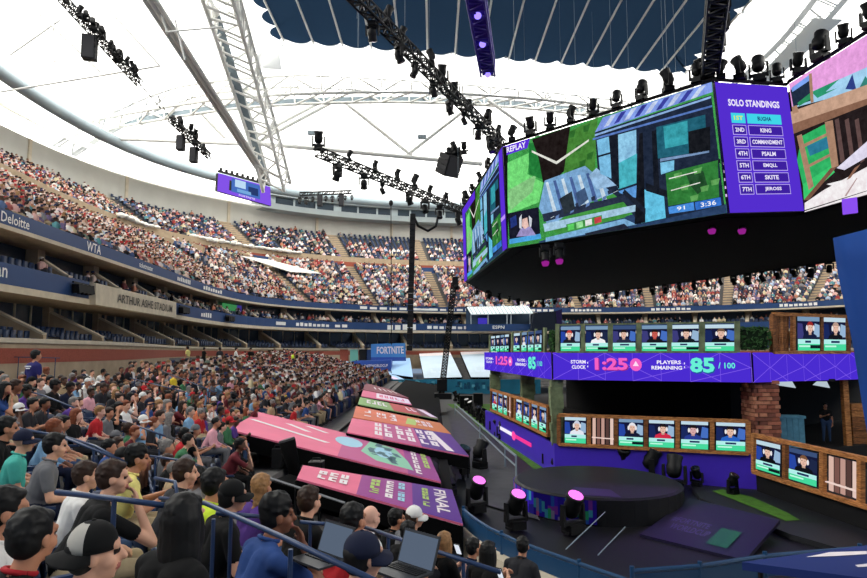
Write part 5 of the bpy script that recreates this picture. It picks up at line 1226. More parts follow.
for px, py in ((475, 478), (516, 490), (571, 492)):
    l = bpy.data.lights.new('floor_lamp_beam', 'SPOT'); l.energy = 500; l.color = (.75, .35, 1); l.spot_size = .9; o = bpy.data.objects.new('floor_lamp_beam', l); COL.objects.link(o); p = Z(px, py, -3.7); o.location = p; o.rotation_euler = (math.pi - .5, 0, 0)
# purple wash on walkway from stage lamps
for px, py in ((470, 430), (560, 450), (640, 470)):
    l = bpy.data.lights.new('stage_wash', 'SPOT'); l.energy = 2200; l.color = (.45, .2, 1); l.spot_size = 1.6; l.spot_blend = 1; o = bpy.data.objects.new('stage_wash', l); COL.objects.link(o); p = Z(px, py, -5); o.location = (p.x + 3, p.y + 2, 6.9); d = p - o.location; o.rotation_euler = d.to_track_quat('-Z', 'Y').to_euler()
# black tarp and loose things between banners and floor
q = M(); g = [hit(428, 455, .5), hit(455, 462, .4), Z(462, 478, -4.9), hit(446, 487, .3)]
n = 6; vs = []
for i in range(n + 1):
    for j in range(n + 1):
        p = g[0].lerp(g[1], i / n).lerp(g[3].lerp(g[2], i / n), j / n); vs.append(p + Vector((0, 0, .06 * math.sin(i * 2 + j * 3))))
q.add(vs, [(i * (n + 1) + j, (i + 1) * (n + 1) + j, (i + 1) * (n + 1) + j + 1, i * (n + 1) + j + 1) for i in range(n) for j in range(n)], mat('tarp_black', (28, 26, 34), .55)); tag(q.build('black_tarp', smooth=True), 'crumpled black tarp at the court end of the long pink banner', 'tarp')
# blue fabric covered panel at right edge and the printed blue banner at lower right
p = [U(833, 238, 9.2), U(905, 645, 9.0), U(1010, 645, 9.0), U(960, 205, 9.2)]
FAB = mat('blue_fabric', (38, 84, 166), .75, noise=.08, nscale=1.2, bump=.25)
q = M(); nx, ny = 10, 14; vs = []; r = random.Random(2)
for j in range(ny + 1):
    for i in range(nx + 1):
        u, v = i / nx, j / ny; w = p[0].lerp(p[3], u).lerp(p[1].lerp(p[2], u), v); vs.append(w + Vector((0, .04 * math.sin(16 * v + 9 * u) * (1 - u) * (1 - v) ** 2, 0)))
N0 = len(vs); vs += [v + Vector((.25, .3, 0)) for v in vs]; fs = [(j * (nx + 1) + i, j * (nx + 1) + i + 1, (j + 1) * (nx + 1) + i + 1, (j + 1) * (nx + 1) + i) for j in range(ny) for i in range(nx)]
fs += [tuple(N0 + k for k in f[::-1]) for f in fs]
for j in range(ny): fs.append((j * (nx + 1), (j + 1) * (nx + 1), N0 + (j + 1) * (nx + 1), N0 + j * (nx + 1)))
for i in range(nx): fs.append((i, N0 + i, N0 + i + 1, i + 1))
q.add(vs, fs, FAB); tag(q.build('fabric_panel', smooth=True), 'tall blue fabric covered panel at the right edge', 'panel')
q = M(); q.bar(U(905, 320, 9.45), Vector((U(905, 320, 9.45).x, 9.45, -5.1)), .2, .2, BLACK, up=Vector((0, 1, 0))); tag(q.build('panel_post'), 'black post holding the blue fabric panel at right', 'post')
a, b, c, d = Z(748, 560, -3.2), Z(900, 590, -3.2), Z(900, 540, -3.2), Z(760, 555, -3.2)
t = thing('printed_canopy', 'flat blue canopy with white lettering at lower right', 'canopy', (a + b + c + d) / 4)
q = M(); q.slab([Z(742, 562, -3.2), Z(880, 580, -3.2), Z(960, 575, -3.2), Z(960, 538, -3.2), Z(868, 545, -3.2)], (0, 0, -1), .12, mat('canopy_blue', (32, 50, 112), .6)); q.build('cloth', t)
q = M(); q.add([Z(x, y, -3.19) for x, y in ((806, 557), (830, 552), (867, 551), (867, 554), (835, 556))], [(0, 1, 2, 3, 4)], OFFW); q.add([Z(x, y, -3.19) for x, y in ((855, 565), (880, 562), (880, 566), (858, 567))], [(0, 1, 2, 3)], OFFW); q.build('lettering', t)
for px in (760, 860): rod('leg', xy(Z(px, 562, -3.3), -5.1), Z(px, 562, -3.3), .04, BLACK, t)
# wires slanting over the court
for i, (a, b) in enumerate((((566, 549), (605, 512)), ((598, 555), (625, 527)))): tag(rod('guy_wire', Z(*a, -3.6), Z(*b, -4.2), .012, STEELG, None, 5), '%s thin guy wire over the dark court floor' % ('left', 'right')[i], 'wire')
# ---------------------------------------------------------------- people
SKIN = {k: mat('skin_' + k, c, .55, noise=.05, nscale=9) for k, c in (('light', (214, 162, 134)), ('tan', (186, 130, 100)), ('brown', (128, 82, 60)), ('pink', (222, 172, 150)), ('dark', (88, 58, 44)))}
HAIR = {k: mat('hair_' + k, c, .6, noise=.35, nscale=22, bump=.4) for k, c in (('black', (10, 9, 9)), ('brown', (48, 31, 22)), ('light', (146, 108, 70)), ('grey', (120, 116, 112)), ('red', (120, 62, 36)))}
CLOTH = {k: mat('cloth_' + k, c, .9, noise=.08, nscale=12, bump=.15) for k, c in (('white', (222, 220, 216)), ('black', (9, 9, 10)), ('grey', (104, 104, 107)), ('charcoal', (40, 40, 44)), ('navy', (20, 26, 50)), ('blue', (40, 68, 124)), ('sky', (120, 158, 190)), ('red', (176, 34, 40)), ('maroon', (96, 32, 40)), ('yellow', (230, 216, 130)), ('neon', (206, 232, 60)), ('orange', (226, 128, 90)), ('green', (58, 110, 74)), ('teal', (70, 170, 156)), ('purple', (82, 52, 130)), ('pink', (220, 160, 170)), ('tan', (176, 152, 118)), ('denim', (56, 76, 110)), ('khaki', (170, 152, 120)), ('gold', (236, 206, 60)), ('pale', (176, 172, 164)))}
SHOE = mat('shoe_dark', (34, 32, 34), .7); EYE = mat('eye_dark', (36, 26, 24), .3); LIP = mat('lip', (166, 96, 86), .5)
def rotm(yaw, pitch, roll=0): return Matrix.Rotation(yaw, 3, 'Z') @ Matrix.Rotation(pitch, 3, 'X') @ Matrix.Rotation(roll, 3, 'Y')
class Prims:
    def __init__(s): s.p = []
    def cap(s, a, b, ra, rb, t): s.p.append(('c', Vector(a), Vector(b), ra, rb, t))
    def ell(s, c, r, t, rot=None): s.p.append(('e', Vector(c), Vector(r), rot or Matrix.Identity(3), 0, t))
def hand(P, w, d, pal, side, curl=.5):
    """palm and five fingers; d = direction of the hand, pal = palm normal"""
    d = Vector(d).normalized(); pal = (Vector(pal) - d * d.dot(Vector(pal))).normalized(); x = d.cross(pal).normalized() * side
    R_ = Matrix((x, d, pal)).transposed(); c = Vector(w) + d * .05
    P.ell(c, (.042, .055, .019), 'skin', R_)
    for i, (o, L) in enumerate(((-.031, .066), (-.0105, .076), (.0105, .07), (.031, .056))):
        b = Vector(w) + d * .088 + x * o; m = b + (d * math.cos(curl) + pal * math.sin(curl)) * L * .55; e = m + (d * math.cos(curl * 2.1) + pal * math.sin(curl * 2.1)) * L * .5
        P.cap(b - d * .02, m, .0105, .0095, 'skin'); P.cap(m, e, .0095, .008, 'skin')
    b = Vector(w) + d * .03 - x * .035; m = b - x * .025 + d * .03 + pal * .012; P.cap(b, m, .014, .011, 'skin'); P.cap(m, m + d * .03 + pal * .012, .011, .009, 'skin')
def arm(P, sh, el, wr, hd, pal, side, sleeve=.6, bare=True, r=1.0):
    sh, el, wr = Vector(sh), Vector(el), Vector(wr); m = sh.lerp(el, sleeve)
    P.cap(sh, m, .062 * r, .058 * r, 'shirt')
    P.cap(m, el, .044 * r if sleeve < 1 else .055, .042 * r if sleeve < 1 else .05, 'skin' if sleeve < 1 else 'shirt')
    P.cap(el, wr, .042 * r if bare else .052, .028 if bare else .036, 'skin' if bare else 'shirt'); hand(P, wr, hd, pal, side)
HEADZ = 1.24
def pose(kind, arms='lap', yaw=0, pitch=0, lean=0, sleeve=.6, bare=True, shorts=False, stout=1.0, fine=True):
    """kind sit / stand. returns primitives and the head matrix (local frame: faces +Y, origin on the tread below the hips)"""
    P = Prims(); ly = lean; sit = kind == 'sit'; hz = .52 if sit else .95
    neck = Vector((0, .0 + ly * .9, hz + .48)); ch = Vector((0, ly * .6, hz + .30))
    P.cap((-.085, 0, hz), (.085, 0, hz), .135 * stout, .135 * stout, 'pants'); P.cap((0, .005, hz + .08), (0, ly * .35 + .01, hz + .2), .15 * stout, .145 * stout, 'shirt')
    P.cap((-.05, ly * .5, hz + .22), (-.075, ly * .75, hz + .38), .125 * stout, .115, 'shirt'); P.cap((.05, ly * .5, hz + .22), (.075, ly * .75, hz + .38), .125 * stout, .115, 'shirt')
    P.cap((-.14, ly * .82 - .01, hz + .43), (.14, ly * .82 - .01, hz + .43), .07, .07, 'shirt'); P.cap((-.06, ly * .86, hz + .455), (.06, ly * .86, hz + .455), .062, .062, 'shirt')
    for e in (-1, 1): P.cap((e * .05, ly * .86, hz + .475), (e * .16, ly * .84, hz + .425), .048, .06, 'shirt')
    hc = Vector((0, ly * 1.1 + .035, hz + .65)); R_ = rotm(yaw, pitch)
    P.cap(neck - Vector((0, 0, .03)), hc - R_ @ Vector((0, .01, .06)), .056, .054, 'skin')
    def H(v): return hc + R_ @ Vector(v)
    P.ell(H((0, -.012, .03)), (.076, .096, .098), 'skin', R_); P.ell(H((0, .028, -.045)), (.062, .066, .075), 'skin', R_); P.ell(H((0, .055, -.098)), (.03, .026, .022), 'skin', R_)
    P.cap(H((0, .088, .012)), H((0, .112, -.03)), .011, .017, 'skin'); P.cap(H((-.04, .078, .03)), H((.04, .078, .03)), .016, .016, 'skin')
    P.cap(H((-.02, .088, -.064)), H((.02, .088, -.064)), .012, .012, 'lip')
    for e in (-1, 1):
        P.ell(H((e * .079, -.008, -.012)), (.011, .022, .034), 'skin', R_); P.ell(H((e * .033, .083, .008)), (.013, .009, .008), 'eye', R_) if fine else None; P.ell(H((e * .042, .05, -.035)), (.03, .035, .03), 'skin', R_)
    S = lambda e: Vector((e * .185, ly * .82 - .01, hz + .42))
    for e in (-1, 1):
        a = arms
        if isinstance(arms, tuple): a = arms[0] if e < 0 else arms[1]
        X = lambda x, y, z: Vector((e * x, y + ly * .6, hz + z))
        if a == 'lap': arm(P, S(e), X(.25, .06, .16), Vector((e * .12, .30, hz + .12)), (-.3 * e, .8, -.2), (0, .1, -1), e, sleeve, bare)
        elif a == 'chin': arm(P, S(e), Vector((e * .17, .30 + ly, hz + .18)), Vector((e * .07, .17 + ly * 1.2, hz + .45)), (-.4 * e, -.1, .9), (-.2 * e, -1, 0), e, sleeve, bare)
        elif a == 'phone': arm(P, S(e), X(.23, .12, .17), Vector((e * .05, .38 + ly, hz + .28)), (-.5 * e, .6, .4), (-e, .0, .2), e, sleeve, bare)
        elif a == 'cross': arm(P, S(e), X(.24, .1, .17), Vector((-e * .05, .22 + ly * .5, hz + .2 + .03 * e)), (-e, .1, .1), (0, -1, 0), e, sleeve, bare)
        elif a == 'point': arm(P, S(e), X(.24, .28, .36), Vector((e * .2, .55, hz + .44)), (0, 1, .15), (0, 0, -1), e, sleeve, bare)
        elif a == 'type': arm(P, S(e), X(.24, .1, .14), Vector((e * .09, .4, hz + .19)), (-.2 * e, .9, -.1), (0, 0, -1), e, sleeve, bare)
        elif a == 'side': arm(P, S(e), Vector((e * .25, -.02, hz + .14)), Vector((e * .24, .05, hz - .1)), (0, .2, -1), (-e, 0, 0), e, sleeve, bare)
        elif a == 'rest': arm(P, S(e), X(.27, -.02, .16), Vector((e * .25, .22, hz + .16)), (0, 1, -.15), (0, 0, -1), e, sleeve, bare)
        elif a == 'head': arm(P, S(e), X(.3, .2, .34), Vector((e * .13, .06 + ly * 1.2, hz + .6)), (-.5 * e, 0, .8), (-e, 0, 0), e, sleeve, bare)
    for e in (-1, 1):
        lt = 'skin' if shorts else 'pants'
        if sit:
            k = Vector((e * .14, .46, .53)); an = Vector((e * .14, .42, .1)); P.cap((e * .1, .02, .52), (e * .125, .3, .535), .093, .082, 'pants'); P.cap((e * .12, .25, .535), k, .08, .062, 'pants' if not shorts else 'skin')
        else:
            k = Vector((e * .11, .02, .5)); an = Vector((e * .12, -.02, .1)); P.cap((e * .095, 0, .93), k, .095, .066, 'pants')
        P.cap(k, k.lerp(an, .4), .062, .058, lt); P.cap(k.lerp(an, .35), an, .058, .042, lt)
        P.cap(an - Vector((0, .02, .035)), an + Vector((0, .15, -.055)), .045, .038, 'shoe')
    HM = Matrix.Translation(hc) @ R_.to_4x4(); return P, HM
TAGS = ['shirt', 'skin', 'pants', 'shoe', 'eye', 'lip']
_pc = {}
def body_mesh(key, voxel, *a, **k):
    kk = (key, voxel)
    if kk in _pc: return _pc[kk]
    P, HM = pose(*a, fine=voxel < .016, **k); q = M(); dm = SHOE; fine = voxel < .016; n1, n2 = (14, 9) if fine else (10, 6)
    for p in P.p:
        if p[0] == 'e': q.ell(p[1], p[2], dm, p[3], n1, n2)
        else:
            _, A, B, ra, rb, t = p; d = (B - A); L = d.length; R_ = d.to_track_quat('Z', 'Y').to_matrix(); pr = []; h = 4
            for i in range(h): w = math.pi / 2 * (1 - i / h); pr.append((max(.0008, ra * math.cos(w)), -ra * math.sin(w)))
            pr.append((ra, 0)); pr.append((rb, L))
            for i in range(1, h + 1): w = math.pi / 2 * i / h; pr.append((max(.0008, rb * math.cos(w)), L + rb * math.sin(w)))
            q.lathe(pr, dm, A, n1, R_)
    me = q.mesh('tmp'); o = bpy.data.objects.new('tmp', me); COL.objects.link(o)
    md = o.modifiers.new('r', 'REMESH'); md.mode = 'VOXEL'; md.voxel_size = voxel; md.use_smooth_shade = True
    sm = o.modifiers.new('s', 'SMOOTH'); sm.factor = .5; sm.iterations = 1 if fine else 1
    if not fine: de = o.modifiers.new('d', 'DECIMATE'); de.ratio = .5
    dg = bpy.context.evaluated_depsgraph_get(); out = bpy.data.meshes.new_from_object(o.evaluated_get(dg)); bpy.data.objects.remove(o); bpy.data.meshes.remove(me)
    out.name = 'person'; n = len(out.polygons); c = np.empty(n * 3, np.float32); out.polygons.foreach_get('center', c); c = c.reshape(-1, 3)
    best = np.full(n, 1e9); mi = np.zeros(n, np.int32)
    for p in P.p:
        if p[0] == 'e':
            loc = (c - np.array(p[1])) @ np.array(p[3]); r = np.array(p[2]); d = (np.linalg.norm(loc / r, axis=1) - 1) * r.min()
            if p[5] in ('eye', 'lip'): d = d - .002
        else:
            A, B = np.array(p[1]), np.array(p[2]); ab = B - A; t = np.clip(((c - A) @ ab) / max(1e-9, ab @ ab), 0, 1); d = np.linalg.norm(c - A - t[:, None] * ab, axis=1) - (p[3] + (p[4] - p[3]) * t)
            if p[5] == 'lip': d = d - .001
        w = d < best; best[w] = d[w]; mi[w] = TAGS.index(p[5])
    out.materials.clear()
    for m in (CLOTH['grey'], SKIN['light'], CLOTH['denim'], SHOE, EYE, LIP): out.materials.append(m)
    out.polygons.foreach_set('material_index', mi); out.polygons.foreach_set('use_smooth', [True] * n); out.update()
    _pc[kk] = (out, HM); return _pc[kk]
_hc = {}
def hair_mesh(kind, hm):
    k = (kind, hm.name)
    if k in _hc: return _hc[k]
    q = M(); vox = .011
    if kind in ('short', 'curly', 'long', 'bun', 'braid'):
        j = .1 if kind == 'curly' else .03
        q.ell((0, -.026, .045), (.088, .1, .097), hm, None, 18, 12, j, 3); q.ell((0, -.05, -.0), (.082, .073, .083), hm, None, 16, 10, j, 5); q.ell((0, .03, .09), (.068, .056, .032), hm, None, 14, 8, j, 4)
        if kind == 'curly': q.ell((0, -.02, .07), (.098, .11, .092), hm, None, 18, 12, .14, 8)
        if kind == 'short':
            for i in range(9): q.ell((-.06 + .015 * i, .055 - .0009 * (i - 4) ** 2 * 4, .098 - .0012 * (i - 4) ** 2), (.016, .02, .012), hm, None, 8, 6, 0, i)
    if kind in ('short', 'long', 'bun', 'braid'):
        rr = random.Random(11)
        for i in range(120 if kind != 'under' else 50):
            th = rr.uniform(0, 2 * math.pi); ph = rr.uniform(-.35, 1.45) if kind != 'under' else rr.uniform(-.6, .2); cx_, cy_ = math.cos(th) * math.cos(ph), math.sin(th) * math.cos(ph)
            if cy_ > .25 and ph < .75: continue
            if abs(cx_) > .75 and ph < .1 and cy_ > -.3: continue
            q.ell((cx_ * .088, -.026 + cy_ * .1, .04 + math.sin(ph) * .097), (.009, .017, .012), hm, Euler((rr.uniform(-.4, .4), 0, th + rr.uniform(-.5, .5))).to_matrix(), 6, 5, 0, i)
        vox = .0085
    if kind in ('long', 'braid'):
        if kind == 'long':
            rr = random.Random(4)
            for i in range(30):
                a = math.pi * (1.02 + .96 * i / 29.); w = rr.uniform(.95, 1.08); e_ = rr.uniform(-.38, -.28)
                q.tube([(.07 * math.cos(a), -.02 + .08 * math.sin(a), .1), (.094 * w * math.cos(a), -.03 + .088 * w * math.sin(a), .02), (.1 * w * math.cos(a), -.04 + .075 * w * math.sin(a), -.14), (.085 * w * math.cos(a + .1), -.05 + .06 * w * math.sin(a), e_)], .014, hm, 6, .008)
            for c, r in (((0, -.052, -.04), (.094, .074, .13)), ((0, -.066, -.15), (.1, .058, .15)), ((.01, -.066, -.27), (.086, .046, .12))): q.ell(c, r, hm, None, 18, 10, .03, 6)
            for e in (-1, 1): q.ell((e * .077, -.012, -.06), (.022, .058, .13), hm, None, 12, 8, .04, 7); q.ell((e * .085, -.03, -.18), (.022, .04, .12), hm, None, 12, 8, .04, 7)
        else:
            q.ell((0, -.062, -.08), (.06, .056, .12), hm, None, 14, 10, .04, 6)
            for i in range(9): q.ell((.008 * (-1) ** i, -.1 - .006 * i, -.14 - .045 * i), (.034 - .002 * i, .03 - .0015 * i, .034), hm, None, 10, 7, 0, i)
    if kind == 'bun': q.ell((0, -.11, .1), (.045, .045, .045), hm)
    if kind == 'under': q.ell((0, -.03, .02), (.083, .09, .075), hm, None, 16, 10, .03, 3); q.ell((0, -.045, -.02), (.078, .07, .07), hm, None, 12, 8, .03, 5)
    if kind == 'buzz': q.ell((0, -.02, .038), (.081, .096, .096), hm, None, 16, 12, .01, 3)
    if kind in ('cap', 'capback', 'captwo'):
        vox = .006
        pr = [(.094 * math.cos(w) * (1.0), .03 + .088 * math.sin(w)) for w in [math.pi / 2 * i / 8 for i in range(9)]]; pr[-1] = (.002, .118)
        q.lathe([(.093, .005)] + pr, hm, (0, -.012, .01), 20)
        if kind == 'captwo':
            i2 = q.slot(CLOTH['pale'])
            for fi, f in enumerate(q.f):
                if len(f) == 4 and sum(q.v[w][1] for w in f) / 4 < -.03 and sum(q.v[w][2] for w in f) / 4 < .12: q.mi[fi] = i2
        q.ell((0, -.012, .128), (.01, .01, .006), hm)
        sgn = 1 if kind == 'cap' else -1; vs = []; m_ = 10
        for i in range(m_ + 1):
            a = math.pi * i / m_
            for rr, dz in ((.085, .022), (.165 if 0 < i < m_ else .1, .004 - .02 * abs(math.cos(a)))): vs.append((rr * .9 * math.cos(a), -.012 + sgn * rr * math.sin(a), dz))
        f = [(2 * i, 2 * i + 1, 2 * i + 3, 2 * i + 2) for i in range(m_)]; N = len(vs); vs += [(x, y, z - .009) for x, y, z in vs]; f += [tuple(N + w for w in z[::-1]) for z in f] + [(2 * i + 1, N + 2 * i + 1, N + 2 * i + 3, 2 * i + 3) for i in range(m_)]
        q.add(vs, f, hm); me = q.mesh(kind, smooth=True); _hc[k] = me; return me
    o = bpy.data.objects.new('tmp', q.mesh('tmp')); COL.objects.link(o); md = o.modifiers.new('r', 'REMESH'); md.mode = 'VOXEL'; md.voxel_size = vox; md.use_smooth_shade = True
    sm = o.modifiers.new('s', 'SMOOTH'); sm.iterations = 2
    dg = bpy.context.evaluated_depsgraph_get(); me = bpy.data.meshes.new_from_object(o.evaluated_get(dg)); bpy.data.objects.remove(o); me.name = kind
    me.polygons.foreach_set('use_smooth', [True] * len(me.polygons))
    if not me.materials: me.materials.append(hm)
    _hc[k] = me; return me
CAPCLOTH = {k: CLOTH[k] for k in ('black', 'navy', 'white', 'red', 'grey')}
def person(p, rz, mesh_hm, shirt, skin, pants, hair, label, group, scale=1.0, shoe=None, name='person'):
    me, HM = mesh_hm; o = link(name, me); o.location = p; o.rotation_euler = (0, 0, rz); o.scale = (scale,) * 3
    for i, m in enumerate((CLOTH[shirt] if isinstance(shirt, str) else shirt, SKIN[skin], CLOTH[pants])):
        o.material_slots[i].link = 'OBJECT'; o.material_slots[i].material = m
    tag(o, label, 'person', group)
    for h in (hair if isinstance(hair, list) else [hair]):
        if not h: continue
        kind, col = h; capk = kind.startswith('cap'); m = (CLOTH[col] if capk else HAIR[col])
        c = link('cap' if capk else 'hair', hair_mesh(kind, m), o); c.matrix_local = HM @ (Matrix.Scale(1.04, 4) if capk else Matrix.Identity(4))
    return o
# ---------------------------------------------------------------- seats
def seat_master():
    t = thing('stadium_chair', 'x', 'chair')
    q = M(); q.slab([(-.23, -.16, .41), (.23, -.16, .41), (.24, .24, .44), (-.24, .24, .44)], (0, 0, 1), .04, SEATBLUE); q.build('seat_pan', t)
    q = M(); vs = []
    for j in range(5):
        v = j / 4
        for i in range(5): u = i / 2 - 1; vs.append((u * .235, -.19 - .07 * v + .04 * u * u, .45 + .40 * v - .04 * v * u * u))
    f = [(j * 5 + i, j * 5 + i + 1, (j + 1) * 5 + i + 1, (j + 1) * 5 + i) for j in range(4) for i in range(4)]; n = len(vs); vs += [(x, y - .03, z) for x, y, z in vs]; f += [tuple(n + k for k in a[::-1]) for a in f] + [(20 + i, 20 + i + 1, n + 21 + i, n + 20 + i) for i in range(4)]
    q.add(vs, f, SEATBLUE); q.build('backrest', t, smooth=True)
    for e in (-1, 1): q = M(); q.bar((e * .26, .02, 0), (e * .26, -.05, .62), .04, .06, RAILBLUE, up=Vector((0, 1, 0))); q.bar((e * .26, -.16, .64), (e * .26, .2, .64), .05, .03, RAILBLUE); q.build('armrest', t)
    return t
SEATM = seat_master(); seat_used = [False]
def seat(p, rz, label, group):
    o = SEATM if not seat_used[0] else copy_tree(SEATM); seat_used[0] = True; o.location = p; o.rotation_euler = (0, 0, rz); return tag(o, label, 'chair', group)
def chair_label(l):
    l = 'blue chair of the ' + l.replace('seated ', '')
    return l if len(l.split()) <= 16 else 'blue chair of the ' + ' '.join(l.split()[4:15])
def face_rz(n): return math.atan2(n.x, -n.y)      # local +Y turned to -n (toward the court)
def inpoly(x, y, P):
    c = False
    for a, b in zip(P, P[1:] + P[:1]):
        if (a.y > y) != (b.y > y) and x < (b.x - a.x) * (y - a.y) / (b.y - a.y) + a.x: c = not c
    return c
# ---------------------------------------------------------------- people near the camera, placed one by one
FINE = .0105
near_spots = []
def near_person(px, py, depth, key, pk, shirt, skin, pants, hair, label, turn=0, collar=None, sit=True, voxel=FINE):
    """head centre seen at (px,py); slides along the sight line until the person sits on a tread"""
    best = None
    for dd in np.arange(depth * .88, depth * 1.14, .02):
        h = U(px, py, dd); z, k, i = tread(h.x, h.y); e = h.z - (z + (1.17 if sit else 1.6)); sc_ = (h.z - z) / (1.17 if sit else 1.6)
        cost = abs(e) + abs(dd - depth) * .12
        if best is None or cost < best[0]: best = (cost, h, z, i, sc_)
    _, h, z, i, sc_ = best; sc_ = max(.86, min(1.14, sc_)); n = EN[i]; rz = face_rz(n) + turn; ln = pk[1].get('lean', 0)
    hz_ = .52 if sit else .95; mh = body_mesh(key, voxel, *pk[0], **pk[1]); hl = mh[1].translation * sc_
    off = Matrix.Rotation(rz, 3, 'Z') @ Vector((hl.x, hl.y, 0)); p = Vector((h.x - off.x, h.y - off.y, z))
    o = person(p, rz, mh, shirt, skin, pants, hair, label, None, sc_); near_spots.append((p.x, p.y))
    q = M(); NC = 16; q.tube([Vector((.062 * math.cos(2 * math.pi * w / NC), ln * .9 + .012 + .062 * math.sin(2 * math.pi * w / NC), hz_ + .515 - .022 * math.sin(2 * math.pi * w / NC))) for w in range(NC + 1)], .013, collar or (CLOTH[shirt]), 8); link('collar', q.mesh('collar', smooth=True), o)
    if sit: seat(p, rz, chair_label(label), 'chairs close to the camera')
    return o
def pk(kind='sit', *a, **k): return ((kind,) + a, k)
# yaw > 0 turns the head to the person's left
NP_LIST = [
 (97, 528, 2.75, 'f1', pk('sit', 'lap', yaw=-.25, lean=.16, shorts=True), 'white', 'light', 'denim', [('under', 'black'), ('captwo', 'black')], 'man in white T-shirt with black cap worn backwards, nearest the camera', 0),
 (36, 505, 2.95, 'f2', pk('sit', 'lap', yaw=.35, lean=.14), 'black', 'tan', 'black', ('short', 'black'), 'black-haired man in black shirt left of the backwards-cap man', .3, mat('collar_red', (170, 30, 40), .8)),
 (10, 480, 3.4, 'f3', pk('sit', 'rest', yaw=-.1, lean=.1), 'white', 'tan', 'denim', ('short', 'black'), 'dark-haired man in white top at the left edge', 0),
 (186, 512, 3.7, 'f4', pk('sit', 'lap', yaw=.3, lean=.1), 'black', 'light', 'black', ('long', 'black'), 'woman with long black hair in black top behind blue rail', .35),
 (114, 478, 4.7, 'f5', pk('sit', ('lap', 'chin'), yaw=-.25, lean=.2), 'black', 'light', 'khaki', ('short', 'brown'), 'bearded man in black shirt resting chin on his hand', 0),
 (56, 446, 6.2, 'f6', pk('sit', 'lap', yaw=-.1, lean=.12), 'grey', 'light', 'navy', ('short', 'black'), 'dark-haired man in grey T-shirt sitting above the blue rail', 0),
 (138, 457, 6.4, 'f7', pk('sit', 'phone', yaw=-.2, lean=.16), 'yellow', 'tan', 'khaki', ('curly', 'black'), 'curly-haired man in pale yellow shirt', 0),
 (87, 476, 5.6, 'f8', pk('sit', 'lap', yaw=-.15, lean=.1), 'white', 'light', 'denim', ('short', 'brown'), 'boy with brown hair between grey and black shirted men', 0),
 (186, 473, 6.4, 'f9', pk('sit', 'lap', yaw=-.1, lean=.14), 'charcoal', 'light', 'khaki', ('short', 'brown'), 'brown-haired person right of the yellow shirted man', 0),
 (216, 473, 6.3, 'f10', pk('sit', 'lap', yaw=.25, lean=.14), 'neon', 'tan', 'charcoal', ('short', 'black'), 'person in neon yellow shirt', .1),
 (278, 512, 5.0, 'f11', pk('sit', ('lap', 'chin'), yaw=-.2, lean=.18), 'blue', 'brown', 'navy', ('curly', 'black'), 'curly-haired man in blue shirt holding a hand to his mouth', 0),
 (233, 496, 5.0, 'f12', pk('sit', 'lap', yaw=-.1, lean=.14), 'black', 'light', 'black', [('under', 'black'), ('cap', 'black')], 'person in black cap and black top left of the blue shirted man', 0),
 (262, 487, 6.2, 'f13', pk('sit', 'lap', yaw=.3, lean=.1), 'purple', 'tan', 'denim', ('braid', 'light'), 'woman with long light braid beside the blue rail', .3),
 (310, 499, 6.4, 'f14', pk('sit', 'phone', yaw=.15, lean=.12), 'black', 'light', 'khaki', ('short', 'brown'), 'man with short brown hair in black shirt seen from behind', .2),
 (354, 520, 5.6, 'f15', pk('sit', 'lap', yaw=.1, lean=.12), 'red', 'tan', 'denim', ('short', 'black'), 'dark-haired person in red T-shirt beside the laptop', .2),
 (371, 518, 6.4, 'f16', pk('sit', 'lap', yaw=.1, lean=.1), 'white', 'pink', 'khaki', None, 'bald man in white shirt', .1),
 (364, 544, 4.1, 'f17', pk('sit', 'type', yaw=-.1, lean=.14), 'blue', 'light', 'denim', [('under', 'black'), ('cap', 'navy')], 'bearded man in navy cap using a laptop', .1),
 (415, 517, 8.0, 'f18', pk('sit', 'lap', yaw=-.1, lean=.14), 'grey', 'light', 'charcoal', [('under', 'brown'), ('cap', 'white')], 'man in white cap and grey shirt near the barrier', 0),
 (397, 519, 8.2, 'f19', pk('sit', 'lap', yaw=-.15, lean=.1), 'black', 'tan', 'black', ('short', 'black'), 'dark-haired person in black left of the white cap man', 0),
 (409, 532, 7.2, 'f20', pk('sit', 'phone', yaw=.1, lean=.12), 'black', 'tan', 'black', ('short', 'black'), 'dark-haired person just below the white cap man', .2),
 (445, 542, 7.9, 'f21', pk('sit', 'phone', yaw=.25, lean=.14), 'black', 'light', 'denim', ('long', 'light'), 'woman with light brown hair holding a phone', .2),
 (489, 552, 8.0, 'f22', pk('sit', 'phone', yaw=.1, lean=.12), 'black', 'light', 'denim', ('long', 'black'), 'woman with long black hair by the barrier', .2),
 (523, 546, 8.6, 'f23', pk('sit', 'lap', yaw=.2, lean=.14), 'charcoal', 'tan', 'black', ('short', 'black'), 'dark-haired man nearest the barrier corner', .4),
 (474, 548, 8.6, 'f24', pk('sit', 'lap', yaw=.0, lean=.1), 'navy', 'tan', 'black', ('short', 'black'), 'dark-haired person between the two long-haired women', 0),
 (8, 420, 8.0, 'f25', pk('sit', 'lap', yaw=0, lean=.1), 'black', 'tan', 'denim', ('short', 'black'), 'dark-haired person in black at left edge above the rail', 0),
 (24, 441, 6.6, 'f26', pk('sit', 'lap', yaw=0, lean=.1), 'teal', 'light', 'denim', [('cap', 'navy')], 'person in teal top and navy cap at left', 0),
]
for e in NP_LIST:
    near_person(*e[:3], e[3], e[4], *e[5:9], e[9], *e[10:])
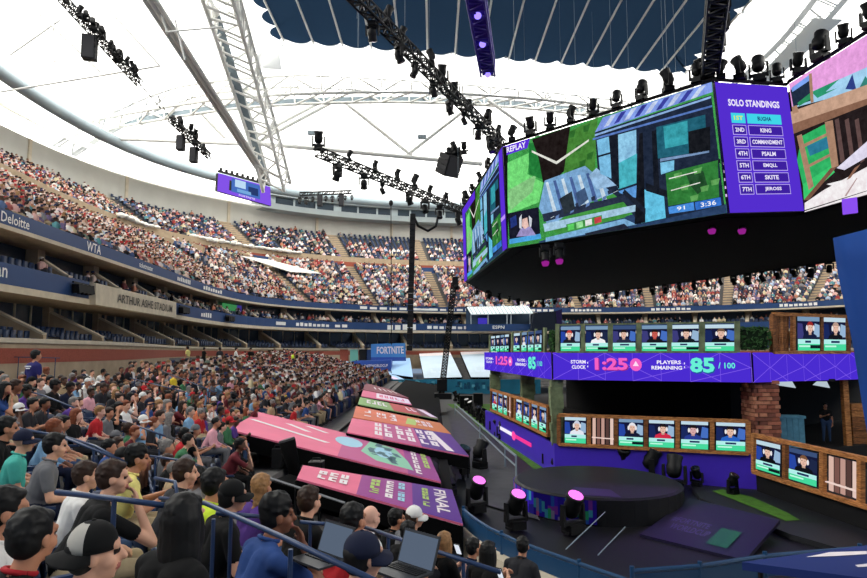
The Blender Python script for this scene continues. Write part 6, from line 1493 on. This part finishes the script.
# phones and laptops
def laptop(px, py, d, rz, label):
    p = U(px, py, d); t = thing('laptop', label, 'laptop', p, rz); DK = mat('laptop_grey', (60, 62, 66), .4, metal=.4)
    q = M(); q.box((0, 0, 0), (.34, .24, .016), DK); link('base', q.mesh('base'), t)
    q = M(); 
    for i in range(10):
        for j in range(4): q.box((-.13 + i * .029, -.0 + j * .026, .011), (.024, .021, .006), BLACK)
    k_ = link('keyboard', q.mesh('keyboard'), t); k_['kind'] = 'stuff'
    R_ = Matrix.Rotation(-.35, 3, 'X'); q = M(); q.box(Vector((0, .12, 0)) + R_ @ Vector((0, 0, .115)), (.34, .01, .23), DK, R_); l = link('lid', q.mesh('lid'), t)
    q = M(); q.box(Vector((0, .113, 0)) + R_ @ Vector((0, 0, .115)), (.315, .003, .2), emis((96, 110, 130), .8), R_); link('display', q.mesh('display'), l); return t
laptop(318, 560, 4.6, -.75, 'open laptop with lit display left of the navy cap man')
laptop(402, 572, 4.3, -.75, 'open laptop at the bottom edge right of the navy cap man')
# ---------------------------------------------------------------- crowd seats of the lower stand
PAL = ['white', 'black', 'grey', 'charcoal', 'navy', 'blue', 'sky', 'red', 'maroon', 'black', 'white', 'tan', 'green', 'black', 'purple', 'pink', 'charcoal', 'charcoal', 'black', 'navy', 'grey', 'white', 'black', 'grey']
poses = [pk('sit', 'lap', yaw=-.3, lean=.1), pk('sit', 'lap', yaw=-.5, lean=.18, shorts=True), pk('sit', ('lap', 'chin'), yaw=-.2, lean=.22), pk('sit', 'phone', yaw=-.4, lean=.12), pk('sit', 'cross', yaw=-.3, lean=.02), pk('sit', 'rest', yaw=-.1, lean=-.04, shorts=True), pk('sit', 'lap', yaw=.2, lean=.14, bare=False, sleeve=1.0), pk('sit', ('rest', 'head'), yaw=-.4, lean=.08)]
MID = [body_mesh('m%d' % i, .03, *a[0], **a[1]) for i, a in enumerate(poses)]
STANDM = [body_mesh('s%d' % i, .03, *a[0], **a[1]) for i, a in enumerate((pk('stand', 'side', yaw=-.2), pk('stand', 'cross', yaw=.3), pk('stand', ('side', 'phone'), yaw=0)))]
cand = []
BP = [[Vector((p.x, p.y)) for p in b] for b in BANNERS]
AISLE_T = (26.5, 40, 54, 68)
for k in range(25):
    pts = [Vector((EDA[i, 0] + ENA[i, 0] * (.3 + k * PITCHR + .42), EDA[i, 1] + ENA[i, 1] * (.3 + k * PITCHR + .42))) for i in range(NE)]
    line, st = resample(pts, .6)
    for p in line:
        if p.y < 3.5: continue
        i, d = nearest(p.x, p.y)
        if p.x < at(0, 0).x - 6: continue
        z = zrow(EDA[i, 1], k * PITCHR); h = (p.x, p.y, z + 1.2); a, b = proj(h)
        if not (-70 < a < 940): continue
        if p.y > 20 and any(abs(p.y - t) < .5 for t in AISLE_T): continue
        # left wall of the bowl
        if (at(s_of_px(max(-100, a), 0), 0) if False else None): pass
        cand.append((p.x, p.y, z, k, i, a, b))
# keep inside the concourse wall
wallx = np.array([(q_.x, q_.y) for q_ in PATH]); 
def behind_wall(x, y):
    j = int(np.argmin((wallx[:, 0] - x) ** 2 + (wallx[:, 1] - y) ** 2)); return (x - PATH[j].x) * NORM[j].x + (y - PATH[j].y) * NORM[j].y > (woff(y) if x < 0 else -.35) - .8
keep = []
for c in cand:
    x, y = c[0], c[1]
    if behind_wall(x, y): continue
    if nearest(x, y)[1] > 14.2 + max(0, y - 20) * .1: continue
    if c[5] > 232 and y < 21.5: continue
    if c[5] > 215 and y < 13: continue
    if any(inpoly(x, y, P) for P in BP): continue
    if y > 17 and x > -5.2 and not (y > 76): continue      # banners and front rows
    if y > 76 and x > -9: continue
    if any((x - a) ** 2 + (y - b) ** 2 < .36 for a, b in near_spots): continue
    keep.append(c)
keep.sort(key=lambda c: c[1])
# ---------------------------------------------------------------- the crowd
SPEC = [ # (px, py, shirt, hair, pose, label)
 (45, 380, 'white', 'black', 0, 'spectator in white sweatshirt sitting high in the left stand'), (24, 372, 'teal', 'black', 0, 'spectator in teal shirt at upper left of the lower stand'), (75, 400, 'white', 'brown', 0, 'spectator in white T-shirt beside a pink shirted one'), (86, 398, 'pink', 'brown', 0, 'spectator in pink shirt beside a white shirted one'),
 (112, 405, 'black', 'black', 7, 'spectator in black raising an arm to the head'), (150, 398, 'grey', 'brown', 4, 'spectator in grey shirt with folded arms'), (191, 405, 'orange', 'light', 0, 'spectator in orange shirt'), (175, 432, 'red', 'black', 0, 'spectator in red shirt low in the left stand'), (152, 416, 'sky', 'brown', 0, 'spectator in pale blue shirt below the grey shirted one'),
 (98, 405, 'grey', 'brown', 0, 'spectator in grey beside the raised arm'), (207, 445, 'maroon', 'black', 2, 'spectator in maroon resting the chin'), (247, 440, 'black', 'red', 2, 'red-haired spectator in black left of the long pink banner'), (122, 385, 'charcoal', 'black', 0, 'spectator in charcoal top in the upper left stand'), (62, 365, 'purple', 'black', 0, 'spectator in purple at the top of the left stand'), (172, 377, 'gold', 'black', 0, 'spectator in golden yellow vest'), (282, 390, 'gold', 'black', 0, 'spectator in bright yellow amid the middle of the crowd'), (289, 390, 'blue', 'black', 0, 'spectator in bright blue next to the bright yellow one'), (293, 412, 'red', 'brown', 0, 'spectator in red just above the long pink banner'), (304, 414, 'blue', 'brown', 0, 'spectator in blue just above the long pink banner')]
skins = ['light', 'tan', 'pink', 'brown', 'light', 'tan', 'dark']; hairc = ['black', 'brown', 'black', 'brown', 'light', 'black', 'grey', 'red']
kinds = ['short', 'short', 'short', 'curly', 'long', 'cap', 'capback', 'bun', 'buzz']
inview = [c for c in keep if -25 < c[5] < 900 and c[6] < 600 and c[1] > 6.6]
occ = []; emptyseat = []
for c in inview:
    (occ if random.random() < (.93 if c[1] > 26 else .8) else emptyseat).append(c)
spec_for = {}
for sidx, sp in enumerate(SPEC):
    j = min(range(len(occ)), key=lambda j: (occ[j][5] - sp[0]) ** 2 + (occ[j][6] - sp[1]) ** 2 + (1e6 if j in spec_for else 0)); spec_for[j] = sp
NOBJ = 262
sel = sorted(set(range(min(NOBJ, len(occ)))) | set(spec_for))
def zone(c):
    a = c[5]
    if c[1] < 11: return 'in the near rows'
    if a < 110: return 'high in the left stand'
    if a < 230: return 'left of the long pink banner'
    return 'above the long pink banner'
plabel = {}
CN = dict(sky='pale blue', neon='neon yellow', gold='golden yellow')
for j in sel:
    c = occ[j]; sp = spec_for.get(j); x, y, z, k, i, a, b = c; n = EN[i]; rz = face_rz(n) + random.uniform(-.15, .15)
    sh = sp[2] if sp else random.choice(PAL); hk = random.choice(kinds); hc = sp[3] if sp else random.choice(hairc)
    if sp: hk = 'short'
    hair = [('under', random.choice(('black', 'brown'))), (hk, random.choice(('black', 'navy', 'white', 'red', 'grey')))] if hk.startswith('cap') else (hk, hc)
    mh = MID[sp[4]] if sp else random.choice(MID)
    hd = 'cap' if hk.startswith('cap') else ('long %s hair' % hc if hk == 'long' else '%s hair' % hc)
    lab = sp[5] if sp else 'seated spectator in %s top with %s %s' % (CN.get(sh, sh), hd, zone(c))
    plabel[j] = lab
    person(Vector((x, y, z)), rz, mh, sh, random.choice(skins), random.choice(['denim', 'black', 'khaki', 'navy', 'charcoal', 'grey']), hair, lab, None if sp else 'spectators ' + zone(c), random.uniform(.92, 1.06))
rest = [c for j, c in enumerate(occ) if j not in set(sel)]
# seats: nearest ones as objects
def szone(c): return 'among the near spectators' if c[1] < 11 else 'in the left part of the lower stand'
ns = 0
pl_ = {occ[j]: plabel[j] for j in sel}
seatc = sorted([occ[j] for j in sel] + emptyseat, key=lambda c: c[1])
for c in seatc[:260]:
    seat(Vector((c[0], c[1], c[2])), face_rz(EN[c[4]]), chair_label(pl_[c]) if c in pl_ else 'empty blue stadium chair ' + szone(c), 'chairs ' + szone(c))
# standing people
CLOTH['staff'] = mat('cloth_staff', (38, 36, 96), .9)
STAND = [(36, 347, 16.5, 'staff', 'black', 0, .75, 'man in dark blue staff T-shirt standing at the left edge', 'short'), (188, 352, 44, 'yellow', 'khaki', 0, 2.6, 'person in pale yellow shirt standing at the head of the stand', 'short'), (204, 353, 46, 'black', 'black', 1, .5, 'person in black standing right of the yellow shirted one', 'short'), (220, 353, 48, 'charcoal', 'black', 0, 1, 'person in charcoal standing by the concourse wall', 'short'), (236, 353, 50, 'white', 'black', 2, 0, 'person in white standing by the concourse wall', 'short'), (251, 353, 54, 'black', 'denim', 0, 2, 'person in black standing in front of the brick strip', 'cap'), (293, 355, 62, 'neon', 'black', 0, 0, 'person in neon vest standing near the far corner', 'short'), (297, 354, 64, 'black', 'black', 1, 0, 'person in black beside the neon vest', 'short'), (312, 357, 62, 'red', 'denim', 0, 0, 'person in red standing left of the white far cover', 'short'), (306, 353, 66, 'navy', 'black', 2, 0, 'person in navy standing near the far corner', 'short')]
for px, py, d, sh, pa, mi, rz, lab, hk in STAND:
    h = U(px, py - 8 if d < 30 else py - 4, d); z = tread(h.x, h.y)[0]
    sc_ = max(.9, min(1.15, (h.z - z) / 1.6)); o = person(Vector((h.x, h.y, z)), rz - 1.2, STANDM[mi], sh, random.choice(skins), pa, (hk, 'black'), lab, None, sc_)
    if sh == 'staff':
        q = M()
        for (x0, x1, z_) in ((-.11, .11, 1.36), (-.06, .07, 1.315)): q.box(((x0 + x1) / 2, -.145, z_), (x1 - x0, .012, .026), WHITE)
        tag(link('shirt_print', q.mesh('shirt_print'), o), kind='stuff')
# stage person and a few on court
h = RF.p(825, 408); h = U(825, 408, h.y + 1.6)
person(Vector((h.x, h.y, -3.9)), math.pi - .3, STANDM[2], 'black', 'tan', 'denim', ('short', 'black'), 'person in black top and jeans standing in the dark stage recess', None, 1.0)
# ---------------------------------------------------------------- far crowd: simple figures, too many to count
def fig(parts):
    V = []; T = []; G = []
    for (c, s_, top, g) in parts:
        b = len(V); 
        for zi, sc_ in ((-1, 1), (1, top)):
            for x, y in ((-1, -1), (1, -1), (1, 1), (-1, 1)): V.append((c[0] + x * s_[0] / 2 * sc_, c[1] + y * s_[1] / 2 * sc_, c[2] + zi * s_[2] / 2)); G.append(g)
        for f in ((4, 5, 6, 7), (0, 1, 5, 4), (1, 2, 6, 5), (2, 3, 7, 6), (3, 0, 4, 7)): T += [(b + f[0], b + f[1], b + f[2]), (b + f[0], b + f[2], b + f[3])]
    return np.array(V), np.array(T), np.array(G)
FIG = fig([((0, .02, .72), (.36, .24, .46), 1.08, 0), ((0, .04, 1.0), (.34, .2, .12), .35, 0), ((-.24, .1, .72), (.1, .2, .34), .8, 0), ((.24, .1, .72), (.1, .2, .34), .8, 0), ((0, .04, 1.13), (.15, .18, .21), .85, 1), ((0, .0, 1.23), (.19, .22, .13), .7, 2), ((-.11, .24, .5), (.15, .5, .14), .9, 3), ((.11, .24, .5), (.15, .5, .14), .9, 3), ((-.11, .44, .25), (.11, .12, .46), 1.1, 3), ((.11, .44, .25), (.11, .12, .46), 1.1, 3), ((0, .3, .62), (.2, .16, .08), .7, 1)])
SEATF = fig([((0, .05, .43), (.44, .4, .06), 1, 0), ((0, -.19, .65), (.44, .06, .44), 1, 0)])
SHC = np.array([lin(c) for c in ((222, 220, 218), (226, 222, 214), (200, 196, 194), (24, 24, 28), (30, 30, 36), (22, 22, 24), (60, 60, 66), (90, 88, 92), (120, 120, 124), (150, 146, 146), (40, 50, 78), (52, 66, 100), (84, 104, 140), (160, 178, 200), (150, 60, 60), (170, 96, 90), (104, 54, 56), (206, 164, 156), (196, 174, 160), (104, 120, 108), (84, 134, 140), (110, 96, 130), (214, 192, 194), (196, 184, 150), (180, 120, 96))])
SKC = np.array([lin(c) for c in ((196, 158, 140), (168, 128, 108), (124, 92, 78), (208, 176, 162), (86, 64, 54))]); HRC = np.array([lin(c) for c in ((24, 20, 20), (40, 30, 26), (70, 50, 38), (130, 100, 70), (200, 196, 190), (30, 40, 70), (150, 40, 44))]); PNC = np.array([lin(c) for c in ((40, 56, 90), (24, 24, 28), (150, 134, 108), (70, 72, 80))])
CROWD = attr_mat('crowd_colours')
def crowd(name, label, spots, cat='crowd'):
    """spots: (x, y, z, heading, scale)"""
    S = np.array(spots); n = len(S)
    V, T, G = FIG; c, s = np.cos(S[:, 3]), np.sin(S[:, 3]); sc_ = S[:, 4][:, None]
    tw = rng.uniform(-.25, .25, n); c, s = np.cos(S[:, 3] + tw), np.sin(S[:, 3] + tw)
    X = (V[None, :, 0] * c[:, None] - V[None, :, 1] * s[:, None]) * sc_ + S[:, 0][:, None]; Y = (V[None, :, 0] * s[:, None] + V[None, :, 1] * c[:, None]) * sc_ + S[:, 1][:, None]; Zz = V[None, :, 2] * sc_ + S[:, 2][:, None]
    VV = np.stack([X, Y, Zz], 2).reshape(-1, 3); TT = (T[None] + (np.arange(n) * len(V))[:, None, None]).reshape(-1, 3)
    pick = [SHC[rng.integers(0, len(SHC), n)], SKC[rng.integers(0, len(SKC), n)], HRC[rng.integers(0, len(HRC), n)], PNC[rng.integers(0, len(PNC), n)]]
    C = np.zeros((n, len(V), 3))
    for g in range(4): C[:, G == g] = pick[g][:, None, :]
    o = link(name, np_mesh(name, VV, TT, C.reshape(-1, 3), CROWD)); return tag(o, label, cat, kind='stuff')
def seats_far(name, label, spots):
    S = np.array(spots); n = len(S); V, T, G = SEATF; c, s = np.cos(S[:, 3]), np.sin(S[:, 3])
    X = V[None, :, 0] * c[:, None] - V[None, :, 1] * s[:, None] + S[:, 0][:, None]; Y = V[None, :, 0] * s[:, None] + V[None, :, 1] * c[:, None] + S[:, 1][:, None]; Zz = V[None, :, 2] + S[:, 2][:, None]
    o = link(name, np_mesh(name, np.stack([X, Y, Zz], 2).reshape(-1, 3), (T[None] + (np.arange(n) * len(V))[:, None, None]).reshape(-1, 3), None, SEATBLUE)); return tag(o, label, 'seats', kind='stuff')
lo = [(c[0], c[1], c[2], face_rz(EN[c[4]]), random.uniform(.92, 1.08)) for c in rest]
crowd('lower_stand_crowd', 'dense crowd of seated spectators farther along the left lower stand', lo)
ks = [c for c in keep if c not in set(seatc[:260])]
seats_far('lower_stand_seats', 'rows of blue seats under the crowd of the left lower stand', [(c[0], c[1], c[2], face_rz(EN[c[4]])) for c in ks])
def tier_spots(T, n0=0, n1=None, dens=.9, sp=.6):
    out = []; st = []
    for k in range(n0, n1 or T['n']):
        off = T['o'] + (k + .4) * T['p']; z = T['z'] + k * T['r']
        for s in np.arange(S0, S1, sp):
            if min(abs(s - a) for a in AISLES) < .8: continue
            p = at(s, off, z); a, b = proj((p.x, p.y, p.z + 1))
            if not (-60 < a < 930) or p.y < 2: continue
            n = dirn(s); rz = face_rz(n)
            d = dens(k, a) if callable(dens) else dens
            st.append((p.x, p.y, p.z, rz))
            if random.random() < d: out.append((p.x + random.uniform(-.08, .08), p.y + random.uniform(-.05, .05), p.z, rz, random.uniform(.95, 1.12)))
    return out, st
a1, b1 = tier_spots(T1, dens=lambda k, a: .93 if a < 330 else (.86 if k < 14 else .7))
def d2f(k, a):
    base = .9 if a < 110 else .86
    if k > 9: base = .75 if a < 60 else .3
    if a > 330: base = .75 if k < 5 else (.4 if k < 8 else .08)
    return base
a2, b2 = tier_spots(T2, dens=d2f)
crowd('middle_tier_crowd', 'dense crowd of spectators filling the middle tier above the blue fascia', a1)
crowd('upper_tier_crowd', 'crowd of spectators in the topmost tier under the roof', a2)
seats_far('middle_tier_seats', 'rows of blue seats of the middle tier', b1); seats_far('upper_tier_seats', 'rows of blue seats of the topmost tier', b2)
sl, ss = [], []
for k in range(3):
    for s in np.arange(S0, S1, .62):
        if min(abs(s - w - 2.4) for w in SUITE_S) < .5: continue
        p = at(s, .1 + (k + .45) * .9, 4.1 + k * .15); a, b = proj(p)
        if -60 < a < 930 and p.y > 2 and k < 2:
            rz = face_rz(dirn(s)); ss.append((p.x, p.y, p.z, rz))
            if random.random() < (.12 if a < 150 else .5): sl.append((p.x, p.y, p.z, rz, 1))
        p = at(s, .1 + (k + .45) * .9, .3 + k * .22)
        if -60 < a < 930 and p.y > 2: ss.append((p.x, p.y, p.z, face_rz(dirn(s))))
crowd('suite_crowd', 'spectators sitting in the open upper suites', sl); seats_far('suite_seats', 'rows of blue seats in the open suites', ss)
for px, py, d, lab in ((458, 549, 7.55, 'lit smartphone held by the light brown haired woman'), (500, 573, 7.4, 'lit smartphone held at the bottom edge by the barrier')):
    t = thing('smartphone', lab, 'phone', U(px, py, d), -.6); q = M(); q.box((0, 0, 0), (.075, .01, .15), BLACK); link('body', q.mesh('body'), t); q = M(); q.box((0, -.007, 0), (.066, .003, .135), emis((220, 226, 236), 1.0)); link('display', q.mesh('display'), t); t.rotation_euler = (.5, 0, -.6)
# ---------------------------------------------------------------- rails in the near stand
def hand_rail(pts, label, posts=(), r=.017, drop=.95):
    P3 = [U(*p) for p in pts]; t = thing('hand_rail', label, 'railing', P3[0]); q = M(); q.tube(P3, r, RAILBLUE, 10); q.build('top_tube', t, smooth=True)
    for u in posts:
        p = P3[0].lerp(P3[-1], u); z = max(tread(p.x, p.y)[0], p.z - 1.2); rod('post', (p.x, p.y, z), p, r * .9, RAILBLUE, t)
    return t
hand_rail([(56, 492, 3.9), (118, 499, 3.8), (176, 507, 3.7)], 'blue handrail passing behind the backwards-cap man', (.5,))
hand_rail([(160, 498, 5.6), (205, 503, 4.6), (280, 536, 3.9), (390, 588, 3.2)], 'long blue handrail running down to the bottom edge', (.35, .7))
hand_rail([(216, 513, 4.9), (265, 517, 5.1)], 'short blue rail behind the blue shirted man', (.3,))
hand_rail([(300, 522, 5.6), (352, 526, 5.6)], 'short blue rail left of the red shirted person', (.2,))
hand_rail([(352, 523, 6.0), (420, 546, 5.2), (500, 572, 4.6)], 'blue handrail below the white cap man', (.3, .8))
hand_rail([(155, 478, 6.2), (175, 482, 5.9), (178, 500, 5.7)], 'bent blue rail beside the long-haired woman', ())
hand_rail([(0, 425, 9), (60, 436, 8.2), (128, 463, 7.2)], 'blue rail crossing the crowd at left', (.5, .95))
hand_rail([(18, 388, 14), (45, 396, 13.2), (85, 412, 12)], 'blue rail below the white sweatshirt', (.5,))
hand_rail([(150, 456, 9), (185, 461, 9), (210, 470, 8.6)], 'blue rail above the neon yellow shirt', (.1, .9))
hand_rail([(66, 437, 8.8), (95, 446, 8.3), (125, 462, 7.9)], 'dark blue rail right of the grey T-shirt man', (.5,))
for i, (a, b) in enumerate((((14, 357, 23), (60, 358, 24)), ((130, 378, 22), (185, 392, 19)), ((165, 372, 26), (215, 392, 21)), ((120, 420, 13), (165, 436, 11.5)))):
    hand_rail([a, b], ('rail before the standing staff man', 'upper rail among crowd left of centre', 'rail below the golden yellow vest', 'rail right of the raised arm')[i], (.1, .9))
# camera position: black platform, leaning cylinder, tripod
pc = [hit(x, y, .5) for x, y in ((255, 478), (340, 512), (372, 505), (290, 474))]
t = thing('camera_platform', 'black camera platform edge in front of the nearest banner', 'platform', pc[1] - Vector((0, 0, .5)))
q = M(); q.slab([hit(270, 481, .4), hit(470, 540, .3), hit(472, 531, .3), hit(290, 474, .45)], (0, 0, -1), .35, BLACKCLOTH); q.build('deck', t)
q = M(); a, b = hit(270, 478, .75), hit(345, 503, .75); q.tube([a, b], .025, mat('rail_steel', (120, 122, 126), .4, metal=.6)); q.build('rail', t)
p0 = hit(298, 492, 0); dz = p0.y
t = thing('covered_camera', 'tall black padded cylinder leaning at the end of the long pink banner', 'camera', p0)
q = M(); a, b = U(297, 481, dz), U(287, 441, dz); q.tube([a, a.lerp(b, .5), b], .13, BLACKCLOTH, 16, .21); q.build('padded_cover', t, smooth=True)
q = M(); q.tube([b, b + (b - a).normalized() * .05], .21, mat('rim_grey', (42, 42, 46), .5), 16, .19); q.build('rim', t)
for e in (-.35, 0, .35): rod('tripod_leg', p0 + Vector((e, .2 * abs(e), 0)), a + Vector((0, 0, .25)), .025, BLACK, t)
for i, (px, py, w) in enumerate(((278, 470, 10), (316, 484, 14))):
    p = hit(px, py, 0); t = thing('equipment_bag', '%s black equipment case on the camera platform' % ('smaller', 'larger')[i], 'case', p); k = p.y / F
    q = M(); q.box(p + Vector((0, 0, .35)), (w * k, .4, .5), BLACK); q.build('body', t); q = M(); q.tube([p + Vector((-.12, 0, .6)), p + Vector((-.1, 0, .68)), p + Vector((.1, 0, .68)), p + Vector((.12, 0, .6))], .015, BLACK); q.build('handle', t)
